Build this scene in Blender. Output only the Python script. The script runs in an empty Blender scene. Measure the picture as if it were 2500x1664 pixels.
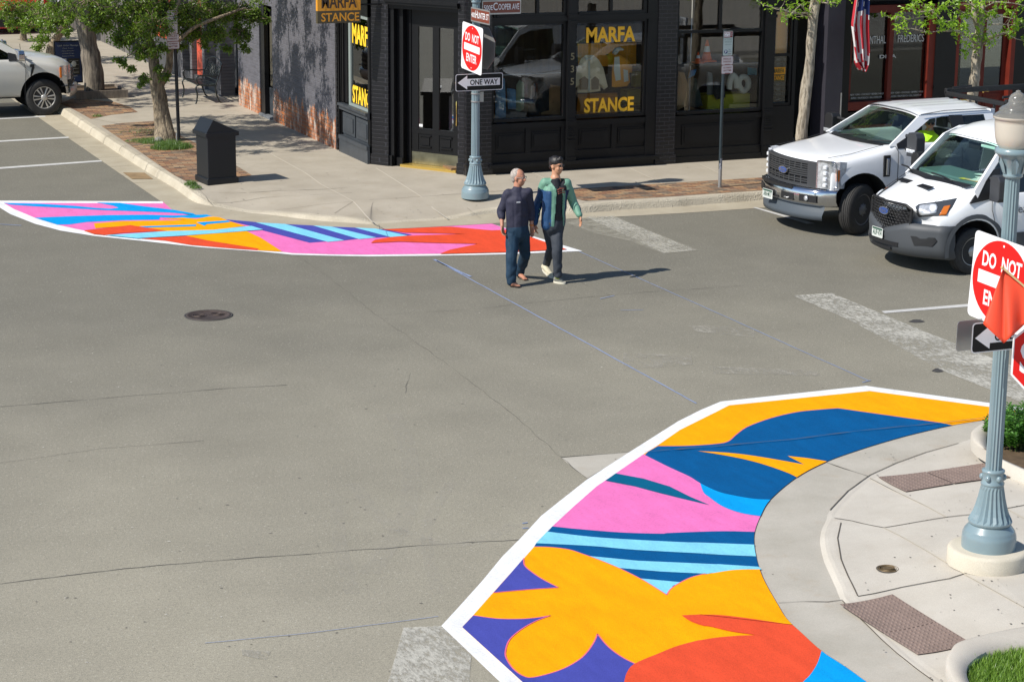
import bpy, bmesh, math, random
from mathutils import Vector, Matrix, noise
R = math.radians
random.seed(7)
S = bpy.context.scene
# ---------------------------------------------------------------- camera, sky, sun, exposure
CAMZ, FPX, PCX, PCY = 6.9, 5243.8, 1250.0, 832.0
YAW, PIT, ROL = R(22.986), R(13.865), R(0.559)
_f = Vector((math.sin(YAW)*math.cos(PIT), math.cos(YAW)*math.cos(PIT), -math.sin(PIT)))
_r = Vector((math.cos(YAW), -math.sin(YAW), 0)); _u = _r.cross(_f)
RT = _r*math.cos(ROL) + _u*math.sin(ROL); UP = RT.cross(_f)
cam = bpy.data.cameras.new('camera'); co = bpy.data.objects.new('camera', cam)
S.collection.objects.link(co); S.camera = co
co.matrix_world = Matrix(((RT.x, UP.x, -_f.x, 0), (RT.y, UP.y, -_f.y, 0), (RT.z, UP.z, -_f.z, CAMZ), (0, 0, 0, 1)))
cam.sensor_fit = 'HORIZONTAL'; cam.sensor_width = 36; cam.lens = 36*FPX/2500
cam.clip_start = 0.1; cam.clip_end = 3000
SUN_EL, SUN_AZ = R(43.5), R(6.5)          # light travels toward +X, turned 8 degrees toward +Y
w = bpy.data.worlds.new('World'); S.world = w; w.use_nodes = True
nt = w.node_tree; bg = nt.nodes['Background']
sk = nt.nodes.new('ShaderNodeTexSky'); sk.sky_type = 'NISHITA'; sk.sun_disc = False
sk.sun_elevation = SUN_EL; sk.sun_rotation = R(262)   # sun stands toward -X, slightly -Y
sk.altitude = 2400
nt.links.new(sk.outputs[0], bg.inputs[0]); bg.inputs[1].default_value = 0.11
sl = bpy.data.lights.new('sun', 'SUN'); sl.energy = 4.3; sl.angle = R(0.5); sl.color = (1, .955, .88)
so = bpy.data.objects.new('sun', sl); S.collection.objects.link(so)
d = Vector((math.cos(SUN_AZ)*math.cos(SUN_EL), math.sin(SUN_AZ)*math.cos(SUN_EL), -math.sin(SUN_EL)))
so.rotation_euler = d.to_track_quat('-Z', 'Y').to_euler(); so.location = (-20, 0, 30)
S.view_settings.view_transform = 'Standard'; S.view_settings.look = 'None'
S.view_settings.exposure = 0.35; S.view_settings.gamma = 1
S.render.resolution_x, S.render.resolution_y = 1024, 681
S.render.engine = 'CYCLES'

# ---------------------------------------------------------------- measuring helpers: survey readings into metres
def _ray(x, y): return RT*((x-PCX)/FPX) - UP*((y-PCY)/FPX) + _f
def gp(x, y, z=0.0):
    d = _ray(x, y); t = (z-CAMZ)/d.z
    return Vector((d.x*t, d.y*t, z))
def ay(x, y, Y):
    d = _ray(x, y); t = Y/d.y
    return Vector((d.x*t, Y, CAMZ+d.z*t))
def ax(x, y, X):
    d = _ray(x, y); t = X/d.x
    return Vector((X, d.y*t, CAMZ+d.z*t))

# ---------------------------------------------------------------- materials
MATS = {}
def mat(name, col, rough=.6, metal=0, var=.0, vs=8., bump=0., bs=60., spec=.5, coat=0, dist=.01, var2=None, hue=None, stretch=None):
    if name in MATS: return MATS[name]
    m = bpy.data.materials.new(name); m.use_nodes = True; n = m.node_tree.nodes; L = m.node_tree.links
    b = n['Principled BSDF']; b.inputs['Base Color'].default_value = (*col, 1)
    b.inputs['Roughness'].default_value = rough; b.inputs['Metallic'].default_value = metal
    b.inputs['Specular IOR Level'].default_value = spec; b.inputs['Coat Weight'].default_value = coat
    b.inputs['Coat Roughness'].default_value = .06
    tc = n.new('ShaderNodeTexCoord'); src = tc.outputs['Object']
    if stretch:
        mp = n.new('ShaderNodeMapping'); mp.inputs['Scale'].default_value = stretch; L.new(src, mp.inputs[0]); src = mp.outputs[0]
    if var:
        t = n.new('ShaderNodeTexNoise'); t.inputs['Scale'].default_value = vs; t.inputs['Detail'].default_value = 6
        L.new(src, t.inputs['Vector'])
        r = n.new('ShaderNodeMapRange'); r.inputs[1].default_value = .3; r.inputs[2].default_value = .7
        r.inputs[3].default_value = 1-var; r.inputs[4].default_value = 1+var; L.new(t.outputs[0], r.inputs[0])
        fac = r.outputs[0]
        if var2:
            t2 = n.new('ShaderNodeTexNoise'); t2.inputs['Scale'].default_value = var2[0]; t2.inputs['Detail'].default_value = 3
            L.new(src, t2.inputs['Vector'])
            r2 = n.new('ShaderNodeMapRange'); r2.inputs[1].default_value = .3; r2.inputs[2].default_value = .7
            r2.inputs[3].default_value = 1-var2[1]; r2.inputs[4].default_value = 1+var2[1]; L.new(t2.outputs[0], r2.inputs[0])
            mm = n.new('ShaderNodeMath'); mm.operation = 'MULTIPLY'; L.new(fac, mm.inputs[0]); L.new(r2.outputs[0], mm.inputs[1]); fac = mm.outputs[0]
        x = n.new('ShaderNodeVectorMath'); x.operation = 'SCALE'; x.inputs[0].default_value = col; L.new(fac, x.inputs['Scale'])
        L.new(x.outputs[0], b.inputs['Base Color'])
    if bump:
        t = n.new('ShaderNodeTexNoise'); t.inputs['Scale'].default_value = bs; t.inputs['Detail'].default_value = 5; L.new(src, t.inputs['Vector'])
        bm_ = n.new('ShaderNodeBump'); bm_.inputs['Strength'].default_value = bump; bm_.inputs['Distance'].default_value = dist
        L.new(t.outputs[0], bm_.inputs['Height']); L.new(bm_.outputs[0], b.inputs['Normal'])
    MATS[name] = m; return m

def nodes(name):
    m = bpy.data.materials.new(name); m.use_nodes = True; MATS[name] = m
    return m, m.node_tree.nodes, m.node_tree.links, m.node_tree.nodes['Principled BSDF']
def ramp(n, L, src, stops):
    r = n.new('ShaderNodeValToRGB'); e = r.color_ramp.elements
    while len(e) < len(stops): e.new(.5)
    for k, (p, c) in enumerate(stops): e[k].position = p; e[k].color = (*c, 1) if len(c) == 3 else c
    L.new(src, r.inputs[0]); return r.outputs[0]
def noise_tex(n, L, vec, sc, det=4, rough=.5):
    t = n.new('ShaderNodeTexNoise'); t.inputs['Scale'].default_value = sc; t.inputs['Detail'].default_value = det
    t.inputs['Roughness'].default_value = rough; L.new(vec, t.inputs['Vector']); return t.outputs[0]
def mixc(n, L, fac, a, b, mode='MIX'):
    x = n.new('ShaderNodeMix'); x.data_type = 'RGBA'; x.blend_type = mode
    for k, v in ((0, fac), (6, a), (7, b)):
        if hasattr(v, 'links') or hasattr(v, 'is_linked'): L.new(v, x.inputs[k])
        else: x.inputs[k].default_value = v if k == 0 else (*v, 1)
    return x.outputs[2]
def math_(n, L, op, a, b=0.0, c=None):
    x = n.new('ShaderNodeMath'); x.operation = op
    for k, v in ((0, a), (1, b)) + (((2, c),) if c is not None else ()):
        if hasattr(v, 'is_linked'): L.new(v, x.inputs[k])
        else: x.inputs[k].default_value = v
    return x.outputs[0]
def bumpn(n, L, b, h, st=.5, dist=.01):
    x = n.new('ShaderNodeBump'); x.inputs['Strength'].default_value = st; x.inputs['Distance'].default_value = dist
    L.new(h, x.inputs['Height']); L.new(x.outputs[0], b.inputs['Normal'])

def m_asphalt():
    m, n, L, b = nodes('asphalt'); tc = n.new('ShaderNodeTexCoord').outputs['Object']
    fine = noise_tex(n, L, tc, 90, 3, .7); mid = noise_tex(n, L, tc, 1.1, 6, .6)
    mp = n.new('ShaderNodeMapping'); mp.inputs['Scale'].default_value = (.5, .12, 1); mp.inputs['Rotation'].default_value = (0, 0, R(20)); L.new(tc, mp.inputs[0])
    big = noise_tex(n, L, mp.outputs[0], 1.2, 4, .55)
    c = ramp(n, L, mid, [(.3, (.290, .270, .214)), (.7, (.328, .305, .243))])
    c = mixc(n, L, 1.0, c, ramp(n, L, big, [(.32, (.95, .95, .955)), (.7, (1.03, 1.03, 1.03))]), 'MULTIPLY')
    c = mixc(n, L, 1.0, c, ramp(n, L, fine, [(.3, (.66, .66, .66)), (.5, (1, 1, 1)), (.72, (1.45, 1.43, 1.38))]), 'MULTIPLY')
    c = mixc(n, L, 1.0, c, ramp(n, L, noise_tex(n, L, tc, 28, 4, .8), [(.3, (.84, .84, .84)), (.5, (1, 1, 1)), (.7, (1.2, 1.19, 1.16))]), 'MULTIPLY')
    # surface darkens away toward the far side of the junction
    sx = n.new('ShaderNodeSeparateXYZ'); L.new(tc, sx.inputs[0])
    far = math_(n, L, 'ADD', sx.outputs[1], math_(n, L, 'MULTIPLY', noise_tex(n, L, tc, .35, 3), 9.0))
    fr = ramp(n, L, math_(n, L, 'MULTIPLY', far, .02), [(.42, (1.03, 1.02, 1.0)), (.68, (.60, .605, .61))])
    c = mixc(n, L, 1.0, c, fr, 'MULTIPLY')
    # short pale straws and aggregate flecks
    v = n.new('ShaderNodeTexVoronoi'); v.inputs['Scale'].default_value = 17; L.new(tc, v.inputs['Vector'])
    fl = ramp(n, L, v.outputs['Distance'], [(.10, (1, 1, 1)), (.17, (0, 0, 0))])
    c = mixc(n, L, math_(n, L, 'MULTIPLY', fl, .45), c, (.52, .49, .42))
    v3 = n.new('ShaderNodeTexVoronoi'); v3.inputs['Scale'].default_value = 22; mp3 = n.new('ShaderNodeMapping'); mp3.inputs['Location'].default_value = (3.3, 1.7, 0); L.new(tc, mp3.inputs[0]); L.new(mp3.outputs[0], v3.inputs['Vector'])
    c = mixc(n, L, math_(n, L, 'MULTIPLY', ramp(n, L, v3.outputs['Distance'], [(.12, (1, 1, 1)), (.2, (0, 0, 0))]), .4), c, (.10, .095, .08))
    L.new(c, b.inputs['Base Color']); b.inputs['Roughness'].default_value = .9
    b.inputs['Specular IOR Level'].default_value = .25
    bumpn(n, L, b, fine, .5, .006); return m
def m_concrete(name, c1, c2, stain=(.30, .22, .13), st=.25, agg=0):
    m, n, L, b = nodes(name); tc = n.new('ShaderNodeTexCoord').outputs['Object']
    mid = noise_tex(n, L, tc, 1.6, 6, .6); fine = noise_tex(n, L, tc, 120, 3, .7)
    c = ramp(n, L, mid, [(.3, c1), (.7, c2)])
    s = ramp(n, L, noise_tex(n, L, tc, 3.1, 8, .7), [(.56, (0, 0, 0)), (.72, (1, 1, 1))])
    c = mixc(n, L, math_(n, L, 'MULTIPLY', s, st), c, stain)
    c = mixc(n, L, 1.0, c, ramp(n, L, fine, [(.3, (.88, .88, .88)), (.7, (1.12, 1.12, 1.12))]), 'MULTIPLY')
    if agg:
        v = n.new('ShaderNodeTexVoronoi'); v.inputs['Scale'].default_value = 38; L.new(tc, v.inputs['Vector'])
        c = mixc(n, L, math_(n, L, 'MULTIPLY', ramp(n, L, v.outputs['Distance'], [(.12, (1, 1, 1)), (.3, (0, 0, 0))]), agg), c, (.16, .13, .10))
        bumpn(n, L, b, v.outputs['Distance'], .7, .015)
    else: bumpn(n, L, b, fine, .25, .004)
    L.new(c, b.inputs['Base Color']); b.inputs['Roughness'].default_value = .85; b.inputs['Specular IOR Level'].default_value = .3
    return m
def m_pavers():
    m, n, L, b = nodes('brick_pavers'); tc = n.new('ShaderNodeTexCoord').outputs['Object']
    mp = n.new('ShaderNodeMapping'); mp.inputs['Rotation'].default_value = (0, 0, R(6)); L.new(tc, mp.inputs[0])
    t = n.new('ShaderNodeTexBrick'); L.new(mp.outputs[0], t.inputs['Vector']); t.inputs['Scale'].default_value = 1
    t.inputs['Brick Width'].default_value = .22; t.inputs['Row Height'].default_value = .11; t.inputs['Mortar Size'].default_value = .006
    t.inputs['Color1'].default_value = (.21, .115, .07, 1); t.inputs['Color2'].default_value = (.38, .27, .16, 1); t.inputs['Mortar'].default_value = (.07, .06, .045, 1)
    t.inputs['Bias'].default_value = -.1
    wn = n.new('ShaderNodeTexWhiteNoise'); wn.noise_dimensions = '2D'
    sn = n.new('ShaderNodeVectorMath'); sn.operation = 'SNAP'; sn.inputs[1].default_value = (.22, .11, 1); L.new(mp.outputs[0], sn.inputs[0]); L.new(sn.outputs[0], wn.inputs[0])
    g = ramp(n, L, wn.outputs[0], [(.0, (.42, .5, .62)), (.3, (1, 1, 1)), (.7, (1.1, .95, .8)), (1, (1.35, 1.2, 1))])
    c = mixc(n, L, 1.0, t.outputs[0], g, 'MULTIPLY')
    c = mixc(n, L, ramp(n, L, noise_tex(n, L, tc, 2.2, 6, .7), [(.5, (0, 0, 0)), (.75, (.8, .8, .8))]), c, (.20, .155, .10))
    L.new(c, b.inputs['Base Color']); b.inputs['Roughness'].default_value = .9
    bumpn(n, L, b, math_(n, L, 'ADD', t.outputs['Fac'], noise_tex(n, L, tc, 25, 4)), -.5, .02); return m
def m_brick(name, col, axes, wear=None, rough=.5, spec=.5, mort=.7, zflip=0):
    """painted brick; axes: which object axes run along and up the wall"""
    m, n, L, b = nodes(name); tc = n.new('ShaderNodeTexCoord').outputs['Object']
    sx = n.new('ShaderNodeSeparateXYZ'); L.new(tc, sx.inputs[0])
    cb = n.new('ShaderNodeCombineXYZ'); al = sx.outputs[axes]
    if axes == 2: al = math_(n, L, 'ADD', sx.outputs[0], sx.outputs[1])
    L.new(al, cb.inputs[0]); L.new(sx.outputs[2], cb.inputs[1])
    t = n.new('ShaderNodeTexBrick'); L.new(cb.outputs[0], t.inputs['Vector']); t.inputs['Scale'].default_value = 1
    t.inputs['Brick Width'].default_value = .215; t.inputs['Row Height'].default_value = .078; t.inputs['Mortar Size'].default_value = .007
    t.inputs['Mortar Smooth'].default_value = .6
    t.inputs['Color1'].default_value = (*[c*.9 for c in col], 1); t.inputs['Color2'].default_value = (*[c*1.12 for c in col], 1); t.inputs['Mortar'].default_value = (*[c*mort for c in col], 1)
    c = t.outputs[0]
    nz = noise_tex(n, L, tc, 5, 5, .6)
    c = mixc(n, L, 1.0, c, ramp(n, L, nz, [(.3, (.9, .9, .9)), (.7, (1.1, 1.1, 1.1))]), 'MULTIPLY')
    if wear:
        mp = n.new('ShaderNodeMapping'); mp.inputs['Scale'].default_value = (3.2, 3.2, .9); L.new(tc, mp.inputs[0])
        h = math_(n, L, 'ADD', sx.outputs[2], math_(n, L, 'MULTIPLY', noise_tex(n, L, mp.outputs[0], 1.3, 7, .65), -1.1))
        # boundary rises toward the far end of the wall
        f = ramp(n, L, math_(n, L, 'ADD', math_(n, L, 'MULTIPLY', h, 1.0), .5), [(wear-.04, (1, 1, 1)), (wear+.04, (0, 0, 0))])
        wc = n.new('ShaderNodeTexBrick'); L.new(cb.outputs[0], wc.inputs['Vector']); wc.inputs['Scale'].default_value = 1
        wc.inputs['Brick Width'].default_value = .215; wc.inputs['Row Height'].default_value = .078; wc.inputs['Mortar Size'].default_value = .009
        wc.inputs['Color1'].default_value = (.24, .065, .022, 1); wc.inputs['Color2'].default_value = (.46, .15, .045, 1); wc.inputs['Mortar'].default_value = (.20, .14, .10, 1)
        ef = ramp(n, L, noise_tex(n, L, mp.outputs[0], 2.4, 8, .75), [(.50, (0, 0, 0)), (.60, (1, 1, 1))])
        wcol = mixc(n, L, math_(n, L, 'MULTIPLY', ef, .85), wc.outputs[0], (.60, .52, .44))
        c = mixc(n, L, f, c, wcol)
    L.new(c, b.inputs['Base Color']); b.inputs['Roughness'].default_value = rough; b.inputs['Specular IOR Level'].default_value = spec
    hh = math_(n, L, 'SUBTRACT', math_(n, L, 'MULTIPLY', nz, .35), t.outputs['Fac'])
    bumpn(n, L, b, hh, .8, .012); return m
def m_glass(name, tint=(.9, .95, .93), refl=1.0, dark=1.0, rough=0.0):
    m = bpy.data.materials.new(name); m.use_nodes = True; n = m.node_tree.nodes; L = m.node_tree.links; n.clear()
    o = n.new('ShaderNodeOutputMaterial'); tr = n.new('ShaderNodeBsdfTransparent'); tr.inputs[0].default_value = (*[t*dark for t in tint], 1)
    gl = n.new('ShaderNodeBsdfGlossy'); gl.inputs[1].default_value = rough; gl.inputs[0].default_value = (1, 1, 1, 1)
    fr = n.new('ShaderNodeFresnel'); fr.inputs[0].default_value = 1.5
    mm = n.new('ShaderNodeMath'); mm.operation = 'MULTIPLY'; mm.inputs[1].default_value = refl; mm.use_clamp = True; L.new(fr.outputs[0], mm.inputs[0])
    mx = n.new('ShaderNodeMixShader'); L.new(mm.outputs[0], mx.inputs[0]); L.new(tr.outputs[0], mx.inputs[1]); L.new(gl.outputs[0], mx.inputs[2]); L.new(mx.outputs[0], o.inputs[0])
    MATS[name] = m; return m
def m_paint(name, col, worn=0, rough=.85, spec=.12, sc=14, soft=.03):
    """thick road paint over asphalt; worn>0 lets the asphalt show through"""
    m, n, L, b = nodes(name); tc = n.new('ShaderNodeTexCoord').outputs['Object']
    fine = noise_tex(n, L, tc, 90, 3, .7)
    c = mixc(n, L, 1.0, col, ramp(n, L, noise_tex(n, L, tc, 2.5, 5, .6), [(.3, (.95, .95, .95)), (.7, (1.05, 1.05, 1.05))]), 'MULTIPLY')
    c = mixc(n, L, 1.0, c, ramp(n, L, noise_tex(n, L, tc, 45, 4, .8), [(.28, (.80, .80, .80)), (.5, (1, 1, 1)), (.72, (1.06, 1.06, 1.06))]), 'MULTIPLY')
    pit = ramp(n, L, noise_tex(n, L, tc, 70, 2, .6), [(.22, (.35, .35, .35)), (.30, (1, 1, 1))]); c = mixc(n, L, 1.0, c, pit, 'MULTIPLY')
    ms_ = n.new('ShaderNodeMapping'); ms_.inputs['Scale'].default_value = (3, .7, 1); ms_.inputs['Rotation'].default_value = (0, 0, R(35)); L.new(tc, ms_.inputs[0])
    c = mixc(n, L, 1.0, c, ramp(n, L, noise_tex(n, L, ms_.outputs[0], 2.2, 6, .7), [(.3, (.90, .90, .91)), (.7, (1.08, 1.08, 1.08))]), 'MULTIPLY')
    L.new(c, b.inputs['Base Color']); b.inputs['Roughness'].default_value = rough; b.inputs['Specular IOR Level'].default_value = spec
    if worn:
        mp = n.new('ShaderNodeMapping'); mp.inputs['Scale'].default_value = (1, .35, 1); L.new(tc, mp.inputs[0])
        a = math_(n, L, 'ADD', noise_tex(n, L, mp.outputs[0], sc, 8, .85), math_(n, L, 'MULTIPLY', noise_tex(n, L, tc, 1.3, 3), .35))
        al = ramp(n, L, math_(n, L, 'MULTIPLY', a, .75), [(worn-soft, (0, 0, 0)), (worn+soft, (1, 1, 1))])
        L.new(al, b.inputs['Alpha'])
    bumpn(n, L, b, fine, .6, .008); return m
def m_leaf(name, c1, c2, trans=.35):
    m, n, L, b = nodes(name)
    g = n.new('ShaderNodeNewGeometry'); c = ramp(n, L, g.outputs['Random Per Island'], [(0, c1), (.6, c2), (1, tuple(x*1.35 for x in c2))])
    L.new(c, b.inputs['Base Color']); b.inputs['Roughness'].default_value = .38; b.inputs['Specular IOR Level'].default_value = .5
    t = n.new('ShaderNodeBsdfTranslucent'); L.new(mixc(n, L, 1.0, c, (1.5, 1.7, .7), 'MULTIPLY'), t.inputs[0])
    mx = n.new('ShaderNodeMixShader'); mx.inputs[0].default_value = trans
    o = n['Material Output']; L.new(b.outputs[0], mx.inputs[1]); L.new(t.outputs[0], mx.inputs[2]); L.new(mx.outputs[0], o.inputs[0]); return m
def m_bark(name, c1, c2, sc=(17, 17, 3.0)):
    m, n, L, b = nodes(name); tc = n.new('ShaderNodeTexCoord').outputs['Object']
    mp = n.new('ShaderNodeMapping'); mp.inputs['Scale'].default_value = sc; L.new(tc, mp.inputs[0])
    a = noise_tex(n, L, mp.outputs[0], 1.6, 7, .65)
    L.new(ramp(n, L, a, [(.40, c1), (.56, c2)]), b.inputs['Base Color']); b.inputs['Roughness'].default_value = .9
    bumpn(n, L, b, a, .9, .04); return m

ASPH = m_asphalt()
CONC = m_concrete('sidewalk_concrete', (.36, .315, .245), (.44, .39, .31))
CONC2 = m_concrete('new_concrete', (.47, .43, .365), (.55, .51, .44), st=.12)
GUTC = m_concrete('gutter_concrete', (.36, .31, .225), (.45, .40, .30), st=.35)
GUTN = m_concrete('new_gutter_concrete', (.39, .36, .30), (.48, .445, .38), stain=(.36, .25, .14), st=.28)
CURB = m_concrete('curb_concrete', (.42, .37, .28), (.55, .49, .38), agg=.30)
CURBR = m_concrete('rough_curb_concrete', (.36, .32, .26), (.50, .45, .37), agg=.7)
PAVE = m_pavers()
BRK = m_brick('black_brick', (.010, .010, .012), 0, rough=.33, spec=.45, mort=3.2)  # lighter mortar paints in the highlights along the brick edges
BRKC = m_brick('black_corner_brick', (.009, .009, .011), 2, rough=.33, spec=.45, mort=3.2)  # mortar lightened as well, to paint the bright lines between bricks
BRKS = m_brick('grey_side_brick', (.112, .109, .122), 1, wear=.565, rough=.6, spec=.3, mort=1.45)
BRKF = m_brick('grey_far_brick', (.13, .125, .13), 1, rough=.7, spec=.3)
BLK = mat('black_painted_wood', (.006, .0062, .007), .4, spec=.3, var=.15, vs=3, bump=.12, bs=18)
BLK2 = mat('dark_slate_paint', (.045, .052, .06), .45, var=.15, vs=4, bump=.15, bs=20)
CHAR = mat('charcoal_pilaster', (.03, .028, .038), .6, var=.12, vs=3)
REDW = mat('oxblood_wood', (.13, .018, .010), .5, spec=.3, var=.18, vs=3)
REDD = mat('weathered_red_door', (.55, .085, .04), .6, var=.3, vs=5, stretch=(1, 1, .3))
GLS = m_glass('shop_glass', (.95, .97, .95), 1.15)
GLSD = m_glass('dark_glass', (.45, .5, .5), 1.3)
DRG = m_glass('door_glass', (.5, .52, .5), 5.5)
WSG = m_glass('windshield_glass', (.74, .92, .86), 1.3)
WSD = m_glass('tinted_car_glass', (.12, .14, .14), 1.5)
YEL = mat('orange_yellow_lettering', (.98, .52, .02), .5)
LYEL = mat('bright_yellow_lettering', (.95, .62, .03), .5)
WHT = mat('white_sign_sheeting', (.80, .80, .80), .35, coat=.3)
RSG = mat('red_sign_sheeting', (.66, .010, .008), .45, coat=.1, spec=.3)
BSG = mat('black_sign_sheeting', (.008, .008, .008), .5, spec=.25)
ALU = mat('bare_aluminium', (.42, .42, .41), .42, metal=.7, var=.1, vs=4)
TEAL = mat('grey_blue_enamel', (.20, .275, .30), .32, var=.08, vs=3, coat=.4)
BROWN = mat('brown_street_sign', (.19, .045, .025), .4, coat=.2)
CARW = mat('white_car_paint', (.85, .86, .87), .28, coat=.8)
CARS = mat('pearl_car_paint', (.62, .60, .55), .3, coat=.7)
PLAS = mat('grey_bumper_plastic', (.055, .06, .066), .55, bump=.1, bs=90)
PLBK = mat('black_trim_plastic', (.014, .014, .015), .5)
CHRM = mat('chrome', (.62, .63, .66), .14, metal=1)
RUB = mat('tyre_rubber', (.028, .027, .026), .8, var=.2, vs=20, bump=.3, bs=40)
RIMD = mat('dark_steel_rim', (.13, .13, .135), .5, metal=.2)
RIMS = mat('polished_rim', (.50, .48, .45), .35, metal=.35)
HLG = mat('headlight_reflector', (.66, .68, .70), .18, metal=.5, coat=1, var=.3, vs=18)
AMB = mat('amber_lens', (.55, .14, .01), .2, coat=1)
OVAL = mat('blue_oval', (.015, .06, .25), .25, coat=1)
INTR = mat('cabin_trim', (.05, .055, .055), .8)
INTL = mat('pale_cabin_panel', (.55, .68, .64), .7)

# ---------------------------------------------------------------- objects
def tag(o, label=None, cat=None, group=None, kind=None):
    if label: o['label'] = label
    if cat: o['category'] = cat
    if group: o['group'] = group
    if kind: o['kind'] = kind
    return o
def thing(name, label, cat, loc=(0, 0, 0), rz=0, group=None):
    o = bpy.data.objects.new(name, None); S.collection.objects.link(o); o.empty_display_size = .2
    o.location = loc; o.rotation_euler = (0, 0, rz); return tag(o, label, cat, group)
def rootloc(o):
    while o.parent: o = o.parent
    return Vector(o.location)
class MB:
    """collects shapes, then links them as ONE mesh object"""
    def __init__(s): s.v = []; s.f = []; s.m = []; s.mi = 0; s.sm = []; s.smooth = False
    def add(s, vs, fs, smooth=None):
        k = len(s.v); s.v += [Vector(v) for v in vs]
        for f in fs: s.f.append([k+i for i in f]); s.m.append(s.mi); s.sm.append(s.smooth if smooth is None else smooth)
        return s
    def box(s, a, b, M=None):
        x0, y0, z0 = a; x1, y1, z1 = b
        vs = [Vector(p) for p in ((x0, y0, z0), (x1, y0, z0), (x1, y1, z0), (x0, y1, z0), (x0, y0, z1), (x1, y0, z1), (x1, y1, z1), (x0, y1, z1))]
        if M: vs = [M @ v for v in vs]
        return s.add(vs, [(0, 3, 2, 1), (4, 5, 6, 7), (0, 1, 5, 4), (1, 2, 6, 5), (2, 3, 7, 6), (3, 0, 4, 7)], False)
    def bbox(s, a, b, r=.01, M=None):
        """box with chamfered vertical and top edges"""
        x0, y0, z0 = a; x1, y1, z1 = b; vs = []
        for z, i in ((z0, 0), (z1-r, 0), (z1, r)):
            q = r-i*0
            vs += [(x0+q+0*i, y0+i, z), (x1-q, y0+i, z), (x1-i, y0+q, z), (x1-i, y1-q, z), (x1-q, y1-i, z), (x0+q, y1-i, z), (x0+i, y1-q, z), (x0+i, y0+q, z)]
        vs = [Vector(v) for v in vs]
        if M: vs = [M @ v for v in vs]
        fs = [tuple(range(7, -1, -1)), tuple(range(16, 24))]
        for l in (0, 8):
            for k in range(8): fs.append((l+k, l+(k+1) % 8, l+8+(k+1) % 8, l+8+k))
        return s.add(vs, fs, False)
    def prism(s, pts, h0, h1, M=None):
        """outline in XY extruded from z=h0 to h1"""
        n = len(pts); vs = [Vector((p[0], p[1], h0)) for p in pts]+[Vector((p[0], p[1], h1)) for p in pts]
        a = sum(pts[i][0]*pts[(i+1) % n][1]-pts[(i+1) % n][0]*pts[i][1] for i in range(n))
        if M: vs = [M @ v for v in vs]
        fs = [tuple(range(n-1, -1, -1)), tuple(range(n, 2*n))]+[(i, (i+1) % n, n+(i+1) % n, n+i) for i in range(n)]
        if a < 0: fs = [tuple(reversed(f)) for f in fs]
        return s.add(vs, fs, False)
    def tube(s, pts, rad, n=10, caps=True, sm=True, sec=None):
        pts = [Vector(p) for p in pts]; rad = rad if isinstance(rad, (list, tuple)) else [rad]*len(pts)
        vs = []; up = None; N = len(pts)
        for i, p in enumerate(pts):
            t = (pts[min(i+1, N-1)]-pts[max(i-1, 0)]).normalized()
            if up is None: up = Vector((0, 0, 1)) if abs(t.z) < .9 else Vector((1, 0, 0))
            a = t.cross(up).normalized(); b = a.cross(t).normalized(); up = b
            for k in range(n):
                th = 2*math.pi*k/n; rr = rad[i]*(sec(th) if sec else 1)
                vs.append(p+a*(math.cos(th)*rr)+b*(math.sin(th)*rr))
        fs = [(i*n+k, i*n+(k+1) % n, (i+1)*n+(k+1) % n, (i+1)*n+k) for i in range(N-1) for k in range(n)]
        s.add(vs, fs, sm)
        if caps: s.add(vs[:n], [tuple(range(n-1, -1, -1))], False); s.add(vs[-n:], [tuple(range(n))], False)
        return s
    def lathe(s, prof, c=(0, 0, 0), n=24, M=None, flute=None, sm=True):
        """prof: (radius, z) pairs; flute(z)->depth of flutes"""
        vs = []
        for r, z in prof:
            for k in range(n):
                th = 2*math.pi*k/n; rr = r
                if flute: rr = r*(1-flute(z)*(k % 2))
                vs.append(Vector((math.cos(th)*rr, math.sin(th)*rr, z))+Vector(c) if not M else M @ Vector((math.cos(th)*rr, math.sin(th)*rr, z)))
        fs = [(i*n+k, i*n+(k+1) % n, (i+1)*n+(k+1) % n, (i+1)*n+k) for i in range(len(prof)-1) for k in range(n)]
        s.add(vs, fs, sm)
        if prof[-1][0] > 1e-4: s.add(vs[-n:], [tuple(range(n))], False)
        if prof[0][0] > 1e-4: s.add(vs[:n], [tuple(range(n-1, -1, -1))], False)
        return s
    def ell(s, c, r, n=12, m=8, M=None):
        vs = []; c = Vector(c)
        for i in range(m+1):
            ph = math.pi*i/m
            for k in range(n):
                th = 2*math.pi*k/n; v = Vector((r[0]*math.sin(ph)*math.cos(th), r[1]*math.sin(ph)*math.sin(th), -r[2]*math.cos(ph)))
                vs.append((M.to_3x3() @ v if M else v)+c)
        return s.add(vs, [(i*n+k, i*n+(k+1) % n, (i+1)*n+(k+1) % n, (i+1)*n+k) for i in range(m) for k in range(n)], True)
    def grid(s, P, sm=True, flip=False):
        """P[i][j] points"""
        a, b = len(P), len(P[0]); fs = []
        for i in range(a-1):
            for j in range(b-1):
                f = (i*b+j, i*b+j+1, (i+1)*b+j+1, (i+1)*b+j); fs.append(tuple(reversed(f)) if flip else f)
        return s.add([p for r in P for p in r], fs, sm)
    def text(s, t, o, u, v, h, w=None, bold=0., th=.002, al='c', sx=1.0, font=None):
        """raised lettering: o = anchor at baseline, u = reading direction, v = up, h = cap height"""
        vs, fs, bw = _text(t, bold)
        k = h/.7; kx = k*sx
        if w: kx = w/bw
        off = {'c': -bw*kx/2, 'l': 0, 'r': -bw*kx}[al]
        o = Vector(o); u = Vector(u).normalized(); v = Vector(v).normalized(); nn = u.cross(v)
        return s.add([o+u*(p[0]*kx+off)+v*(p[1]*k)+nn*th for p in vs], fs, False)
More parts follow.
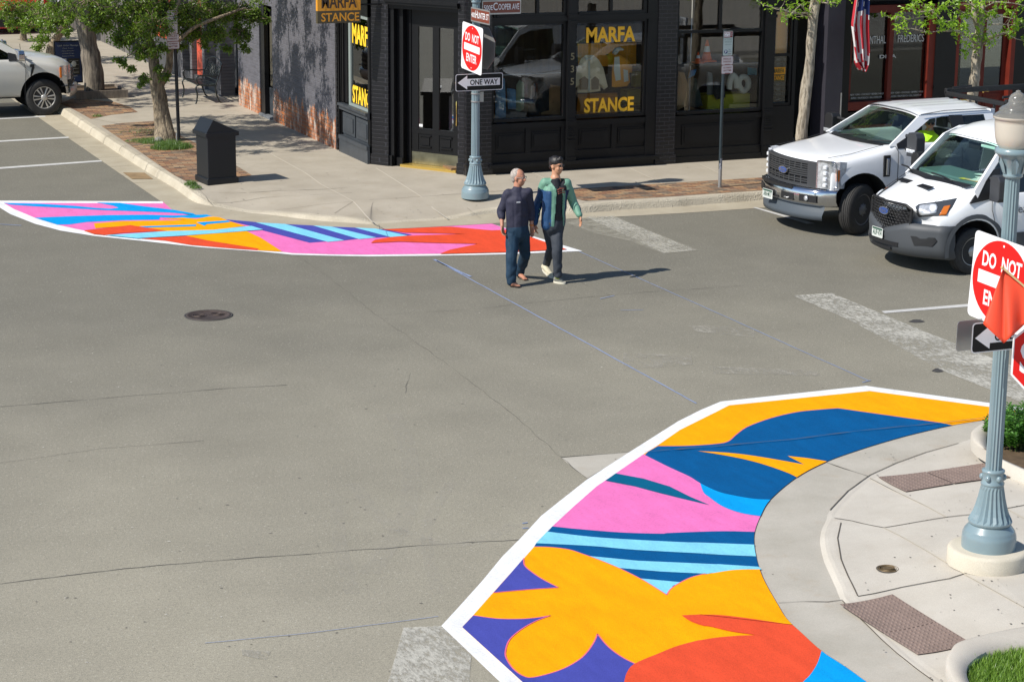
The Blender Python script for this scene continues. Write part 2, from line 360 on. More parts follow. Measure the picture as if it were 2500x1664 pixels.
    def build(s, name, mats, parent=None, label=None, world=True, hollow=False):
        me = bpy.data.meshes.new(name)
        off = rootloc(parent) if (parent and world) else Vector((0, 0, 0))
        me.from_pydata([v-off for v in s.v], [], s.f)
        for m in (mats if isinstance(mats, (list, tuple)) else [mats]): me.materials.append(m)
        for p, mi, sm in zip(me.polygons, s.m, s.sm): p.material_index = mi; p.use_smooth = sm
        me.update(); o = bpy.data.objects.new(name, me); S.collection.objects.link(o)
        if parent: o.parent = parent
        if label: o['label'] = label
        return o
_tc = {}
def _text(t, bold):
    if (t, bold) in _tc: return _tc[(t, bold)]
    cu = bpy.data.curves.new('lettering', 'FONT'); cu.body = t; cu.size = 1; cu.offset = bold; cu.resolution_u = 3
    ob = bpy.data.objects.new('lettering', cu); S.collection.objects.link(ob)
    dg = bpy.context.evaluated_depsgraph_get(); me = ob.evaluated_get(dg).to_mesh()
    vs = [tuple(v.co) for v in me.vertices]; fs = [tuple(p.vertices) for p in me.polygons]
    ob.evaluated_get(dg).to_mesh_clear(); bpy.data.objects.remove(ob); bpy.data.curves.remove(cu)
    x0 = min(v[0] for v in vs); x1 = max(v[0] for v in vs)
    vs = [(v[0]-x0, v[1], 0) for v in vs]; _tc[(t, bold)] = (vs, fs, x1-x0); return _tc[(t, bold)]
def baked(ob, name=None):
    """apply an object's modifiers"""
    dg = bpy.context.evaluated_depsgraph_get(); dg.update()
    me = bpy.data.meshes.new_from_object(ob.evaluated_get(dg)); ob.modifiers.clear(); old = ob.data; ob.data = me; me.name = name or ob.name
    return ob
def smooth(o, ang=40):
    for p in o.data.polygons: p.use_smooth = True
    m = o.modifiers.new('es', 'EDGE_SPLIT'); m.split_angle = R(ang); return baked(o)
def crom(P, n=8, closed=False):
    """Catmull-Rom through points"""
    P = [Vector(p) for p in P]; out = []; N = len(P)
    rng = range(N) if closed else range(N-1)
    for i in rng:
        a = P[(i-1) % N] if closed or i > 0 else P[0]; b = P[i]; c = P[(i+1) % N]; d = P[(i+2) % N] if closed or i+2 < N else P[-1]
        for k in range(n):
            t = k/n; out.append(.5*((2*b)+(c-a)*t+(2*a-5*b+4*c-d)*t*t+(3*b-a-3*c+d)*t**3))
    if not closed: out.append(P[-1])
    return out
def frameM(o, u, v):
    """local x->u, y->v, z->normal toward the reader"""
    u = Vector(u).normalized(); v = Vector(v).normalized(); n = u.cross(v)
    return Matrix(((u.x, v.x, n.x, o[0]), (u.y, v.y, n.y, o[1]), (u.z, v.z, n.z, o[2]), (0, 0, 0, 1)))
def rrect(w, h, r, n=4):
    out = []
    for cx, cy, a0 in ((w/2-r, h/2-r, 0), (-w/2+r, h/2-r, 90), (-w/2+r, -h/2+r, 180), (w/2-r, -h/2+r, 270)):
        for k in range(n+1): a = R(a0+90*k/n); out.append((cx+r*math.cos(a), cy+r*math.sin(a)))
    return out
def copy_tree(o, parent=None):
    c = o.copy(); S.collection.objects.link(c); c.parent = parent
    for ch in list(o.children): copy_tree(ch, c)
    return c
# ================================================================ ground
def sheet(name, pts, z, m, kind=None, n=0):
    mb = MB(); mb.add([Vector((p[0], p[1], z)) for p in pts], [tuple(range(len(pts)))], False); o = mb.build(name, m)
    if kind: o['kind'] = kind
    return o
def face_up(o):
    bm = bmesh.new(); bm.from_mesh(o.data)
    bmesh.ops.triangulate(bm, faces=bm.faces[:]); 
    for f in bm.faces:
        f.normal_update()
        if f.normal.z < 0: f.normal_flip()
    bm.to_mesh(o.data); bm.free(); return o
sheet('road', [(-150, -60), (260, -60), (260, 330), (-150, 330)], 0, ASPH, 'structure')

def wp(x, y, z=0.0):
    v = Vector((x, y, z-CAMZ)); k = FPX/v.dot(_f); return (PCX+v.dot(RT)*k, PCY-v.dot(UP)*k)
z8 = lambda x, y: (x/2.356, 440+y/2.356)
z9 = lambda x, y: (900+x/3.927, 440+y/3.927)
z7 = lambda x, y: (200+x/4.712, 250+y/4.712)
zB = lambda x, y: (1550+x/2.48, 900+y/2.48)
zC = lambda x, y: (1700+x/2.945, 1200+y/2.945)
zA = lambda x, y: (1050+x/2.361, 1000+y/2.361)

def strip_mesh(name, rows, mats, mids=None, kind='structure', sm=True):
    """rows: list of polylines (same length) joined side by side"""
    mb = MB()
    for i in range(len(rows)-1):
        mb.mi = mids[i] if mids else 0
        mb.grid([rows[i], rows[i+1]], sm)
    o = mb.build(name, mats); face_upish(o)
    if kind: o['kind'] = kind
    return o
def face_upish(o):
    bm = bmesh.new(); bm.from_mesh(o.data)
    for f in bm.faces:
        f.normal_update()
        if f.normal.z < -1e-6: f.normal_flip()
    bm.to_mesh(o.data); bm.free()

# ---- far corner: gutter outer edge (G), kerb face foot (F), kerb height
GF = [((9.05, 110), (9.62, 110), .15), ((9.05, 80), (9.62, 80), .15), ((9.05, 66), (9.62, 66), .15), ((9.05, 57), (9.62, 57), .15), ((9.05, 51.5), (9.62, 51.5), .15), ((9.05, 48.5), (9.60, 48.5), .15), ((9.05, 45.5), (9.58, 45.5), .15), ((9.05, 42.8), (9.57, 42.8), .15), ((9.05, 40.3), (9.58, 40.8), .15)]
def px(p, z=0): v = gp(p[0], p[1], z); return (v.x, v.y)
for a, b, h in [((392, 491.5), (425, 460), .14), ((428.7, 516.4), (467.4, 489.8), .12),
                ((480, 528), (495, 500), .07), ((543, 535.5), (530, 506), .02), ((615, 542), (600, 519), .015), ((655, 545.5), (668, 526), .05), ((700, 548), (730, 534), .075), ((770, 552.5), (790, 540.5), .08), ((840, 556.5), (850, 544.5), .08),
                ((886, 558.5), (895, 547.5), .05), ((925, 560), (930, 546.5), .015), ((1002, 557), (1000, 542), .01), ((1078, 553), (1075, 537.5), .012), ((1140, 549.5), (1130, 531.5), .03), ((1200, 546), (1190, 523), .07),
                ((1290, 540), (1280, 519), .11), ((1400, 534), (1400, 522), .14), ((1499, 529.5), (1500, 515), .15), ((1650, 521.5), (1650, 505.7), .15), ((1870, 507), (1870, 489), .15)]:
    GF.append((px(a), px(b), h))
GF.append(((26, 33.3), (26, 34.0), .15)); GF.append(((40, 33.3), (40, 34.0), .15))
def kerb(GF, name_g, name_k, mg, mk, width=.17, base=.15, inner=1.1, seg=6, zin=.15):
    G = crom([Vector((g[0], g[1], .004)) for g, f, h in GF], seg); Fp = crom([Vector((f[0], f[1], h)) for g, f, h in GF], seg)
    rows = [[], [], [], [], []]; hs = [p.z for p in Fp]
    for i, (g, f) in enumerate(zip(G, Fp)):
        h = max(.008, f.z); a = Fp[max(0, i-1)]; b = Fp[min(len(Fp)-1, i+1)]; t = (b-a); t.z = 0
        if t.length < 1e-6: t = Vector((1, 0, 0))
        t.normalize(); n = Vector((-t.y, t.x, 0)); dd = f-g; dd.z = 0
        if n.dot(dd) < 0: n = -n
        q = Vector((f.x, f.y, 0)); j = .006*noise.noise(q*6)
        rows[0].append(Vector((g.x, g.y, .004))); rows[1].append(q+Vector((0, 0, .006)))
        rows[2].append(q+n*(.045+j)+Vector((0, 0, .75*h))); rows[3].append(q+n*(.075+j)+Vector((0, 0, h-.004+j*.5))); rows[4].append(q+n*width+Vector((0, 0, h+.002)))
    g = strip_mesh(name_g, rows[:2], mg); k = strip_mesh(name_k, rows[1:], mk)
    back = rows[4]; return rows, back
rowsF, backF = kerb(GF, 'gutter', 'kerb', GUTC, CURB)
def blend_walk(name, back, inside, m, far, dist=1.3, zin=.15, flat_extra=()):
    """sidewalk: a blend strip rising from the kerb back to the level walk, then the level sheet"""
    r1 = []
    for i, p in enumerate(back):
        a = back[max(0, i-3)]; b = back[min(len(back)-1, i+3)]; t = b-a; t.z = 0; t.normalize(); n = Vector((-t.y, t.x, 0))
        if n.dot(Vector((inside[0]-p.x, inside[1]-p.y, 0))) < 0 and (Vector((inside[0]-p.x, inside[1]-p.y, 0))).length < 30: n = -n
        r1.append(Vector((p.x, p.y, 0))+n*dist)
    # smooth the inner line
    for _ in range(30): r1 = [r1[0]]+[(r1[i-1]+r1[i+1])/2 for i in range(1, len(r1)-1)]+[r1[-1]]
    rows = [[Vector((p.x, p.y, p.z)) for p in back]]
    for f in (.15, .3, .45, .6, .8, 1):
        e = f*f*(3-2*f); rows.append([Vector((p.x*(1-f)+q.x*f, p.y*(1-f)+q.y*f, p.z*(1-e)+zin*e)) for p, q in zip(back, r1)])
    mb = MB()
    mb.grid(rows, True)
    mb.add([Vector((p.x, p.y, zin)) for p in r1]+[Vector((p[0], p[1], zin)) for p in far], [tuple(range(len(r1)+len(far)))], False)
    o = mb.build(name, m); face_upish(o); o['kind'] = 'structure'
    bm = bmesh.new(); bm.from_mesh(o.data); bmesh.ops.triangulate(bm, faces=[f for f in bm.faces if len(f.verts) > 4]); bm.to_mesh(o.data); bm.free(); face_upish(o)
    return o
blend_walk('sidewalk', backF, (16, 45), CONC, [(60, 33.9), (60, 110)], 1.2)

# brick paver strips set in the walk (top 4 mm above it)
def pave(name, pts, z=.156, m=PAVE, n=1):
    o = sheet(name, [px(p, .15) if p[1] > 60 or p[0] > 60 else p for p in pts], z, m, 'structure'); face_up(o); return o
pave('brick_paving', [(247, 308), (300, 301), (378, 296), (412, 312), (440, 331), (520, 371), (580, 407), (614, 428), (560, 437), (500, 444), (452, 441), (425, 428), (380, 398), (330, 363), (285, 334)])
pave('brick_paving', [(148, 254), (178, 240), (281, 250), (318, 262), (336, 274), (270, 281), (222, 291), (180, 268)])
pave('brick_paving', [(15.75, 35.15), (16.25, 35.5), (20, 35.45), (36, 35.4), (36, 34.19), (19.5, 34.19), (17, 34.18), (15.95, 34.3)])

# cracks and slab joints, cut as thin dark lines lying on the surface
def onsurf(p, zf, z=.12):
    for _ in range(6): q = Vector((*px(p, z), 0)); z = zf(q)
    return Vector((*px(p, z), z))
def jl(mb, pts, wd, z, jag=0, seg=.07, zf=None):
    P = [onsurf(p, zf) for p in pts] if zf else [Vector((*px(p, z if z > .02 else 0), z)) for p in pts]; Q = [P[0]]
    for a, b in zip(P, P[1:]):
        k = max(1, int((b-a).length/seg))
        for i in range(1, k+1):
            q = a.lerp(b, i/k)
            if jag: q += Vector((noise.noise(q*3.1), noise.noise(q*3.3+Vector((5, 5, 0))), 0))*jag
            Q.append(q)
    L, Rr = [], []
    for i, q in enumerate(Q):
        t = Q[min(i+1, len(Q)-1)]-Q[max(i-1, 0)]; t.z = 0; t.normalize(); n = Vector((-t.y, t.x, 0)); ww = wd*max(.1, 1.3*abs(noise.noise(q*3.3))+.35+.6*noise.noise(q*11)) if jag > .009 else wd
        zz = z if zf is None else zf(q)
        L.append(Vector((q.x+n.x*ww/2, q.y+n.y*ww/2, zz))); Rr.append(Vector((q.x-n.x*ww/2, q.y-n.y*ww/2, zz)))
    mb.grid([L, Rr], False)
JT = mat('dark_joint', (.10, .085, .065), .95); JTL = mat('pale_joint', (.52, .47, .38), .9); CRK = mat('tar_crack', (.11, .102, .088), .85)  # JT is the dark colour of the joints and cracks themselves
_bF = [(p.x, p.y, p.z) for p in backF if p.x < 30 and p.y < 62]
def zwalk(q):   # level of the far walk near the kerb
    qx, qy = q.x, q.y; best = min([((qx-a)**2+(qy-b)**2, c) for a, b, c in _bF]); d = math.sqrt(best[0]); f = min(1, d/1.2); e = f*f*(3-2*f)
    return best[1]*(1-e)+.15*e+.006
mb = MB()
for pts in ([(918, 410), (966, 440), (1027, 479), (1060, 508), (1093, 533)], [(746, 422), (784, 450), (862, 491), (925, 546)], [(1537, 410), (1620, 449)], [(1709, 401), (1763, 426)], [(1300, 421), (1385, 462)],
            [(560, 320), (746, 422)]):
    jl(mb, pts, .022, .15, 0, .5, zwalk)
o = mb.build('walk_joints', JTL); o['kind'] = 'structure'; face_upish(o)
mb = MB()
for pts in ([(534, 470), (640, 468), (780, 463), (900, 453)], [(520, 493), (640, 482), (740, 477), (860, 470)], [(900, 487.6), (1027, 479.5), (1233, 465.5), (1400, 459)], [(600, 376), (720, 371), (800, 369)],
            [(817, 520.6), (861.6, 491.8)], [(670, 513), (760, 502), (862, 492)], [(484, 458), (500, 478), (518, 500)], [(480, 392), (600, 402)], [(300, 305), (230, 290)], [(925, 548), (928, 559)], [(1140, 506), (1165, 524)]):
    jl(mb, pts, .012, .15, .02, .25, zwalk)
o = mb.build('walk_cracks', JT); o['kind'] = 'structure'; face_upish(o)

# kerb joints and gutter inlet on Hunter side
mb = MB()
for y in (47.4, 46.1, 44.75, 43.3, 42.1, 41.0, 40.1): mb.grid([[Vector((x_, y_, z_)) for x_, z_ in ((9.572, .006), (9.616, .116), (9.648, .152), (9.745, .156))] for y_ in (y, y+.014)], False); mb.box((9.05, y-.4, .0035), (9.58, y-.392, .0058))
o = mb.build('kerb_joints', JT); o['kind'] = 'structure'
sheet('gutter_patch', [px(p) for p in (z7(470, 812), z7(720, 815), z7(820, 888), z7(575, 888))], .012, mat('rusty_concrete', (.27, .18, .09), .9, var=.2, vs=6), 'structure')

# ---- near corner
GN = [zC(1700, 1640), zC(1480, 1530), zC(1230, 1366), zC(1080, 1260), zC(900, 1140), zC(760, 1015), zC(650, 910), zC(580, 800), zC(500, 660), zC(460, 570), zB(735, 1140), zB(722, 1060), zB(725, 985), zB(760, 890), zB(820, 790), zB(980, 655), zB(1160, 560), zB(1370, 485), zB(1550, 430), zB(1700, 390), zB(1920, 340), zB(2120, 308), (2500, 998), (2700, 978)]
FN = [(2420, 1770), (2340, 1710), (2277, 1664), (2189, 1597), (2140, 1550), (2094, 1505.6), (2070, 1480), (2053, 1465), (2040, 1435), (2026, 1403.7), (2012, 1372), (2004, 1340), (2002, 1318), (2006, 1294), (2017, 1271), (2026, 1247), (2070, 1200), (2122.6, 1162), (2190, 1131), (2260, 1106), (2330, 1086), (2400, 1065), (2560, 1030), (2700, 1010)]
GXT = 1
HN = [.012, .012, .012, .012, .012, .014, .02, .03, .045, .05, .05, .045, .04, .03, .02, .012, .01, .01, .01, .012, .02, .03, .1, .15]
GFN = [((9.13, y_), (9.6, y_), .012) for y_ in (-60, -10, 3, 8, 11, 12.4)]+[(px(a), px(b), h) for a, b, h in zip(GN, FN, HN)][2:]; GFN += [((26, GFN[-1][0][1]+.1), (26, GFN[-1][0][1]-.5), .15), ((60, GFN[-1][0][1]+.1), (60, GFN[-1][0][1]-.5), .15)]
rowsN, backN = kerb(GFN, 'gutter_apron', 'low_kerb', GUTN, CONC2, width=.13, seg=6)
blend_walk('corner_walk', backN, (13.5, 15), CONC2, [(60, -60), (11, -60)], 1.3)
_bN = [(p.x, p.y, p.z) for p in backN if p.x < 20 and p.y > 8]
def zn(q):
    qx, qy = q.x, q.y; best = min([((qx-a)**2+(qy-b)**2, c) for a, b, c in _bN]); d = math.sqrt(best[0]); f = min(1, d/1.3); e = f*f*(3-2*f)
    return best[1]*(1-e)+.15*e+.006
mb = MB()
for pts in ([(2122.6, 1164), (2200, 1204), (2312, 1261)], [(2158.4, 1286.6), (2362, 1403.7), (2500, 1480)], [(2459, 1240.7), (2530, 1280)]): jl(mb, pts, .018, .14, 0, .4, zn)
o = mb.build('corner_walk_grooves', JTL); o['kind'] = 'structure'; face_upish(o)
mb = MB()
for pts in ([(2158.4, 1286.6), (2379, 1254), (2530, 1226)], [(2094, 1454), (2200, 1432), (2318, 1410.5), (2372, 1393.5)], [(2036, 1262.8), (2080, 1270), (2158.4, 1286.6)],
            [(2053, 1274.7), (2044.7, 1312), (2053, 1363), (2070, 1405), (2094, 1453)]): jl(mb, pts, .012, .14, .003, .12, zn)
o = mb.build('corner_walk_cracks', JT); o['kind'] = 'structure'; face_upish(o)
mb = MB()
for pts in ([(2005.6, 1126), (2060, 1145), (2118.5, 1164)], [(1900, 1473), (1960, 1470), (2020, 1470), (2056.5, 1465)]): jl(mb, pts, .014, .012, .01, .1)
for pts in ([(2026, 1247), (2070, 1200), (2122.6, 1162), (2190, 1131), (2260, 1106), (2340, 1084)], [(2056, 1468), (2094, 1506), (2140, 1551), (2189, 1597), (2277, 1664)]): jl(mb, pts, .012, .014, .006, .1)
o = mb.build('gutter_cracks', JT); o['kind'] = 'structure'; face_upish(o)

# asphalt cracks
mb = MB()
for pts, wd in (([(0, 993), (300, 968), (600, 945), (700, 940)], .014), ([(0, 1130), (250, 1095), (500, 1075)], .008), ([(0, 1425), (300, 1388), (500, 1370), (900, 1340), (1270, 1317)], .016),
            ([(1370, 1116), (1450, 1110), (1535, 1104), (1604, 1097)], .025), ([(1370, 1118), (1433, 1168)], .012), ([(720, 620), (820, 690), (920, 770), (1080, 880), (1250, 1010), (1370, 1116)], .008),
            ([(920, 770), (1150, 755), (1490, 720), (1600, 712), (1820, 697)], .010), ([(1420, 690), (1490, 722)], .006), ([(2090, 590), (2180, 620), (2290, 650)], .006), ([(990, 960), (1000, 910)], .006), ([(0, 447), (200, 441), (330, 440)], .006)):
    jl(mb, pts, wd, .004, .03, .15)
o = mb.build('pavement_cracks', CRK); o['kind'] = 'structure'; face_upish(o)
mb = MB(); 
for cx, cy, rx, ry in ((2290, 904, 14, 5), (2238, 784, 18, 4)):
    mb.add([Vector((*px((cx+rx*math.cos(a)*(1+.2*math.sin(3*a)), cy+ry*math.sin(a))), .004)) for a in [2*math.pi*k/16 for k in range(16)]], [tuple(range(16))], False)
o = face_up(mb.build('oil_stain', mat('oil', (.06, .055, .05), .6))); o['kind'] = 'structure'

# ================================================================ road markings
PW = m_paint('road_white', (.56, .55, .52), worn=.33, sc=30); PWW = m_paint('worn_road_white', (.50, .48, .415), worn=.495, soft=.07, sc=20); PWX = m_paint('very_worn_road_white', (.42, .395, .33), worn=.545, sc=8, soft=.09); CHK = m_paint('blue_chalk', (.26, .32, .48), worn=.42, sc=30)
def mark(name, polys, m, z=.005):
    mb = MB()
    for P in polys: mb.add([Vector((*px(p), z)) for p in P], [tuple(range(len(P)))], False)
    o = face_up(mb.build(name, m)); o['kind'] = 'structure'; return o
mark('parking_lines', [[(-60, 347), (167.4, 334.2), (167.4, 337.6), (-60, 350.5)], [(-60, 413), (247, 391.4), (249, 395), (-60, 417.5)], [(-60, 291), (110, 283), (112, 286), (-60, 295)]], PW)
mark('parking_lines', [[(2151.6, 760), (2500, 731), (2500, 738), (2160, 765)], [(1838, 507), (1845, 506.5), (1990, 546), (1970, 547)]], PW)
mark('worn_stop_bar', [[(1430, 530), (1496, 528), (1700, 612), (1620, 618), (1560, 590)]], PWW)
mark('worn_stop_bar', [[(1935, 722), (2030, 716), (2270, 815), (2500, 905), (2500, 985), (2300, 905), (2070, 780)]], PWW, .006)
mark('worn_stop_bar', [[(985, 1532), (1078, 1528), (1150, 1600), (1140, 1760), (920, 1760)]], PWW)
mark('concrete_patch', [[(1370, 1118), (1450, 1111), (1540, 1104), (1433, 1168)]], MATS['new_gutter_concrete'], .0035)
mark('worn_letters', [[(1520, 862), (1690, 868), (1690, 890), (1520, 905)], [(1680, 795), (1842, 800), (1842, 825), (1700, 810)], [(1740, 895), (2000, 905), (2000, 918), (1740, 912)], [(590, 1585), (660, 1590), (650, 1612), (590, 1600)]], PWX)
mb = MB()
for pts, wd in (([(1066, 637), (1380, 809), (1700, 985)], .022), ([(1060, 634), (1130, 668), (1150, 676)], .05), ([(1415, 615), (1770, 773), (2120, 930)], .015), ([(500, 1570), (760, 1545), (1070, 1505)], .008), ([(2105, 934), (2125, 929)], .02), ([(0, 548), (52, 551)], .03), ([(1465, 730), (1500, 722)], .02), ([(1515, 758), (1570, 757)], .015), ([(1275, 1278), (1288, 1276)], .02), ([(1275, 1290), (1290, 1289)], .02)):
    jl(mb, pts, wd, .007, .008, .2)
o = mb.build('chalk_lines', CHK); o['kind'] = 'structure'; face_upish(o)

# faint tyre arcs, drips and grit on the carriageway
def m_film(name, col, a, sc=6):
    m, n, L, b = nodes(name); tc = n.new('ShaderNodeTexCoord').outputs['Object']; b.inputs['Base Color'].default_value = (*col, 1); b.inputs['Roughness'].default_value = .9
    L.new(ramp(n, L, noise_tex(n, L, tc, sc, 6, .7), [(.35, (0, 0, 0)), (.7, (a, a, a))]), b.inputs['Alpha']); return m
PFM = m_film('pale_dust_film', (.50, .47, .38), .55, 5)
mark('worn_stop_bar', [[(1385, 545), (1440, 528), (1500, 528), (1600, 570), (1705, 612), (1620, 620), (1540, 590), (1450, 570)]], PFM, .0085)
TYL = m_film('pale_tyre_film', (.45, .42, .36), .22); TYD = m_film('dark_tyre_film', (.05, .048, .045), .26, 3)
mb = MB()
for pts, wd in (([(860, 1180), (960, 1290), (1120, 1330), (1260, 1280)], .16), ([(820, 1220), (830, 1330), (860, 1450)], .14), ([(960, 1010), (1000, 1120), (990, 1260), (900, 1400)], .2), ([(1100, 1180), (1040, 1300), (1070, 1450)], .12)): jl(mb, [tuple(v)[:2] for v in crom([(a, b, 0) for a, b in pts], 6)], wd, .0055, .0, .3)
o = mb.build('tyre_marks', TYL); o['kind'] = 'structure'; face_upish(o)
random.seed(21); mb = MB(); mb2 = MB()
for k in range(380):
    x, y = random.uniform(0, 2500), random.uniform(560, 1664)**1.0; q = gp(x, y, 0); r_ = random.uniform(.005, .014)*(1.6 if k % 17 == 0 else 1); a0 = random.random()*6
    (mb if k % 3 else mb2).add([Vector((q.x+r_*(1+.4*math.sin(3*a+a0))*math.cos(a), q.y+r_*(1+.4*math.sin(2*a+a0))*math.sin(a), .0045)) for a in [2*math.pi*j/7 for j in range(7)]], [tuple(range(7))], False)
for k in range(110):
    q = onsurf((random.uniform(2110, 2500), random.uniform(1080, 1664)), zn); r_ = random.uniform(.004, .012)
    mb.add([Vector((q.x+r_*math.cos(a), q.y+r_*math.sin(a), q.z)) for a in [2*math.pi*j/6 for j in range(6)]], [tuple(range(6))], False)
for k in range(90):
    q = onsurf((random.uniform(450, 1700), random.uniform(380, 545)), zwalk, .15); r_ = random.uniform(.006, .018)
    mb.add([Vector((q.x+r_*math.cos(a), q.y+r_*math.sin(a), q.z)) for a in [2*math.pi*j/6 for j in range(6)]], [tuple(range(6))], False)
o = face_up(mb.build('grit_spots', mat('dark_grit', (.17, .155, .13), .9))); o['kind'] = 'structure'; o = face_up(mb2.build('grit_spots', mat('pale_grit', (.48, .45, .38), .9))); o['kind'] = 'structure'

# ================================================================ painted murals
M_W = m_paint('mural_white', (.80, .80, .79)); M_O = m_paint('mural_orange', (.97, .375, .0)); M_P = m_paint('mural_pink', (.80, .18, .46)); M_B = m_paint('mural_deep_blue', (.0, .09, .26))
M_T = m_paint('mural_teal', (.0, .11, .215)); M_S = m_paint('mural_sky', (.0, .33, .76)); M_L = m_paint('mural_pale_blue', (.22, .62, .80)); M_V = m_paint('mural_violet', (.065, .075, .36)); M_R = m_paint('mural_red', (.74, .08, .03)); M_G = m_paint('mural_grey_blue', (.34, .52, .57))
MM = [M_W, M_O, M_P, M_B, M_T, M_S, M_L, M_V, M_R, M_G]; W_, O_, P_, B_, T_, S_, L_, V_, R_, G_ = range(10)
EDGE = m_paint('mural_coral_edge', (.85, .16, .22)); MM.append(EDGE)
class Mural:
    def __init__(s): s.mb = MB(); s.polys = []
    def p(s, col, lay, pts, smooth=0):
        if smooth: pts = [tuple(v)[:2] for v in crom([(a, b, 0) for a, b in pts], smooth)]
        pts = [q for k, q in enumerate(pts) if abs(q[0]-pts[k-1][0])+abs(q[1]-pts[k-1][1]) > .05]
        s.mb.mi = col; P = [Vector((*px(q, .007+.003*lay), .007+.003*lay)) for q in pts]
        s.mb.add(P, [tuple(range(len(P)))], False)
    def outline(s, col, lay, pts, wd=.012, smooth=4):
        pts = [tuple(v)[:2] for v in crom([(a, b, 0) for a, b in pts], smooth)]
        s.mb.mi = col; jl(s.mb, pts, wd, 0, 0, 5, lambda q, z=.0078+.003*lay: z)
    def build(s, name, label):
        o = face_up(s.mb.build(name, MM)); return tag(o, label, 'street mural')
n_ = Mural()
OUT = [wp(6.32, 10.6), (1221.5, 1664), zA(65, 1243), zA(160, 1140), zA(300, 985), zA(415, 845), zA(520, 740), zA(640, 610), zA(740, 530), zA(905, 400), zA(1145, 245), (1655.7, 1027.5), (1710.7, 1000), zB(520, 197), zB(1400, 102), zB(2356, 235), (2650, 1010)]
INN = [wp(6.56, 10.85), (1276.6, 1664), zA(185, 1250), zA(250, 1180), zA(365, 1050), zA(545, 850), zA(705, 670), zA(840, 545), zA(960, 440), zA(1070, 365), zA(1230, 255), zA(1310, 205), (1660, 1048.7), (1749.7, 1004.2), zB(570, 220), zB(1420, 133), zB(2356, 257), (2620, 1018)]
GU = [tuple(v)[:2] for v in crom([(a, b, 0) for a, b in [wp(9.13, 10.6), wp(9.13, 12), wp(9.12, 13.2), zC(1230, 1366), zC(1080, 1260), zC(900, 1140), zC(760, 1015), zC(650, 910), zC(580, 800), zC(500, 660), zC(460, 570), zB(735, 1140), zB(722, 1060), zB(725, 985), zB(760, 890), zB(820, 790), zB(980, 655), zB(1160, 560), zB(1370, 485), zB(1550, 430), zB(1700, 390), zB(1920, 340), zB(2120, 308)]], 5)]
def gseg(a, b):
    """gutter-edge points between two readings"""
    i = min(range(len(GU)), key=lambda k: (GU[k][0]-a[0])**2+(GU[k][1]-a[1])**2); j = min(range(len(GU)), key=lambda k: (GU[k][0]-b[0])**2+(GU[k][1]-b[1])**2)
    return GU[i:j+1] if i <= j else GU[j:i+1][::-1]
n_.p(W_, 0, OUT+[(2600, 1015)]+GU[::-1]); n_.p(O_, 1, INN+[(2600, 1018)]+GU[::-1])
c_ = lambda pts, k=5: [tuple(v)[:2] for v in crom([(a, b, 0) for a, b in pts], k)]
up = c_([zB(*q) for q in ((140, 466), (300, 465), (470, 455), (560, 440), (610, 400), (680, 350), (820, 298), (970, 262), (1100, 247), (1230, 237))])
lo = c_([zB(*q) for q in ((820, 790), (720, 785), (600, 765), (500, 740), (395, 690), (330, 650), (200, 590), (60, 520))])
n_.p(B_, 2, up+[zB(1850, 325), zB(1925, 340)]+gseg(zB(1920, 340), zB(820, 790))+lo+[zB(80, 500)])
n_.outline(10, 2, [zB(*q) for q in ((140, 466), (300, 465), (470, 455), (560, 440), (610, 400), (680, 350), (820, 298), (970, 262), (1100, 247), (1230, 237))]); n_.outline(10, 2, [zB(1230, 237), zB(1850, 325)], smooth=1)
sl1 = c_([zB(*q) for q in ((380, 496), (600, 510), (800, 538), (1025, 578))]); sl2 = c_([zB(*q) for q in ((925, 526), (1050, 540), (1160, 558))]); sl3 = c_([zB(*q) for q in ((980, 655), (930, 630), (820, 590), (700, 555), (560, 525), (380, 496))])
n_.p(O_, 3, sl1+sl2+gseg(zB(1160, 560), zB(980, 655))+sl3)
lb = c_([zB(*q) for q in ((760, 890), (640, 870), (530, 830), (450, 775), (415, 745), (395, 690))])
n_.p(S_, 3, lo[:lo.index(min(lo, key=lambda q: (q[0]-zB(395, 690)[0])**2+(q[1]-zB(395, 690)[1])**2))+1]+lb[::-1]+gseg(zB(760, 890), zB(820, 790)))
ka = lo.index(min(lo, key=lambda q: (q[0]-zB(395, 690)[0])**2+(q[1]-zB(395, 690)[1])**2))
pb = c_([zA(705, 670), zA(850, 685), zA(1100, 705), zA(1330, 712), zA(1652, 697), zB(150, 995), zB(400, 984), zB(560, 980), zB(725, 988)], 4) if False else c_([zA(705, 670), zA(850, 685), zA(1100, 705), zA(1330, 712), zB(200, 992), zB(400, 984), zB(560, 981), zB(725, 985)], 4)
n_.p(P_, 2, [zA(1230, 255), zA(1070, 365), zA(960, 440), zA(840, 545)]+pb+gseg(zB(725, 985), zB(760, 890))+lb+lo[ka:])
n_.p(T_, 3, [zA(*q) for q in ((1070, 365), (1230, 395), (1380, 440), (1500, 500), (1610, 547), (1480, 517), (1330, 480), (1180, 440), (1010, 407))])
ftop = c_([zA(*q) for q in ((600, 787), (700, 790), (800, 803), (870, 825), (980, 865), (1100, 915), (1220, 975), (1310, 1030), (1365, 1065))]); ftop2 = c_([zA(1365, 1065), zA(1385, 1032), zA(1430, 1000), zA(1500, 965), zA(1580, 943), zC(60, 592), zC(230, 564), zC(330, 556), zC(455, 555)])
n_.p(B_, 2, pb[::-1]+[zA(610, 770), zA(600, 787)]+ftop+ftop2+gseg(zC(460, 570), zB(725, 985)))
n_.p(L_, 3, c_([zA(675, 700), zA(930, 730), zA(1200, 748), zA(1480, 762), zB(400, 1050), zB(725, 1062)])+gseg(zB(722, 1060), zB(735, 1135))+c_([zB(735, 1133), zB(400, 1118), zA(1652, 830), zA(1200, 806), zA(930, 783), zA(610, 767)]))
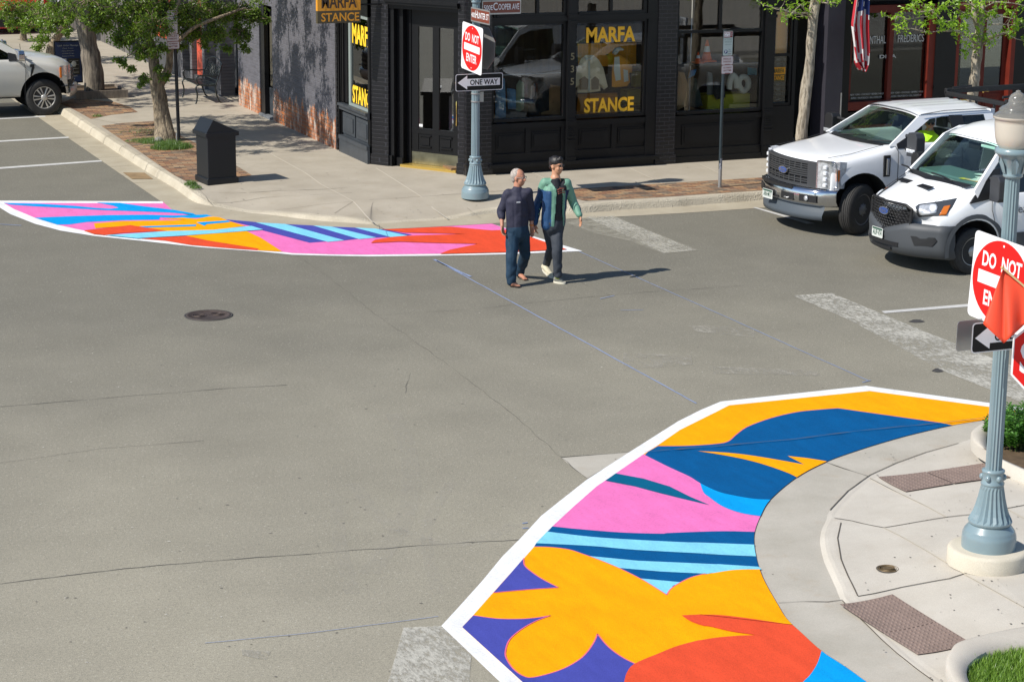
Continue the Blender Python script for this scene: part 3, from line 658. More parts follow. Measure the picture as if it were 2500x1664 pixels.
n_.p(L_, 3, [zA(890, 838), zA(1200, 868), zA(1652, 888), zB(500, 1180), zB(750, 1196), zC(470, 556), zC(330, 556), zC(120, 583), zA(1625, 938), zA(1600, 943), zA(1330, 930), zA(1095, 910)])
n_.p(L_, 3, [zA(1215, 970), zA(1450, 992), zA(1400, 1012), zA(1365, 1068), zA(1300, 1030)])
n_.p(O_, 4, [zA(545, 850)]+ftop+ftop2+gseg(zC(460, 570), zC(900, 1140))+[wp(9.13, 10.85), wp(6.56, 10.85), zA(535, 1568), zA(185, 1250), zA(250, 1180), zA(365, 1050)])
n_.outline(10, 4, [zA(*q) for q in ((600, 787), (700, 790), (800, 803), (870, 825), (980, 865), (1100, 915), (1220, 975), (1310, 1030), (1365, 1065))]); n_.outline(10, 4, [zA(1365, 1065), zA(1385, 1032), zA(1430, 1000), zA(1500, 965), zA(1580, 943), zC(60, 592)])
v1 = [zA(*q) for q in ((540, 853), (545, 895), (590, 935), (650, 975), (740, 1022))]; v1b = [zA(740, 1022), zA(560, 1034), zA(365, 1052)]
n_.p(V_, 5, c_(v1)+c_(v1b)+[zA(460, 945)]); n_.outline(10, 5, v1); n_.outline(10, 5, v1b)
v2 = [zA(*q) for q in ((250, 1182), (380, 1200), (500, 1203), (600, 1197), (695, 1183))]; v3 = [zA(*q) for q in ((695, 1183), (610, 1215), (530, 1260), (460, 1320), (435, 1385), (440, 1430), (480, 1490), (540, 1532), (600, 1538), (740, 1500), (840, 1450), (900, 1400), (945, 1335), (965, 1288))]; v4 = [zA(*q) for q in ((965, 1288), (1010, 1345), (1060, 1390), (1120, 1430), (1180, 1460))]
n_.p(V_, 5, c_(v2)+c_(v3)+c_(v4)+[wp(7.3, 13.2), wp(6.56, 12.9), zA(535, 1568), zA(185, 1250)]); n_.outline(10, 5, v2); n_.outline(10, 5, v3); n_.outline(10, 5, v4)
r1 = c_([zA(1100, 1640), zA(1118, 1568), zA(1135, 1510), zA(1180, 1460), zA(1320, 1400), zA(1420, 1360), zA(1530, 1330), zC(40, 1062), zC(150, 1045), zC(300, 1032), zC(435, 1027)]); r2 = c_([zC(435, 1027), zC(250, 1000), zC(100, 965), zA(1570, 1240), zA(1500, 1215), zA(1450, 1182)]); r3 = c_([zA(1450, 1182), zA(1560, 1177), zC(20, 880), zC(150, 882), zC(300, 897), zC(500, 925), zC(695, 955)]); r4 = c_([zC(900, 1140), zC(870, 1230), zC(820, 1310), zC(765, 1366), zC(640, 1500), wp(8.1, 12.2)])
n_.p(R_, 6, r1+r2+r3+gseg(zC(695, 955), zC(900, 1140))+r4+[wp(8.0, 12.2), wp(7.4, 12.9)])
n_.p(S_, 6, r4[::-1]+gseg(zC(900, 1140), wp(9.13, 12))+[wp(9.13, 10.85), wp(8.1, 10.85)])
n_.build('street_mural', 'large mural of orange flower, pink and blue shapes painted round the near kerb corner')
# dark seam through the blue and a faint one through the flower
mb = MB(); jl(mb, [zB(60, 500), zB(500, 465), zB(950, 425), (2100, 1050), zB(1850, 325), zB(2150, 292)], .018, .03, .01, .1); o = mb.build('mural_seam', JT); o['kind'] = 'structure'; face_upish(o)

f_ = Mural()
GE = [tuple(v)[:2] for v in crom([(a, b, 0) for a, b in [(397, 491.5), (428.7, 516.4), (480, 528), (543, 535.5), (615, 542), (655, 545.5), (700, 548), (770, 552.5), (840, 556.5), (886, 558.5), (925, 560), (1002, 557), (1078, 553), (1140, 549.5), (1200, 546)]], 4)]
FO = [(-60, 489.5), (397, 491.5)]+GE+[z9(2050, 678), z9(1800, 688), z9(1300, 710), z9(700, 722), z9(0, 730), z8(1900, 434), z8(1680, 428), z8(1500, 410), z8(1150, 385), z8(830, 350), z8(540, 320), z8(350, 290), z8(200, 250), z8(60, 195), z8(0, 158), (-60, 492)]
f_.p(W_, 0, FO)
f_.p(P_, 1, [z8(20, 130), z8(940, 133)]+GE+[z9(1190, 419), z9(1900, 661), z9(1300, 688), z9(700, 703), z9(0, 712), z8(1900, 425), z8(1680, 418), z8(1620, 410), z8(1350, 393), z8(1100, 372), z8(950, 345), z8(780, 330), z8(640, 315), z8(480, 288), z8(330, 255), z8(200, 215), z8(80, 165)])
def fz(col, lay, q, sm=0): f_.p(col, lay, [z8(*a) for a in q], sm)
fz(S_, 2, ((20, 130), (230, 135), (430, 147), (560, 160), (640, 163), (682, 158), (650, 146), (555, 128), (690, 130), (830, 150), (1000, 170), (1110, 190), (1130, 200), (980, 186), (800, 179), (600, 172), (400, 160), (200, 150), (60, 140)))
fz(S_, 2, ((200, 215), (400, 207), (620, 200), (850, 198), (1000, 202), (1080, 200), (1190, 197), (1230, 212), (1060, 218), (920, 213), (915, 226), (700, 230), (500, 240), (400, 254), (330, 255)))
fz(O_, 3, ((540, 248), (700, 235), (1000, 230), (1075, 226), (930, 222), (1050, 214), (1130, 222), (1200, 208), (1260, 212), (1330, 238), (1410, 262), (1300, 277), (1230, 290), (1000, 292), (900, 295), (750, 260), (548, 276)))
fz(S_, 4, ((800, 265), (1130, 254), (1125, 264), (840, 272))); fz(S_, 4, ((1130, 242), (1310, 231), (1325, 240), (1190, 252), (1175, 262)))
fz(R_, 4, ((480, 288), (750, 258), (960, 290), (700, 303), (610, 315), (540, 308)))
fz(L_, 5, ((600, 316), (960, 292), (1230, 285), (1400, 266), (1445, 262), (1515, 283), (1300, 300), (1050, 318), (790, 333), (640, 318)))
fz(R_, 2, ((780, 332), (1060, 317), (1200, 345), (1490, 393), (1480, 402), (1350, 393), (1100, 372), (950, 347)))
fz(O_, 3, ((1060, 317), (1420, 293), (1500, 330), (1622, 409), (1480, 401), (1490, 393), (1200, 347)))
fz(V_, 2, ((1270, 223), (1470, 240), (1900, 350), (1780, 359), (1500, 285), (1440, 262), (1330, 238)))
fz(V_, 2, ((1640, 252), (1800, 260), (2075, 335), (1970, 347))); fz(V_, 2, ((1900, 266), (2040, 272), (2250, 325), (2150, 331))); fz(V_, 2, ((2150, 278), (2190, 281), (2370, 313), (2330, 320)))
fz(L_, 3, ((1470, 242), (1640, 251), (1980, 345), (1885, 354))); fz(L_, 3, ((1800, 260), (1905, 266), (2165, 329), (2065, 338))); fz(L_, 3, ((2040, 272), (2160, 278), (2345, 318), (2245, 326)))
f_.p(R_, 4, [z9(*q) for q in ((130, 470), (400, 460), (700, 445), (790, 445), (1180, 480), (1350, 473), (1900, 661), (1300, 688), (680, 704), (780, 665), (900, 640), (1050, 608), (600, 598), (300, 587), (20, 600), (60, 570), (200, 545), (360, 532), (700, 520), (940, 515), (700, 508), (350, 500))])
f_.build('street_mural', 'long curved mural of pink, blue, orange and red stripes painted along the far corner gutter')
# ================================================================ corner shop building
FY = 37.55; SX = 13.65; GZ = .14
shop = thing('corner_shop_building', 'black painted brick corner shop with big display windows and angled corner door', 'building', (14.9, 37.55, .14))
U3 = Vector((1, 0, 0)); V3 = Vector((0, 0, 1)); NEG = Vector((0, -1, 0))
def fbox(mb, x0, x1, z0, z1, y0=0., y1=.25): return mb.box((x0, FY+y0, z0), (x1, FY+y1, z1))
# brick piers and upper wall on the front
mb = MB()
fbox(mb, 14.95, 15.45, GZ, 4.2, -.03, .4); fbox(mb, 18.95, 19.36, GZ, 4.2, -.03, .4)
fbox(mb, 14.95, 22.72, 4.2, 7.6, -.02, .4); fbox(mb, 14.93, 15.47, GZ, .36, -.055, .39); fbox(mb, 18.93, 19.38, GZ, .33, -.055, .39)
mb.build('wall', BRKC, shop)
# storefront woodwork between the piers
mb = MB()
for x0, x1 in ((15.45, 18.95), (19.36, 21.6)):
    fbox(mb, x0, x1, GZ, .27, -.02, .3); fbox(mb, x0, x1, 3.9, 4.2, 0, .3)
fbox(mb, 15.40, 18.98, .27, .335, -.13, .3)
for x0, x1 in ((15.45, 17.02), (17.19, 18.93)):
    fbox(mb, x0, x1, .335, 1.10, .06, .22)
    fbox(mb, x0, x1, .335, .52, .02, .06); fbox(mb, x0, x1, .99, 1.10, .02, .06); fbox(mb, x0, x0+.09, .52, .99, .03, .06); fbox(mb, x1-.09, x1, .52, .99, .03, .06)
    m_ = (x0+x1)/2; fbox(mb, m_-.05, m_+.05, .52, .99, .03, .06)
    for a, b in ((x0+.13, m_-.09), (m_+.09, x1-.13)): fbox(mb, a, b, .60, .91, .045, .06); fbox(mb, a+.04, b-.04, .64, .87, .03, .045)
fbox(mb, 19.36, 21.33, .27, 1.08, .05, .22); fbox(mb, 19.36, 21.33, .27, .42, .01, .05); fbox(mb, 19.36, 21.33, .98, 1.08, .01, .05)
fbox(mb, 19.55, 21.15, .5, .9, .03, .05); fbox(mb, 19.60, 21.10, .54, .86, .02, .03)
mb.build('bulkhead', BLK, shop)
# cast iron mullion columns with a bracket profile
for cx, wd in ((17.105, .085), (18.93-.0, .0), (21.44, .10)):
    if wd == 0: continue
    mb = MB(); fbox(mb, cx-wd, cx+wd, .335 if cx < 19 else .2, 3.9, -.045, .25)
    for z0, z1, o_ in ((.335, .40, .08), (.70, .74, .075), (.78, .81, .07), (1.02, 1.10, .09), (1.10, 1.14, .07), (2.96, 3.02, .075), (3.08, 3.14, .09)): fbox(mb, cx-wd-.012, cx+wd+.012, z0, z1, -o_, -.044)
    for k in range(5): fbox(mb, cx-wd*.7, cx+wd*.7, .80+.04*k, .815+.04*k, -.058, -.045)
    mb.build('mullion', BLK, shop)
mb = MB(); mb.mi = 0
for k, ch in enumerate('535'): mb.text(ch, (17.11, FY-.046, 2.28-.24*k), U3, V3, .13, bold=.01, th=.004)
mb.build('house_number', mat('dull_brass_number', (.16, .14, .08), .5), shop)
def window(x0, x1, z0, z1, bar=None, post=None, fr=.055, top=None, glass=GLS, wood=BLK, yb=.05):
    mb = MB(); P = fr
    fbox(mb, x0-P, x0, z0-P, z1+P, -.015+yb, .12+yb); fbox(mb, x1, x1+P, z0-P, z1+P, -.015+yb, .12+yb); fbox(mb, x0, x1, z0-P, z0, -.035+yb, .12+yb); fbox(mb, x0, x1, z1, z1+P, -.015+yb, .12+yb)
    if bar: fbox(mb, x0, x1, bar-.025, bar+.025, -.01+yb, .08+yb)
    if post: fbox(mb, post[0]-.025, post[0]+.025, post[1]+.025, z1, -.01+yb, .08+yb)
    o = mb.build('window', wood, shop)
    g = MB(); g.box((x0, FY+.04+yb, z0), (x1, FY+.05+yb, z1)); g.build('pane', glass, o); return o
w1 = window(15.52, 16.96, 1.19, 2.955); w2 = window(17.225, 18.68, 1.19, 2.955)
mb = MB(); fbox(mb, 15.45, 18.95, 3.01, 3.115, -.01, .2); fbox(mb, 18.735, 18.95, .335, 3.9, .0, .2); mb.build('transom_rail', BLK, shop)
w5 = window(15.56, 16.96, 3.17, 3.80, post=(16.42, 3.14)); w6 = window(17.26, 18.66, 3.17, 3.80, post=(17.96, 3.14))
w3 = window(19.42, 21.28, 1.165, 3.80, bar=2.72, post=(20.345, 2.72))
# lettering on the glass
def glass_text(par, t, x0, x1, z0, z1, m, y=FY+.085, bold=.035):
    mb = MB(); mb.text(t, (x0, y, z0), U3, V3, z1-z0, w=x1-x0, bold=bold, al='l', th=.003); return mb.build('window_lettering', m, par)
glass_text(w2, 'MARFA', 17.45, 18.50, 2.585, 2.86, YEL); glass_text(w2, 'STANCE', 17.43, 18.50, 1.235, 1.495, YEL)
# recessed side entry right of the display windows
mb = MB(); fbox(mb, 21.56, 22.04, GZ, 1.17, .10, .3); fbox(mb, 21.56, 22.04, 3.12, 4.2, .1, .3); fbox(mb, 22.04, 22.12, GZ, 4.2, .1, .35); fbox(mb, 22.12, 22.72, 3.3, 4.2, .1, .3); mb.build('bulkhead', BLK, shop)
w4 = window(21.60, 21.98, 1.235, 3.06, bar=2.19, yb=.14)
mb = MB(); mb.mi = 0; fbox(mb, 22.12, 22.72, GZ, 3.3, 1.3, 1.35); fbox(mb, 22.2, 22.62, .3, 1.0, 1.27, 1.3); mb.mi = 0; mb.build('door', BLK, shop)
mb = MB(); mb.mi = 0; mb.box((21.60, FY+.168, 2.0), (21.93, FY+.178, 2.36)); mb.mi = 1; mb.box((21.60, FY+.165, 1.83), (21.93, FY+.176, 1.995))
mb.mi = 2; mb.text('MARFA', (21.765, FY+.16, 2.07), U3, V3, .085, w=.27, bold=.03); mb.mi = 0
mb.v = [v+Vector((0, 0, -.14)) if v.z > 2.2 and False else v for v in mb.v]
wl = MB(); wl.mi = 0; wl.box((21.60, FY+.172, 1.80), (21.92, FY+.178, 1.94)); wl.mi = 1; wl.box((21.60, FY+.172, 1.66), (21.92, FY+.178, 1.798))
wl.mi = 1; wl.text('MARFA', (21.76, FY+.168, 1.83), U3, V3, .085, w=.27, bold=.03); wl.mi = 0; wl.text('STANCE', (21.76, FY+.168, 1.69), U3, V3, .085, w=.27, bold=.03)
wl.build('window_sticker', [mat('sticker_orange', (.75, .33, .01), .6), mat('sticker_olive', (.10, .085, .02), .6)], w4)
# ------------- angled corner with the entrance
C1 = Vector((13.72, 39.46, 0)); C2 = Vector((14.95, 37.68, 0)); cu = (C2-C1).normalized(); cn = Vector((cu.y, -cu.x, 0))
if cn.y > 0: cn = -cn
CM = Matrix(((cu.x, -cn.x, 0, C1.x), (cu.y, -cn.y, 0, C1.y), (0, 0, 1, 0), (0, 0, 0, 1)))   # x along the chamfer, y inward
CL = (C2-C1).length
mb = MB(); mb.box((0, 0, GZ), (.40, .5, 4.2), CM); mb.box((CL-.14, 0, GZ), (CL, .5, 4.2), CM); mb.box((0, .01, 4.2), (CL, .5, 7.6), CM); mb.box((-.012, -.025, GZ), (.415, .5, .36), CM); mb.box((CL-.152, -.025, GZ), (CL+.01, .5, .36), CM); mb.build('wall', BRKC, shop)
mb = MB(); mb.box((.40, .05, GZ), (.50, .5, 3.2), CM); mb.box((.50, .16, GZ), (.64, .5, 3.2), CM); mb.box((.64, .28, GZ), (.74, .5, 3.2), CM); mb.box((1.90, .2, GZ), (CL-.14, .5, 3.2), CM)
mb.box((.40, .02, 3.2), (CL-.14, .5, 3.28), CM); mb.box((.38, -.06, 3.28), (CL-.12, .5, 3.33), CM); mb.box((.37, -.09, 3.33), (CL-.11, .5, 3.38), CM)
mb.box((.40, .06, 3.38), (CL-.14, .12, 3.46), CM); mb.box((.40, .06, 3.9), (CL-.14, .12, 4.2), CM)
for a in (.40, .95, 1.5, CL-.2): mb.box((a, .06, 3.46), (a+.05, .12, 3.9), CM)
mb.box((.40, .0, GZ), (.48, .05, .36), CM); mb.box((.52, .1, GZ), (.66, .16, .32), CM)
mb.build('door_frame', BLK, shop)
mb = MB(); mb.box((.40, .125, 3.38), (CL-.14, .13, 4.2), CM); mb.build('transom_pane', GLSD, shop)
dr = MB(); D0, D1 = .74, 1.90; y0, y1 = .30, .35
def dbox(a, b, z0, z1, ya=0, yb=0): dr.box((a, y0+ya, z0), (b, y1+yb, z1), CM)
dbox(D0, D0+.16, .2, 3.0); dbox(1.235, 1.385, .2, 3.0); dbox(D1-.18, D1, .2, 3.0); dbox(D0+.16, 1.235, 2.86, 3.0); dbox(1.385, D1-.18, 2.86, 3.0)
dbox(D0+.16, 1.235, .2, .90, .012); dbox(1.385, D1-.18, .2, .90, .012); dbox(D0, D1, .2, .48, -.006); dbox(D0, D1, .80, .90, -.004); dbox(D0, D1, 3.0, 3.2, .0)
for a, b in ((D0+.19, 1.20), (1.41, D1-.21)):
    dbox(a, b, .54, .565, -.02); dbox(a, b, .75, .775, -.02); dbox(a+.04, b-.04, .58, .73, -.004)
door = dr.build('entrance_door', BLK, shop)
g = MB(); g.box((D0+.16, .32, .90), (1.235, .33, 2.86), CM); g.build('pane', DRG, door); g = MB(); g.box((1.385, .32, .90), (D1-.18, .33, 2.86), CM); g.build('pane', DRG, door)
g = MB(); g.box((D0+.02, .285, .205), (D1, .293, .44), CM); g.build('kick_plate', mat('brushed_brass_plate', (.22, .22, .16), .3, metal=.8, var=.4, vs=3), door)
g = MB(); g.box((D0-.1, .05, GZ), (D1+.04, .36, .20), CM); g.build('threshold', mat('brass_threshold', (.62, .42, .10), .35, metal=.6), door)
g = MB(); g.tube([CM @ Vector((1.82, .26, z)) for z in (1.02, 1.05, 1.25, 1.46, 1.50)], [.012, .02, .012, .02, .012], 8); g.build('handle', mat('polished_brass', (.75, .55, .2), .2, metal=1), door); g = MB(); g.ell(CM @ Vector((1.80, .28, 1.85)), (.03, .03, .03)); g.build('lock', mat('polished_brass', (.75, .55, .2), .2, metal=1), door)
g = MB(); g.box((.91, .315, .93), (.99, .319, .98), CM); g.build('notice', WHT, door)
# ------------- side wall on Hunter side
mb = MB()
mb.box((SX, 41.46, GZ), (SX+.35, 45.90, 7.6)); mb.box((SX, 46.92, GZ), (SX+.35, 48.70, 7.6)); mb.box((SX, 45.90, 2.66), (SX+.35, 46.92, 7.6)); mb.build('side_wall', BRKS, shop)
mb = MB(); mb.box((SX+.06, 39.48, 4.0), (SX+.4, 41.46, 7.6)); mb.build('upper_side_wall', BRKC, shop)
mb = MB()   # dark brick quoins beside the window bay
mb.box((SX-.004, 41.38, GZ), (SX+.34, 41.47, 4.0)); mb.build('corner_strip', BRKC, shop)
mb = MB()
for a, b in ((41.16, 41.38), (39.46, 39.56)): mb.box((SX+.03, a, GZ), (SX+.3, b, 4.0))
mb.box((SX-.02, 41.2, GZ), (SX+.03, 41.24, 4.0)); mb.box((SX-.0, 41.1, 1.19), (SX+.2, 41.14, 3.4)); mb.box((SX-.01, 40.95, 1.19), (SX+.2, 41.0, 3.4)); mb.box((SX+.02, 40.78, 1.19), (SX+.2, 41.2, 3.4))
mb.box((SX+.03, 39.46, 3.0), (SX+.3, 41.2, 4.0)); mb.build('window_surround', BLK, shop)
mb = MB(); mb.box((SX-.06, 39.46, 1.10), (SX+.3, 41.2, 1.15)); mb.box((SX-.02, 39.46, 1.02), (SX+.3, 41.2, 1.10)); mb.box((SX-.04, 39.46, .42), (SX+.3, 41.2, .50)); mb.box((SX-.02, 39.46, GZ), (SX+.3, 41.2, .42))
mb.box((SX+.06, 39.46, .5), (SX+.3, 41.2, 1.02))
for a, b in ((39.52, 40.28), (40.36, 41.12)): mb.box((SX+.03, a, .55), (SX+.06, b, .97)); mb.box((SX+.01, a+.08, .62), (SX+.03, b-.08, .9))
mb.build('bay_panel', BLK2, shop)
mb = MB(); mb.box((SX+.05, 39.56, 1.15), (SX+.15, 39.60, 3.0)); mb.box((SX+.05, 40.66, 1.15), (SX+.15, 40.78, 3.0)); mb.box((SX+.05, 39.60, 1.15), (SX+.15, 40.66, 1.20)); mb.box((SX+.05, 39.60, 2.93), (SX+.15, 40.66, 3.0))
sw = mb.build('side_window', mat('pale_green_frame', (.25, .29, .27), .5), shop)
g = MB(); g.box((SX+.08, 39.6, 1.2), (SX+.09, 40.66, 2.93)); g.build('pane', GLSD, sw)
ym = Vector((0, -1, 0))
g = MB(); g.text('MARFA', (SX+.075, 40.62, 2.42), ym, V3, .36, w=1.20, bold=.04, al='l', th=.0); g.v = [v for v in g.v]
g.text('STANCE', (SX+.075, 40.62, 1.24), ym, V3, .32, w=1.20, bold=.04, al='l', th=.0)
keep = [(f, m_) for f, m_ in zip(g.f, g.m) if min(g.v[i].y for i in f) > 39.6]; g.f = [a for a, b in keep]; g.m = [b for a, b in keep]; g.sm = [False]*len(keep)
g.build('window_lettering', LYEL, sw)
# side door in the brick wall
mb = MB(); mb.box((SX+.16, 45.9, GZ), (SX+.3, 46.92, 2.66)); mb.box((SX+.10, 45.9, GZ), (SX+.16, 45.98, 2.66)); mb.box((SX+.10, 46.84, GZ), (SX+.16, 46.92, 2.66)); mb.box((SX+.02, 46.6, GZ), (SX+.12, 46.92, 2.66))
sd = mb.build('side_door', BLK, shop)
g = MB(); g.box((SX+.14, 46.05, .85), (SX+.158, 46.55, 2.4)); g.build('pane', mat('murky_pane', (.12, .11, .085), .15, coat=.5), sd)
g = MB(); g.box((SX+.13, 46.0, .18), (SX+.158, 46.6, .8)); g.build('lower_panel', BLK2, sd)
g = MB(); g.ell((SX+.10, 46.66, 1.12), (.03, .03, .03)); g.ell((SX+.10, 46.66, 1.32), (.02, .02, .03)); g.build('handle', mat('polished_brass', (0, 0, 0)), sd)
g = MB(); g.mi = 0; g.box((SX+.125, 46.02, 1.66), (SX+.135, 46.30, 2.02)); g.mi = 1; g.box((SX+.12, 46.02, 1.835), (SX+.126, 46.30, 1.845)); g.text('OPEN', (SX+.122, 46.16, 1.9), ym, V3, .05, w=.2); g.build('door_sign', [LYEL, BLK], sd)
mb = MB(); mb.box((SX-.05, 46.0, GZ), (SX+.1, 46.9, .2)); mb.build('door_step', mat('worn_step', (.16, .17, .18), .8, var=.3, vs=9), shop)
# interior shell of the shop (floor, back wall, side returns; ceiling left out to let light in)
WOODF = mat('shop_floor_boards', (.22, .13, .07), .5, var=.2, vs=5, stretch=(1, 6, 1)); INB = mat('shop_back_wall', (.10, .055, .024), .8, var=.3, vs=2.5, stretch=(5, 1, .4)); CEI = mat('shop_ceiling', (.10, .09, .08), .9)
mb = MB(); mb.box((14.8, 37.95, .2), (22.0, 43.5, .24)); mb.build('shop_floor', WOODF, shop)
mb = MB(); mb.box((14.3, 42.0, .24), (22.0, 42.1, 7.5)); mb.box((22.02, 37.95, .24), (22.1, 42.0, 7.5)); mb.box((14.02, 41.0, .24), (14.3, 42.0, 4.1)); mb.build('shop_back_wall', INB, shop)
mb = MB(); mb.box((13.99, 37.7, 7.6), (18.6, 48.7, 7.8)); mb.box((21.4, 37.7, 7.6), (22.72, 48.7, 7.8)); mb.box((18.6, 42.0, 7.6), (21.4, 48.7, 7.8)); mb.box((13.7, 39.5, 7.61), (13.99, 48.7, 7.79)); mb.build('roof', BLK, shop)   # unseen roof opening added to let sky light onto the sales floor
mb = MB(); mb.box((15.45, 37.78, 1.02), (18.93, 38.25, 1.06)); mb.box((19.38, 37.78, 1.0), (21.3, 38.3, 1.04)); mb.build('display_shelf', WOODF, shop)

# hanging sign over the pavement
SIGO = mat('sign_orange', (.72, .31, .02), .5, var=.08, vs=3); SIGD = mat('sign_dark_olive', (.075, .06, .03), .5)
hs = thing('hanging_shop_sign', 'orange and dark olive shop sign hanging out from the grey brick wall', 'shop sign', (12.9, 39.25, 2.75))
p0 = ay(774, 58, 39.25); p1 = ay(879, 58, 39.25); X0, X1 = p0.x, p1.x; ZB = p0.z; zm = ay(774, 27.5, 39.25).z; ZT = zm+.42
mb = MB(); mb.box((X0, 39.21, zm), (X1, 39.31, ZT)); mb.build('upper_board', SIGO, hs)
mb = MB(); mb.box((X0, 39.21, ZB), (X1, 39.31, zm-.002)); mb.build('lower_board', SIGD, hs)
mb = MB(); mb.text('MARFA', ((X0+X1)/2, 39.205, zm+.055), U3, V3, .235, w=.70, bold=.02); mb.build('sign_lettering', mat('sign_brown', (.06, .035, .02), .6), hs)
mb = MB(); mb.text('STANCE', ((X0+X1)/2+.02, 39.205, ZB+.04), U3, V3, zm-ZB-.08, w=.76, bold=.02); mb.build('sign_lettering', SIGO, hs)
mb = MB(); mb.tube([(X0+.1, 39.26, ZT+.08), (SX+.35, 39.26, ZT+.08)], .02, 8); mb.tube([(X0+.2, 39.26, ZT), (X0+.2, 39.26, ZT+.08)], .01, 6); mb.tube([(X1-.2, 39.26, ZT), (X1-.2, 39.26, ZT+.08)], .01, 6); mb.tube([(X1, 39.26, zm+.1), (SX+.35, 39.26, zm+.1)], .015, 6); mb.build('bracket', BLK, hs)

# ================================================================ neighbour on the right with oxblood frames
red = thing('red_framed_shop_building', 'dark shop building with oxblood red window and door frames behind the white pickup', 'building', (22.72, 37.55, .14))
mb = MB(); fbox(mb, 22.74, 23.13, GZ, 7.6, -.04, .5); mb.build('pilaster', CHAR, red)
mb = MB(); fbox(mb, 23.14, 23.38, GZ, 4.2, .1, .5); fbox(mb, 25.43, 25.93, GZ, 4.2, .1, .5); fbox(mb, 27.4, 34.0, GZ, 4.2, .1, .5); fbox(mb, 23.14, 34, 4.2, 7.6, .1, .5); fbox(mb, 23.38, 25.43, GZ, .95, .2, .4); fbox(mb, 23.38, 25.43, 3.2, 4.2, .2, .4); mb.build('wall', BLK, red)
mb = MB(); fbox(mb, 23.1, 23.12, GZ, 1.4, -.07, -.05); mb.build('downpipe', ALU, red)
def rbox(mb, x0, x1, z0, z1, a=.1, b=.3): return mb.box((x0, 37.65+a, z0), (x1, 37.65+b, z1))
mb = MB(); rbox(mb, 23.38, 25.43, 1.0, 1.17, .0, .3); rbox(mb, 23.38, 25.43, 2.97, 3.12, .04); rbox(mb, 23.38, 23.48, 1.17, 2.97); rbox(mb, 24.33, 24.43, 1.17, 2.97, .06); rbox(mb, 25.28, 25.43, 1.17, 2.97, .04); rbox(mb, 23.2, 25.43, .60, .68, .05)
rbox(mb, 23.14, 34, 3.3, 3.45, .0, .1); mb_ = mb.build('window', REDW, red)
g = MB(); rbox(g, 23.48, 24.33, 1.17, 2.97, .16, .17); g.build('pane', GLSD, mb_); g = MB(); rbox(g, 24.43, 25.28, 1.17, 2.97, .16, .17); g.build('pane', GLSD, mb_)
SIL = mat('silver_lettering', (.55, .56, .55), .4)
yy = 37.78
def rt(t, x0, x1, z, h, bold=0): g = MB(); g.text(t, (x0, yy, z), U3, V3, h, w=x1-x0, al='l', bold=bold, th=.002); g.build('window_lettering', SIL, mb_)
rt('ROSENTHAL', 23.62, 24.29, 2.335, .16); rt('FREDERICS', 24.58, 25.21, 2.345, .15); rt('DITA', 24.16, 24.56, 2.03, .07, .02)
for a in (23.50, 24.46): rt('NEW YORK • CHICAGO • BEVERLY HILLS', a, a+.80, 1.29, .035); rt('ASPEN • PALM BEACH • BAL HARBOUR', a+.02, a+.76, 1.22, .035)
mb = MB(); rbox(mb, 25.93, 26.0, GZ, 3.15, .0, .3); rbox(mb, 27.3, 27.4, GZ, 3.15, .0, .3); rbox(mb, 26.0, 27.3, 3.0, 3.15, .0, .3); mb.build('door_frame', REDW, red)
for a, b in ((26.0, 26.64), (26.66, 27.3)):
    mb = MB(); mb.box((a, 37.8, .2), (b, 37.86, 1.35)); mb.box((a, 37.8, 1.35), (a+.10, 37.86, 3.0)); mb.box((b-.10, 37.8, 1.35), (b, 37.86, 3.0)); mb.box((a+.1, 37.8, 2.85), (b-.1, 37.86, 3.0)); mb.box((a+.1, 37.785, .35), (b-.1, 37.8, 1.2)); mb.box((a+.16, 37.775, .42), (b-.16, 37.785, 1.13))
    dd_ = mb.build('door', REDW, red); g = MB(); g.box((a+.1, 37.83, 1.35), (b-.1, 37.84, 2.85)); g.build('pane', GLSD, dd_)
    if b > 27: g = MB(); g.ell((26.74, 37.76, 1.28), (.04, .03, .07)); g.tube([(26.74, 37.74, 1.26), (26.86, 37.74, 1.25)], .012, 6); g.build('handle', mat('polished_brass', (0, 0, 0)), dd_)
g = MB(); g.text('3', (25.6, 37.72, 2.25), U3, V3, .16, bold=.01); g.build('house_number', mat('polished_brass', (0, 0, 0)), red)
g = MB(); g.box((26.15, 37.77, 1.02), (26.5, 37.775, 1.10)); g.build('letter_slot', mat('brass_threshold', (0, 0, 0)), red)
mb = MB(); mb.box((23.2, 39.6, .2), (27.4, 39.7, 4)); mb.box((23.2, 37.9, .2), (27.4, 39.6, .24)); mb.build('interior', CEI, red)
mb = MB(); mb.box((22.72, 37.7, 7.6), (34, 48.7, 7.8)); mb.build('roof', BLK, red)

# ================================================================ far shop front up the side street
farb = thing('side_street_building', 'dark weathered shop front with red doors up the side street beyond the bench', 'building', (13.65, 52, .14))
mb = MB()
for a, b in ((50.25, 50.6), (51.72, 51.95), (52.95, 53.15), (53.9, 54.1), (56.8, 57.1), (59.5, 59.8)): mb.box((SX, a, GZ), (SX+.35, b, 3.6))
mb.box((SX, 48.7, 3.1), (SX+.35, 64, 7.6)); mb.build('pilaster', BRKF, farb)
mb = MB(); mb.box((SX+.05, 50.6, GZ), (SX+.4, 54.0, .38)); mb.box((SX+.5, 48.7, GZ), (SX+.6, 53.9, 3.2)); mb.box((SX+.02, 54.1, GZ), (SX+.4, 59.5, 1.0)); mb.build('bulkhead', mat('dark_grey_wood', (.055, .055, .058), .7, var=.3, vs=4), farb)  # dark grey throughout, mottled by noise
for a, b in ((51.97, 52.9),):
    mb = MB(); mb.box((SX+.12, a, .38), (SX+.18, b, 2.9))
    for z in (.5, 1.2, 1.9): mb.box((SX+.09, a+.12, z), (SX+.12, b-.12, z+.5))
    mb.build('door', REDD, farb)
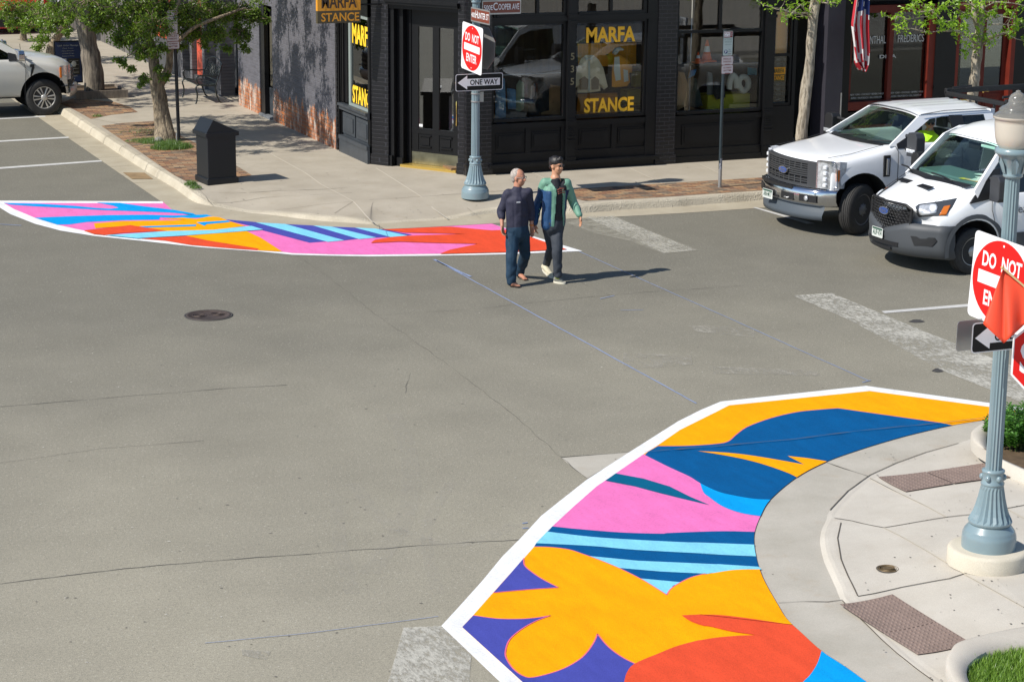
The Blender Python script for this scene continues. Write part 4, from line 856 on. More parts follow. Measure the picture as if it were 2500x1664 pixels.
mb = MB(); mb.box((SX+.3, 48.7, .3), (SX+.36, 49.0, 1.2)); mb.box((SX+.3, 49.35, .3), (SX+.36, 49.45, 3)); mb.box((SX+.05, 54.1, .45), (SX+.08, 56.8, .52)); mb.box((SX+.0, 54.2, 1.0), (SX+.08, 56.8, 1.08)); mb.box((SX+.02, 55.1, 1.08), (SX+.1, 55.3, 3)); mb.box((SX+.05, 56.2, 1.1), (SX+.1, 56.8, 3)); mb.build('red_trim', REDD, farb)
mb = MB(); mb.box((SX+.2, 54.1, 1.08), (SX+.22, 59.5, 3.1)); mb.box((SX+.4, 48.9, .5), (SX+.42, 50.2, 3.0)); mb.build('pane', GLSD, farb)
mb = MB(); mb.box((SX+.6, 48.7, 7.6), (26, 64, 7.8)); mb.build('roof', BLK, farb)
fence = thing('board_fence', 'tall weathered dark board fence running up the side street past the shop', 'fence', (13.65, 66, .1))
mb = MB(); random.seed(3)
for k in range(150): y = 59.9+k*.2; mb.box((SX+random.uniform(-.01, .01), y, .08), (SX+.04, y+.18, 2.1+random.uniform(-.03, .03)))
mb.build('boards', mat('weathered_boards', (.12, .11, .10), .85, var=.35, vs=3, stretch=(4, 4, .5)), fence)
mb = MB()
for z in (.5, 1.7): mb.box((SX+.04, 59.9, z), (SX+.1, 90, z+.1))
mb.build('rails', mat('weathered_boards', (0, 0, 0)), fence)
fb2 = thing('distant_building', 'pale building far up the side street behind the trees', 'building', (14, 95, 0))
mb = MB(); mb.box((9, 100, 0), (40, 112, 6)); mb.build('wall', mat('pale_stucco', (.32, .31, .29), .9, var=.1, vs=.5), fb2)
mb = MB()
for k in range(6): mb.box((11+k*4, 99.9, 1), (13+k*4, 100, 2.6))
mb.build('window', BLK, fb2)
mb = MB(); mb.box((8.6, 99.6, 6), (40.4, 112.4, 6.3)); mb.build('roof', BLK2, fb2)
# ================================================================ vehicles (built in their own coordinates: x forward, y left, z up)
WELL = mat('wheel_well_black', (.008, .008, .009), .9)
def car_body(root, name, st, bow, arches, paint, inner=INTR, pts=10, sub=2, xbow=.6):
    """st: stations (x, [(y,z)...]) rear to front; front stations bow forward at the middle"""
    mb = MB(); rows = []
    x_front = max(s[0] for s in st)
    for x, sec in st:
        f = max(0, 1-(x_front-x)/xbow)
        full = [(-y, z) for y, z in reversed(sec) if y > 1e-4]
        ring = [(y, z) for y, z in sec]+[(y, z) for y, z in full]
        rows.append([Vector((x-bow*f*(abs(y)/1.0)**2.2, y, z)) for y, z in ring])
    n = len(rows[0]); 
    vs = [p for r in rows for p in r]; fs = []
    for i in range(len(rows)-1):
        for k in range(n): fs.append((i*n+k, (i+1)*n+k, (i+1)*n+(k+1) % n, i*n+(k+1) % n))
    fs.append(tuple(range(n))); fs.append(tuple((len(rows)-1)*n+k for k in range(n-1, -1, -1)))
    mb.add(vs, fs, True); o = mb.build(name, [paint, WELL], root, world=False)
    m = o.modifiers.new('s', 'SUBSURF'); m.levels = sub; m.render_levels = sub; baked(o)
    for x, z, r in arches:
        c = MB(); c.mi = 1
        for s in (1, -1):
            c.tube([(x, s*.60, z), (x, s*1.3, z)], r, 32, sm=False)
        co_ = c.build('cut', [paint, WELL], root, world=False)
        for q in (co_, o):
            bm = bmesh.new(); bm.from_mesh(q.data); bmesh.ops.remove_doubles(bm, verts=bm.verts, dist=1e-5); bmesh.ops.recalc_face_normals(bm, faces=bm.faces); bm.to_mesh(q.data); bm.free()
        b = o.modifiers.new('b', 'BOOLEAN'); b.operation = 'DIFFERENCE'; b.object = co_; b.solver = 'EXACT'; baked(o)
        bpy.data.objects.remove(co_)
    for p in o.data.polygons: p.use_smooth = True
    m = o.modifiers.new('e', 'EDGE_SPLIT'); m.split_angle = R(38); baked(o)
    return o
def side_piece(mb, q, yf, s, t=.035):
    """a thin panel in the side plane; q in (x,z)"""
    n = len(q); a = [Vector((x, s*yf(x, z), z)) for x, z in q]; b = [Vector((x, s*(yf(x, z)-t), z)) for x, z in q]
    fs = [tuple(range(n)), tuple(range(2*n-1, n-1, -1))]+[(i, n+i, n+(i+1) % n, (i+1) % n) for i in range(n)]
    if s > 0: fs = [tuple(reversed(f)) for f in fs]
    mb.add(a+b, fs, False)
def wheel(root, x, y, z, r, w_, s, rimmat, style, steer=0, label=None):
    """s: +1 left side (outer face toward +y)"""
    M = Matrix.Translation((x, y, z)) @ Matrix.Rotation(steer, 4, 'Z') @ Matrix.Rotation(-s*math.pi/2, 4, 'X')  # local z -> outward
    pr = [(r*.60, -w_/2+.01), (r*.80, -w_/2), (r*.95, -w_/2+.02), (r*.99, -w_*.36)]
    for g in (-.22, -.08, .08, .22): pr += [(r, w_*(g-.055)), (r, w_*(g+.055)), (r*.972, w_*(g+.06)), (r*.972, w_*(g+.08))]
    pr += [(r*.99, w_*.36), (r*.95, w_/2-.02), (r*.80, w_/2), (r*.63, w_/2-.008), (r*.60, w_/2-.03)]
    wh = MB().lathe(pr, n=48, M=M, sm=False).build('wheel', RUB, root, world=False)
    for p in wh.data.polygons: p.use_smooth = True
    m = wh.modifiers.new('e', 'EDGE_SPLIT'); m.split_angle = R(30); baked(wh)
    rb = MB(); rr = r*.62; zo = w_/2-.02
    rb.mi = 0; rb.lathe([(rr, zo-.12), (rr, zo), (rr*.93, zo-.005), (rr*.90, zo-.05)], n=40, M=M)
    if style == 'holes':
        rb.lathe([(rr*.90, zo-.06), (rr*.72, zo-.045), (rr*.55, zo-.02), (rr*.42, zo-.03), (rr*.36, zo-.005), (rr*.30, zo+.01), (.001, zo+.012)], n=40, M=M); rb.mi = 1
        nh = 12 if rimmat is RIMS else 8
        for k in range(nh):
            a = 2*math.pi*k/nh; rb.add([M @ Vector((rr*(.70*math.cos(a)+(.085 if nh == 12 else .11)*math.cos(b)), rr*(.70*math.sin(a)+(.085 if nh == 12 else .11)*math.sin(b)), zo-.032)) for b in [2*math.pi*j/10 for j in range(10)]], [tuple(range(10))], False)
        rb.mi = 0
        for k in range(8): a = 2*math.pi*k/8; c = M @ Vector((rr*.36*math.cos(a), rr*.36*math.sin(a), zo+.0)); rb.ell(c, (.016, .016, .016), 6, 4)
    else:
        rb.mi = 1; rb.lathe([(rr*.90, zo-.10), (.001, zo-.10)], n=32, M=M); rb.mi = 0
        for k in range(6):
            a = 2*math.pi*k/6; ca, sa = math.cos(a), math.sin(a)
            def pt(u, v, h): return M @ Vector((ca*u-sa*v, sa*u+ca*v, h))
            for sgn in (1, -1):
                rb.add([pt(rr*.2, sgn*.012, zo+.0), pt(rr*.2, sgn*rr*.12, zo-.01), pt(rr*.95, sgn*rr*.25, zo-.004), pt(rr*.95, sgn*rr*.10, zo-.004), pt(rr*.2, sgn*.012, zo-.07), pt(rr*.2, sgn*rr*.12, zo-.07), pt(rr*.95, sgn*rr*.25, zo-.07), pt(rr*.95, sgn*rr*.10, zo-.07)],
                       [(0, 1, 2, 3), (0, 3, 7, 4), (1, 5, 6, 2), (0, 4, 5, 1), (2, 6, 7, 3)], False)
            rb.add([pt(rr*.2, -.03, zo-.02), pt(rr*.2, .03, zo-.02), pt(rr*.6, .0, zo-.02)], [(0, 1, 2)], False)
        rb.lathe([(rr*.28, zo-.05), (rr*.28, zo+.004), (rr*.16, zo+.01), (.001, zo+.014)], n=24, M=M)
    rb.build('rim', [rimmat, WELL], wh, world=False)
    return wh
def emblem(root, x, y, z, w_, nx=(1, 0, 0)):
    M = frameM((x, y, z), (0, 1, 0), (0, 0, 1)); k = w_/2
    mb = MB(); E_ = [(k*math.cos(a), k*.42*math.sin(a)) for a in [2*math.pi*j/28 for j in range(28)]]
    mb.mi = 1; mb.prism([(a*1.12, b*1.2) for a, b in E_], -.02, .008, M); mb.mi = 0; mb.prism(E_, .008, .014, M)
    mb.mi = 2; mb.text('Ford', (x+.016, y, z-.028), (0, 1, 0), (0, 0, 1), .062, w=k*1.15, bold=.0, th=.001)
    return mb.build('badge', [OVAL, CHRM, CHRM], root, world=False)
def mirror(root, x, y, z, s, h=.40, w_=.24, d=.16, face=PLBK, arm=True, lamp=True):
    mb = MB(); q = [(-w_/2, -h/2), (w_/2-.03, -h/2), (w_/2, -h/2+.05), (w_/2, h/2-.07), (w_/2-.05, h/2), (-w_/2+.04, h/2), (-w_/2, h/2-.05)]
    M = frameM((x, y, z), (0, s, 0), (0, 0, 1)) if s > 0 else frameM((x, y, z), (0, -1, 0), (0, 0, 1))
    mb.prism(q, -d/2, d/2, M)
    if arm:
        for zz in (-.10, .12): mb.tube([(x-.02, y, z+zz), (x-.06, y-s*.34, z+zz-.02)], .035, 8)
    o = mb.build('mirror', face, root, world=False)
    bv = o.modifiers.new('b', 'BEVEL'); bv.width = .02; bv.segments = 2; baked(o)
    if lamp: g = MB(); sx_ = d/2; g.box((x+sx_-.01, y-.11, z-.13), (x+sx_+.02, y+.11, z-.07)); g.build('mirror_lamp', HLG, o, world=False)
    g = MB(); g.box((x-d/2-.004, y-w_/2+.03, z-h/2+.04), (x-d/2, y+w_/2-.03, z+h/2-.04)); g.build('mirror_glass', ALU, o, world=False)
    return o
def plate(root, x, y, z, t, s=0):
    mb = MB(); M = frameM((x, y, z), (0, 1, 0), (0, 0, 1)); mb.mi = 0; mb.prism(rrect(.305, .155, .02), 0, .006, M)
    mb.mi = 1; mb.prism(rrect(.28, .03, .01), .0065, .007, Matrix.Translation((0, 0, .055)) @ M)
    mb.text(t, (x+.007, y, z-.045), (0, 1, 0), (0, 0, 1), .08, w=.25, bold=.02, th=.001)
    return mb.build('number_plate', [mat('plate_white', (.62, .64, .60), .4), mat('plate_green', (.03, .09, .06), .5)], root, world=False)
def on_body(body, T, px_, off=.01):
    """reading of a body-mounted fitting: where the sight line meets the body, in the vehicle's own coordinates"""
    bpy.context.view_layer.update(); iM = T.matrix_world.inverted(); o = iM @ Vector((0, 0, CAMZ)); out = []
    for q in px_:
        dd = (iM.to_3x3() @ _ray(*q)).normalized(); hit, loc, nor, _i = body.ray_cast(o, dd)
        out.append((loc+nor*off) if hit else None)
    return out
def fitting(T, body, name, outline, m, off=.012, side=1, parent=None, n=7, thick=.012):
    """a pane or lamp cover that follows the body skin inside an outline"""
    cx = sum(q[0] for q in outline)/len(outline); cy = sum(q[1] for q in outline)/len(outline); rings = []
    O2 = []
    for a, b in zip(outline, outline[1:]+outline[:1]): O2 += [(a[0]+(b[0]-a[0])*k/3, a[1]+(b[1]-a[1])*k/3) for k in range(3)]
    for k in range(n+1):
        f = max(.02, k/n); P = on_body(body, T, [(cx+(q[0]-cx)*f, cy+(q[1]-cy)*f) for q in O2], off if k < n else .0)
        if any(p is None for p in P): return None
        rings.append([Vector((p.x, p.y*side, p.z)) for p in P]+[Vector((P[0].x, P[0].y*side, P[0].z))])
    mb = MB(); mb.grid(rings, True, side > 0); return mb.build(name, m, parent or T, world=False)
def seam(mb, pts, r=.005): mb.tube(pts, r, 4, sm=False)
def quadglass(root, name, P, m, n=6, bulge=.0, axis=Vector((1, 0, 0))):
    """curved pane between four corners (bl, br, tr, tl)"""
    bl, br, tr, tl = [Vector(p) for p in P]; G = []
    for i in range(n+1):
        v = i/n; G.append([(bl.lerp(br, u/n).lerp(tl.lerp(tr, u/n), v))+axis*(bulge*4*(u/n)*(1-u/n)) for u in range(n+1)])
    mb = MB(); mb.grid(G); return mb.build(name, m, root, world=False)
def lathe_seat(mb, x, y, z, hd=True):
    mb.bbox((x-.25, y-.25, z-.15), (x+.25, y+.25, z+.02), .05); mb.bbox((x-.34, y-.24, z), (x-.2, y+.24, z+.60), .04)
    if hd: mb.bbox((x-.32, y-.13, z+.64), (x-.22, y+.13, z+.82), .03)

# ---------------------------------------------------------------- white pickup in the road
T1 = thing('pickup_truck', 'white heavy duty pickup with dark slatted grille and a driver at the open window', 'pickup truck', (18.35, 31.45, 0), R(183.5))
def sec(hw, zb, zs, ze, zc, ye=.86, zsh=None):
    zsh = zsh or ze-.16
    return [(0, zb), (hw*.8, zb), (hw*.95, zb+.02), (hw, zs), (hw, (zs+zsh)/2), (hw*.985, zsh), (hw*.955, ze-.05), (ye, ze), (ye*.85, ze+(zc-ze)*.6), (ye*.4, zc), (0, zc)]
def tub(hw, zb, zs, ze, zf=.98, wall=.10):
    return [(0, zb), (hw*.8, zb), (hw*.95, zb+.02), (hw, zs), (hw, (zs+ze-.12)/2), (hw*.985, ze-.14), (hw*.955, ze-.04), (hw*.92, ze), (hw*.92-wall*.6, ze-.01), (hw*.92-wall, zf), (0, zf)]
st = [(-6.10, tub(.99, .55, .8, 1.42, .85)), (-6.02, tub(1.0, .5, .8, 1.44, .85)), (-3.98, tub(1.0, .5, .8, 1.46, .85)), (-3.94, tub(1.0, .5, .8, 1.46, .9)), (-3.86, sec(.99, .5, .8, 1.46, 1.44)), (-3.78, sec(1.0, .48, .8, 1.47, 1.46)),
      (-3.70, tub(1.0, .46, .8, 1.48)), (-2.6, tub(1.0, .46, .8, 1.49)), (-1.62, tub(1.0, .46, .8, 1.49)), (-1.56, tub(1.0, .46, .8, 1.49, 1.1)), (-1.48, sec(1.0, .46, .8, 1.485, 1.45, .82)), (-1.40, sec(1.0, .46, .8, 1.47, 1.45, .82)),
      (-1.1, sec(1.0, .5, .85, 1.40, 1.43, .80)), (-.7, sec(1.0, .5, .85, 1.355, 1.39, .80)), (-.32, sec(.99, .5, .85, 1.31, 1.335, .78)), (-.12, sec(.97, .52, .85, 1.27, 1.28, .75)), (-.07, sec(.95, .54, .85, 1.22, 1.22, .75)), (-.05, sec(.93, .56, .85, 1.15, 1.15, .75))]
b1 = car_body(T1, 'body', st, .26, [(-.90, .50, .56), (-4.62, .50, .54)], CARW)
def yf(x, z): return .935-(z-1.48)/(1.96-1.48)*.22
for s in (1, -1):
    mb = MB(); side_piece(mb, [(-1.44, 1.47), (-1.62, 1.46), (-2.38, 1.855), (-2.66, 1.885), (-2.66, 1.965), (-2.20, 1.93)], yf, s); side_piece(mb, [(-2.66, 1.965), (-2.66, 1.885), (-3.54, 1.88), (-3.72, 1.95)], yf, s)
    side_piece(mb, [(-3.54, 1.88), (-3.60, 1.56), (-3.52, 1.50), (-3.02, 1.50), (-3.02, 1.46), (-3.86, 1.45), (-3.72, 1.95)], yf, s)
    mb.build('cab_frame', CARW, T1, world=False)
for s in (1, -1): mb = MB(); side_piece(mb, [(-2.80, 1.90), (-2.86, 1.46), (-3.10, 1.46), (-3.08, 1.89)], lambda x, z: yf(x, z)+.004, s); mb.build('door_pillar', PLBK, T1, world=False)
# roof skin with pressed ribs
G = []; G2 = []
for i in range(13):
    x = -2.17-i*(3.76-2.17)/12; row = []
    for j in range(25):
        y = -.735+j*1.47/24; e = abs(y)/.735; z = 1.95+.075*(1-e**3)-.05*max(0, (-.2-(x+2.17)+0)/1e9)
        if i == 0: z -= .03*(1-.3*e)
        if i == 12: z -= .05
        if i in range(2, 12) and j % 4 == 2 and 3 < j < 21: z += .014
        xx = x+(.06*(1-e*e) if i == 0 else 0)
        row.append(Vector((xx, y, z)))
    G.append(row)
mb = MB(); mb.grid(G, True, True); mb.grid([[p-Vector((0, 0, .04)) for p in r] for r in G], True)
mb.build('roof', CARW, T1, world=False)
mb = MB(); mb.box((-3.80, -.76, 1.46), (-3.76, .76, 1.56)); mb.box((-3.79, -.74, 1.86), (-3.70, .74, 1.96)); mb.build('rear_frame', CARW, T1, world=False)
quadglass(T1, 'rear_window', [(-3.78, -.74, 1.56), (-3.78, .74, 1.56), (-3.73, .70, 1.88), (-3.73, -.70, 1.88)], WSD)
quadglass(T1, 'windshield', [(-1.56, -.83, 1.475), (-1.56, .83, 1.475), (-2.26, .67, 1.925), (-2.26, -.67, 1.925)], WSG, 8, .14)
quadglass(T1, 'side_window', [(-1.62, -.92, 1.48), (-2.86, -.92, 1.48), (-2.80, -.74, 1.88), (-2.38, -.75, 1.86)], WSG, 4)
for s in (1, -1): quadglass(T1, 'quarter_window', [(-3.10, s*.915, 1.50), (-3.58, s*.915, 1.50), (-3.54, s*.755, 1.88), (-3.08, s*.755, 1.88)], WSD, 3)
mb = MB(); mb.add([(-1.40, -.80, 1.462), (-1.30, 0, 1.468), (-1.40, .80, 1.462), (-1.58, .86, 1.484), (-1.46, 0, 1.492), (-1.58, -.86, 1.484)], [(0, 1, 4, 5), (1, 2, 3, 4)], False); mb.build('cowl', PLBK, T1, world=False)
for y0 in (-.45, .35): mb = MB(); mb.tube([(-1.42, y0, 1.49), (-1.50, y0+.25, 1.515), (-1.58, y0+.52, 1.535)], .012, 6); mb.build('wiper', PLBK, T1, world=False)
# cabin
mb = MB(); mb.bbox((-1.95, -.84, 1.0), (-1.56, .84, 1.44), .05); mb.build('dashboard', INTR, T1, world=False)
mb = MB(); lathe_seat(mb, -2.65, .42, 1.02); mb.build('seat', INTR, T1, world=False)
mb = MB(); lathe_seat(mb, -2.65, -.42, 1.02); mb.build('seat', INTR, T1, world=False)
mb = MB(); M = Matrix.Translation((-2.12, .42, 1.36)) @ Matrix.Rotation(R(-62), 4, 'Y'); 
mb.tube([M @ Vector((.19*math.cos(a), .19*math.sin(a), 0)) for a in [2*math.pi*k/24 for k in range(25)]], .016, 6); mb.tube([M @ Vector((-.19, 0, 0)), M @ Vector((.19, 0, 0))], .02, 6); mb.tube([M @ Vector((0, 0, 0)), (-1.9, .42, 1.25)], .03, 6); mb.build('steering_wheel', PLBK, T1, world=False)
mb = MB(); mb.bbox((-2.22, -.14, 1.76), (-2.18, .14, 1.84), .01); mb.build('rear_view_mirror', PLBK, T1, world=False)
# front: grille
def bow(y, x0=-.03, k=.26): return x0-k*(abs(y)/.96)**2.2
def curved_bar(mb, y0, y1, z0, z1, out, d=.03, n=10, x0=-.03, k=.26):
    for i in range(n):
        a = y0+(y1-y0)*i/n; b = y0+(y1-y0)*(i+1)/n; xa = bow(a, x0, k)+out; xb = bow(b, x0, k)+out
        mb.add([(xa, a, z0), (xb, b, z0), (xb, b, z1), (xa, a, z1), (xa-d, a, z0), (xb-d, b, z0), (xb-d, b, z1), (xa-d, a, z1)], [(0, 1, 2, 3), (3, 2, 6, 7), (1, 0, 4, 5)]+([(0, 3, 7, 4)] if i == 0 else [])+([(1, 5, 6, 2)] if i == n-1 else []), False)
CHG = mat('charcoal_grille', (.045, .047, .05), .45)
mb = MB(); mb.mi = 1; curved_bar(mb, -.74, .74, .83, 1.24, .0, .08); mb.mi = 0
curved_bar(mb, -.76, .76, 1.20, 1.245, .035, .06); curved_bar(mb, -.76, .76, .81, .86, .035, .06); curved_bar(mb, -.77, -.64, .81, 1.24, .034, .06, 3); curved_bar(mb, .56, .77, .81, 1.24, .034, .06, 3)
for z in (.99, 1.025, 1.06, 1.095): curved_bar(mb, -.64, .56, z-.011, z+.011, .028, .04)
for z in (.895, .93, 1.135, 1.17): curved_bar(mb, -.64, .56, z-.009, z+.009, .026, .04)
for y in [-.64+.15*k for k in range(9)]:
    for z0, z1 in ((.86, .97), (1.11, 1.20)): curved_bar(mb, y-.012, y+.012, z0, z1, .027, .03, 1)
mb.build('grille', [CHG, WELL], T1, world=False)
emblem(T1, .03, -.02, 1.03, .23)
# headlamps: tall C shapes with stacked reflectors
for s in (1, -1):
    mb = MB(); y0, y1 = .73, .985
    N = 8; F, Bk = [], []
    for i in range(N+1):
        y = y0+(y1-y0)*i/N; x = bow(y)+.035-.16*max(0, (i/N-.55)/.45)**2; F.append([Vector((x, s*y, z)) for z in (.82, .86, .97, 1.10, 1.24, 1.275)])
    mb.mi = 0; mb.grid(F, True, s < 0)
    mb.add([F[N][0], F[N][5], F[N][5]+Vector((-.14, 0, -.02)), F[N][0]+Vector((-.10, 0, 0))], [(0, 1, 2, 3) if s < 0 else (3, 2, 1, 0)], True)
    hl = mb.build('headlight', HLG, T1, world=False)
    g = MB()
    for z in (.88, .98, 1.08, 1.18): y = .87 if s > 0 else .80; g.bbox((bow(y)+.0, s*y-.05, z-.028), (bow(y)+(.05 if s > 0 else .038), s*y+.05, z+.028), .012)
    g.build('reflector', mat('bright_lamp', (.85, .87, .9), .1, metal=.3, coat=1), hl, world=False)
    g = MB(); curved_bar(g, s*.735, s*.755, .82, 1.27, .04, .04, 1); curved_bar(g, s*.74, s*.97, 1.262, 1.285, .042, .06, 4); g.tube([(bow(.97)-.01, s*.985, 1.275), (bow(.97)-.06, s*1.0, 1.24), (bow(.97)-.08, s*1.003, .86), (bow(.97)-.02, s*.99, .82)], .012, 6); g.build('chrome_surround', CHRM, hl, world=False)
    g = MB(); g.bbox((bow(.97)-.13, s*.985-.02, .95), (bow(.97)-.07, s*.985+.025, 1.14), .01); g.build('side_marker', AMB, hl, world=False)
# bumper
mb = MB(); P = []
for i in range(25):
    y = -1+2*i/24; x = bow(y, .10, .30)-(.16*max(0, abs(y)-.88)/.12)
    P.append([Vector((x-.10, y*.985, .80)), Vector((x-.005, y, .795)), Vector((x+.02, y, .745)), Vector((x+.02, y, .60)), Vector((x-.02, y, .52)), Vector((x-.10, y*.985, .50))])
mb.grid(P, True); mb.build('bumper', CHRM, T1, world=False)
mb = MB(); curved_bar(mb, -.56, -.0, .56, .67, .15, .03, 4); curved_bar(mb, .08, .40, .57, .69, .15, .03, 4); curved_bar(mb, .52, .84, .58, .70, .147, .04, 4); curved_bar(mb, -.84, -.60, .58, .70, .147, .04, 3); curved_bar(mb, -.80, .35, .745, .80, .145, .08, 8); mb.build('bumper_recess', PLBK, T1, world=False)
mb = MB(); M = frameM((bow(.66, .10, .3)+.05, .66, .64), (0, 1, 0), (0, 0, 1)); mb.lathe([(.001, 0), (.04, .004), (.045, -.02)], n=16, M=M); mb.build('fog_lamp', HLG, T1, world=False)
mb = MB(); mb.tube([(.0, .2, .62), (.13, .2, .60), (.13, .28, .60), (.0, .28, .62)], .016, 8); mb.build('tow_hook', ALU, T1, world=False)
mb = MB(); P = []
for i in range(17):
    y = -.90+1.8*i/16; x = bow(y, .04, .30); P.append([Vector((x, y, .51)), Vector((x+.02, y, .44)), Vector((x+.055, y, .36)), Vector((x+.05, y, .28)), Vector((x-.04, y, .27))])
mb.grid(P, True); mb.build('air_dam', mat('blue_grey_plastic', (.07, .085, .10), .5, bump=.1, bs=80), T1, world=False)
plate(T1, .15, -.28, .58, 'AIN·M17')
# side details
for s in (1, -1):
    mb = MB(); mb.bbox((-1.44, s*1.0-.02, .97), (-1.30, s*1.0+.014, 1.33), .01); v_ = mb.build('side_vent', PLBK, T1, world=False)
    mb = MB(); mb.bbox((-1.41, s*1.012-.01, 1.0), (-1.35, s*1.012+.018, 1.28), .01); mb.build('vent_trim', CHRM, v_, world=False)
    mb = MB(); seam(mb, [(-1.56, s*.925, 1.485), (-1.60, s*.99, 1.38), (-1.60, s*1.003, 1.2), (-1.60, s*1.003, .62)]); seam(mb, [(-2.95, s*.925, 1.48), (-2.95, s*1.0, 1.3), (-2.95, s*1.003, .62)]); seam(mb, [(-1.60, s*1.003, .62), (-2.95, s*1.003, .62)]); seam(mb, [(-.30, s*.80, 1.32), (-.75, s*.815, 1.365), (-1.35, s*.835, 1.475)], .004); seam(mb, [(-2.2, s*.765, 1.945), (-2.7, s*.75, 1.985), (-3.72, s*.745, 1.975)], .006)
    mb.build('panel_gap', PLBK, T1, world=False)
    mb = MB(); mb.bbox((-2.80, s*1.0-.01, 1.22), (-2.60, s*1.0+.035, 1.26), .01); mb.build('door_handle', CARW, T1, world=False)
MIRP = mat('charcoal_mirror', (.04, .042, .047), .4); mirror(T1, -1.72, 1.30, 1.53, 1, .40, .27, .18, face=MIRP); mirror(T1, -1.82, -1.28, 1.54, -1, .40, .24, .18)
for s in (1, -1): mb = MB(); side_piece(mb, [(-1.60, 1.50), (-1.60, 1.42), (-1.86, 1.42), (-1.94, 1.64)], lambda x, z: .945-(z-1.48)*.4, s); mb.build('mirror_base', PLBK, T1, world=False)
wheel(T1, -.90, .87, .43, .43, .26, 1, RIMD, 'holes', R(22)); wheel(T1, -.90, -.87, .43, .43, .26, -1, RIMD, 'holes', R(22)); wheel(T1, -4.62, .87, .43, .43, .26, 1, RIMD, 'holes'); wheel(T1, -4.62, -.87, .43, .43, .26, -1, RIMD, 'holes')
mb = MB(); mb.box((-6, -.5, .45), (-.4, .5, .6)); mb.tube([(-.9, -.8, .43), (-.9, .8, .43)], .07, 8); mb.build('chassis', WELL, T1, world=False)
# black ladder rack over the bed
mb = MB()
for x in (-3.98, -5.9):
    for s in (1, -1): mb.bbox((x-.04, s*.82-.04, 1.44), (x+.04, s*.82+.04, 2.02), .01)
    mb.bbox((x-.05, -.86, 2.0), (x+.05, .86, 2.07), .01)
for s in (1, -1): mb.bbox((-5.95, s*.84-.04, 2.03), (-3.93, s*.84+.04, 2.12), .01); mb.tube([(-3.98, s*.7, 2.14), (-4.4, s*.7, 2.16)], .025, 6)
for k in range(3): mb.bbox((-3.99, -.5+.5*k-.02, 1.50), (-3.95, -.5+.5*k+.02, 2.0), .005)
mb.build('ladder_rack', PLBK, T1, world=False)

# ---------------------------------------------------------------- white van
T2 = thing('cargo_van', 'white van with honeycomb grille, grey bumper and papers on the dashboard', 'van', (18.27, 28.14, 0), R(180))
def vsec(hw, zb, zs, zsh, ze, zc, ye): return [(0, zb), (hw*.8, zb), (hw*.95, zb+.02), (hw, zs), (hw, (zs+zsh)/2), (hw*.975, zsh), ((hw*.975+ye)/2+.01, (zsh+ze)/2+.02), (ye, ze), (ye*.85, ze+(zc-ze)*.5), (ye*.4, zc), (0, zc)]
def vtub(hw, zb, zs, ze, zf=.95, wall=.10): return [(0, zb), (hw*.8, zb), (hw*.95, zb+.02), (hw, zs), (hw, (zs+ze-.12)/2), (hw*.985, ze-.14), (hw*.955, ze-.04), (hw*.94, ze), (hw*.94-wall*.6, ze-.01), (hw*.94-wall, zf), (0, zf)]
st = [(-5.9, vtub(1.0, .45, .8, 1.30)), (-5.8, vtub(1.02, .4, .8, 1.30)), (-3.2, vtub(1.02, .4, .8, 1.27)), (-2.0, vtub(1.02, .4, .8, 1.25)), (-1.30, vtub(1.02, .4, .8, 1.23)), (-1.16, vtub(1.015, .4, .8, 1.26, 1.0)), (-1.04, vsec(1.01, .4, .8, 1.16, 1.355, 1.40, .80)), (-.85, vsec(1.0, .4, .8, 1.16, 1.325, 1.41, .76)), (-.6, vsec(.99, .4, .78, 1.10, 1.22, 1.33, .70)),
      (-.38, vsec(.97, .4, .78, 1.02, 1.13, 1.24, .66)), (-.16, vsec(.93, .4, .75, .95, 1.06, 1.13, .62)), (-.05, vsec(.90, .42, .75, .90, 1.0, 1.07, .60)), (-.02, vsec(.86, .44, .74, .86, .95, .99, .58))]
b2 = car_body(T2, 'body', st, .42, [(-.97, .40, .46), (-4.85, .40, .45)], CARW, xbow=.9)
def yv(x, z): return .975-(z-1.25)*.26
def vbow(y, x0=0., k=.50): return x0-k*(abs(y)/.98)**2.4
for s in (1, -1):
    mb = MB(); side_piece(mb, [(-.93, 1.30), (-.98, 1.20), (-1.16, 1.45), (-1.50, 1.80), (-1.50, 1.93)], yv, s, .05); side_piece(mb, [(-1.50, 1.93), (-1.50, 1.80), (-1.80, 1.92), (-2.35, 1.945), (-2.45, 2.06), (-1.78, 2.05)], yv, s); side_piece(mb, [(-2.45, 2.06), (-2.35, 1.93), (-2.35, 1.28), (-5.88, 1.28), (-5.80, 2.08)], yv, s)
    mb.build('cab_frame', CARW, T2, world=False)
G = []
for i in range(15):
    x = [-1.52, -1.60, -1.72, -1.9, -2.2, -2.6, -3, -3.4, -3.8, -4.2, -4.6, -5.0, -5.4, -5.7, -5.82][i]; hw = [.66, .70, .73, .76, .775][min(i, 4)]; zc = [1.985, 2.05, 2.12, 2.17, 2.20][min(i, 4)]; zc -= .05*(i == 14)
    row = []
    for j in range(21):
        u = -1+2*j/20; e = abs(u); row.append(Vector((x+(.06*(1-e*e) if i < 2 else 0), u*hw, zc-(zc-([1.95, 1.98, 2.0, 2.03, 2.06][min(i, 4)]))*e**3)))
    G.append(row)
mb = MB(); mb.grid(G, True, True); mb.grid([[p-Vector((0, 0, .03)) for p in r] for r in G], True); mb.build('roof', CARW, T2, world=False)
mb = MB(); mb.box((-5.86, -.9, 1.28), (-5.80, .9, 2.1)); mb.build('rear_door', CARW, T2, world=False)
quadglass(T2, 'windshield', [(-1.0, -.80, 1.36), (-1.0, .80, 1.36), (-1.58, .67, 1.965), (-1.58, -.67, 1.965)], WSG, 10, .18)
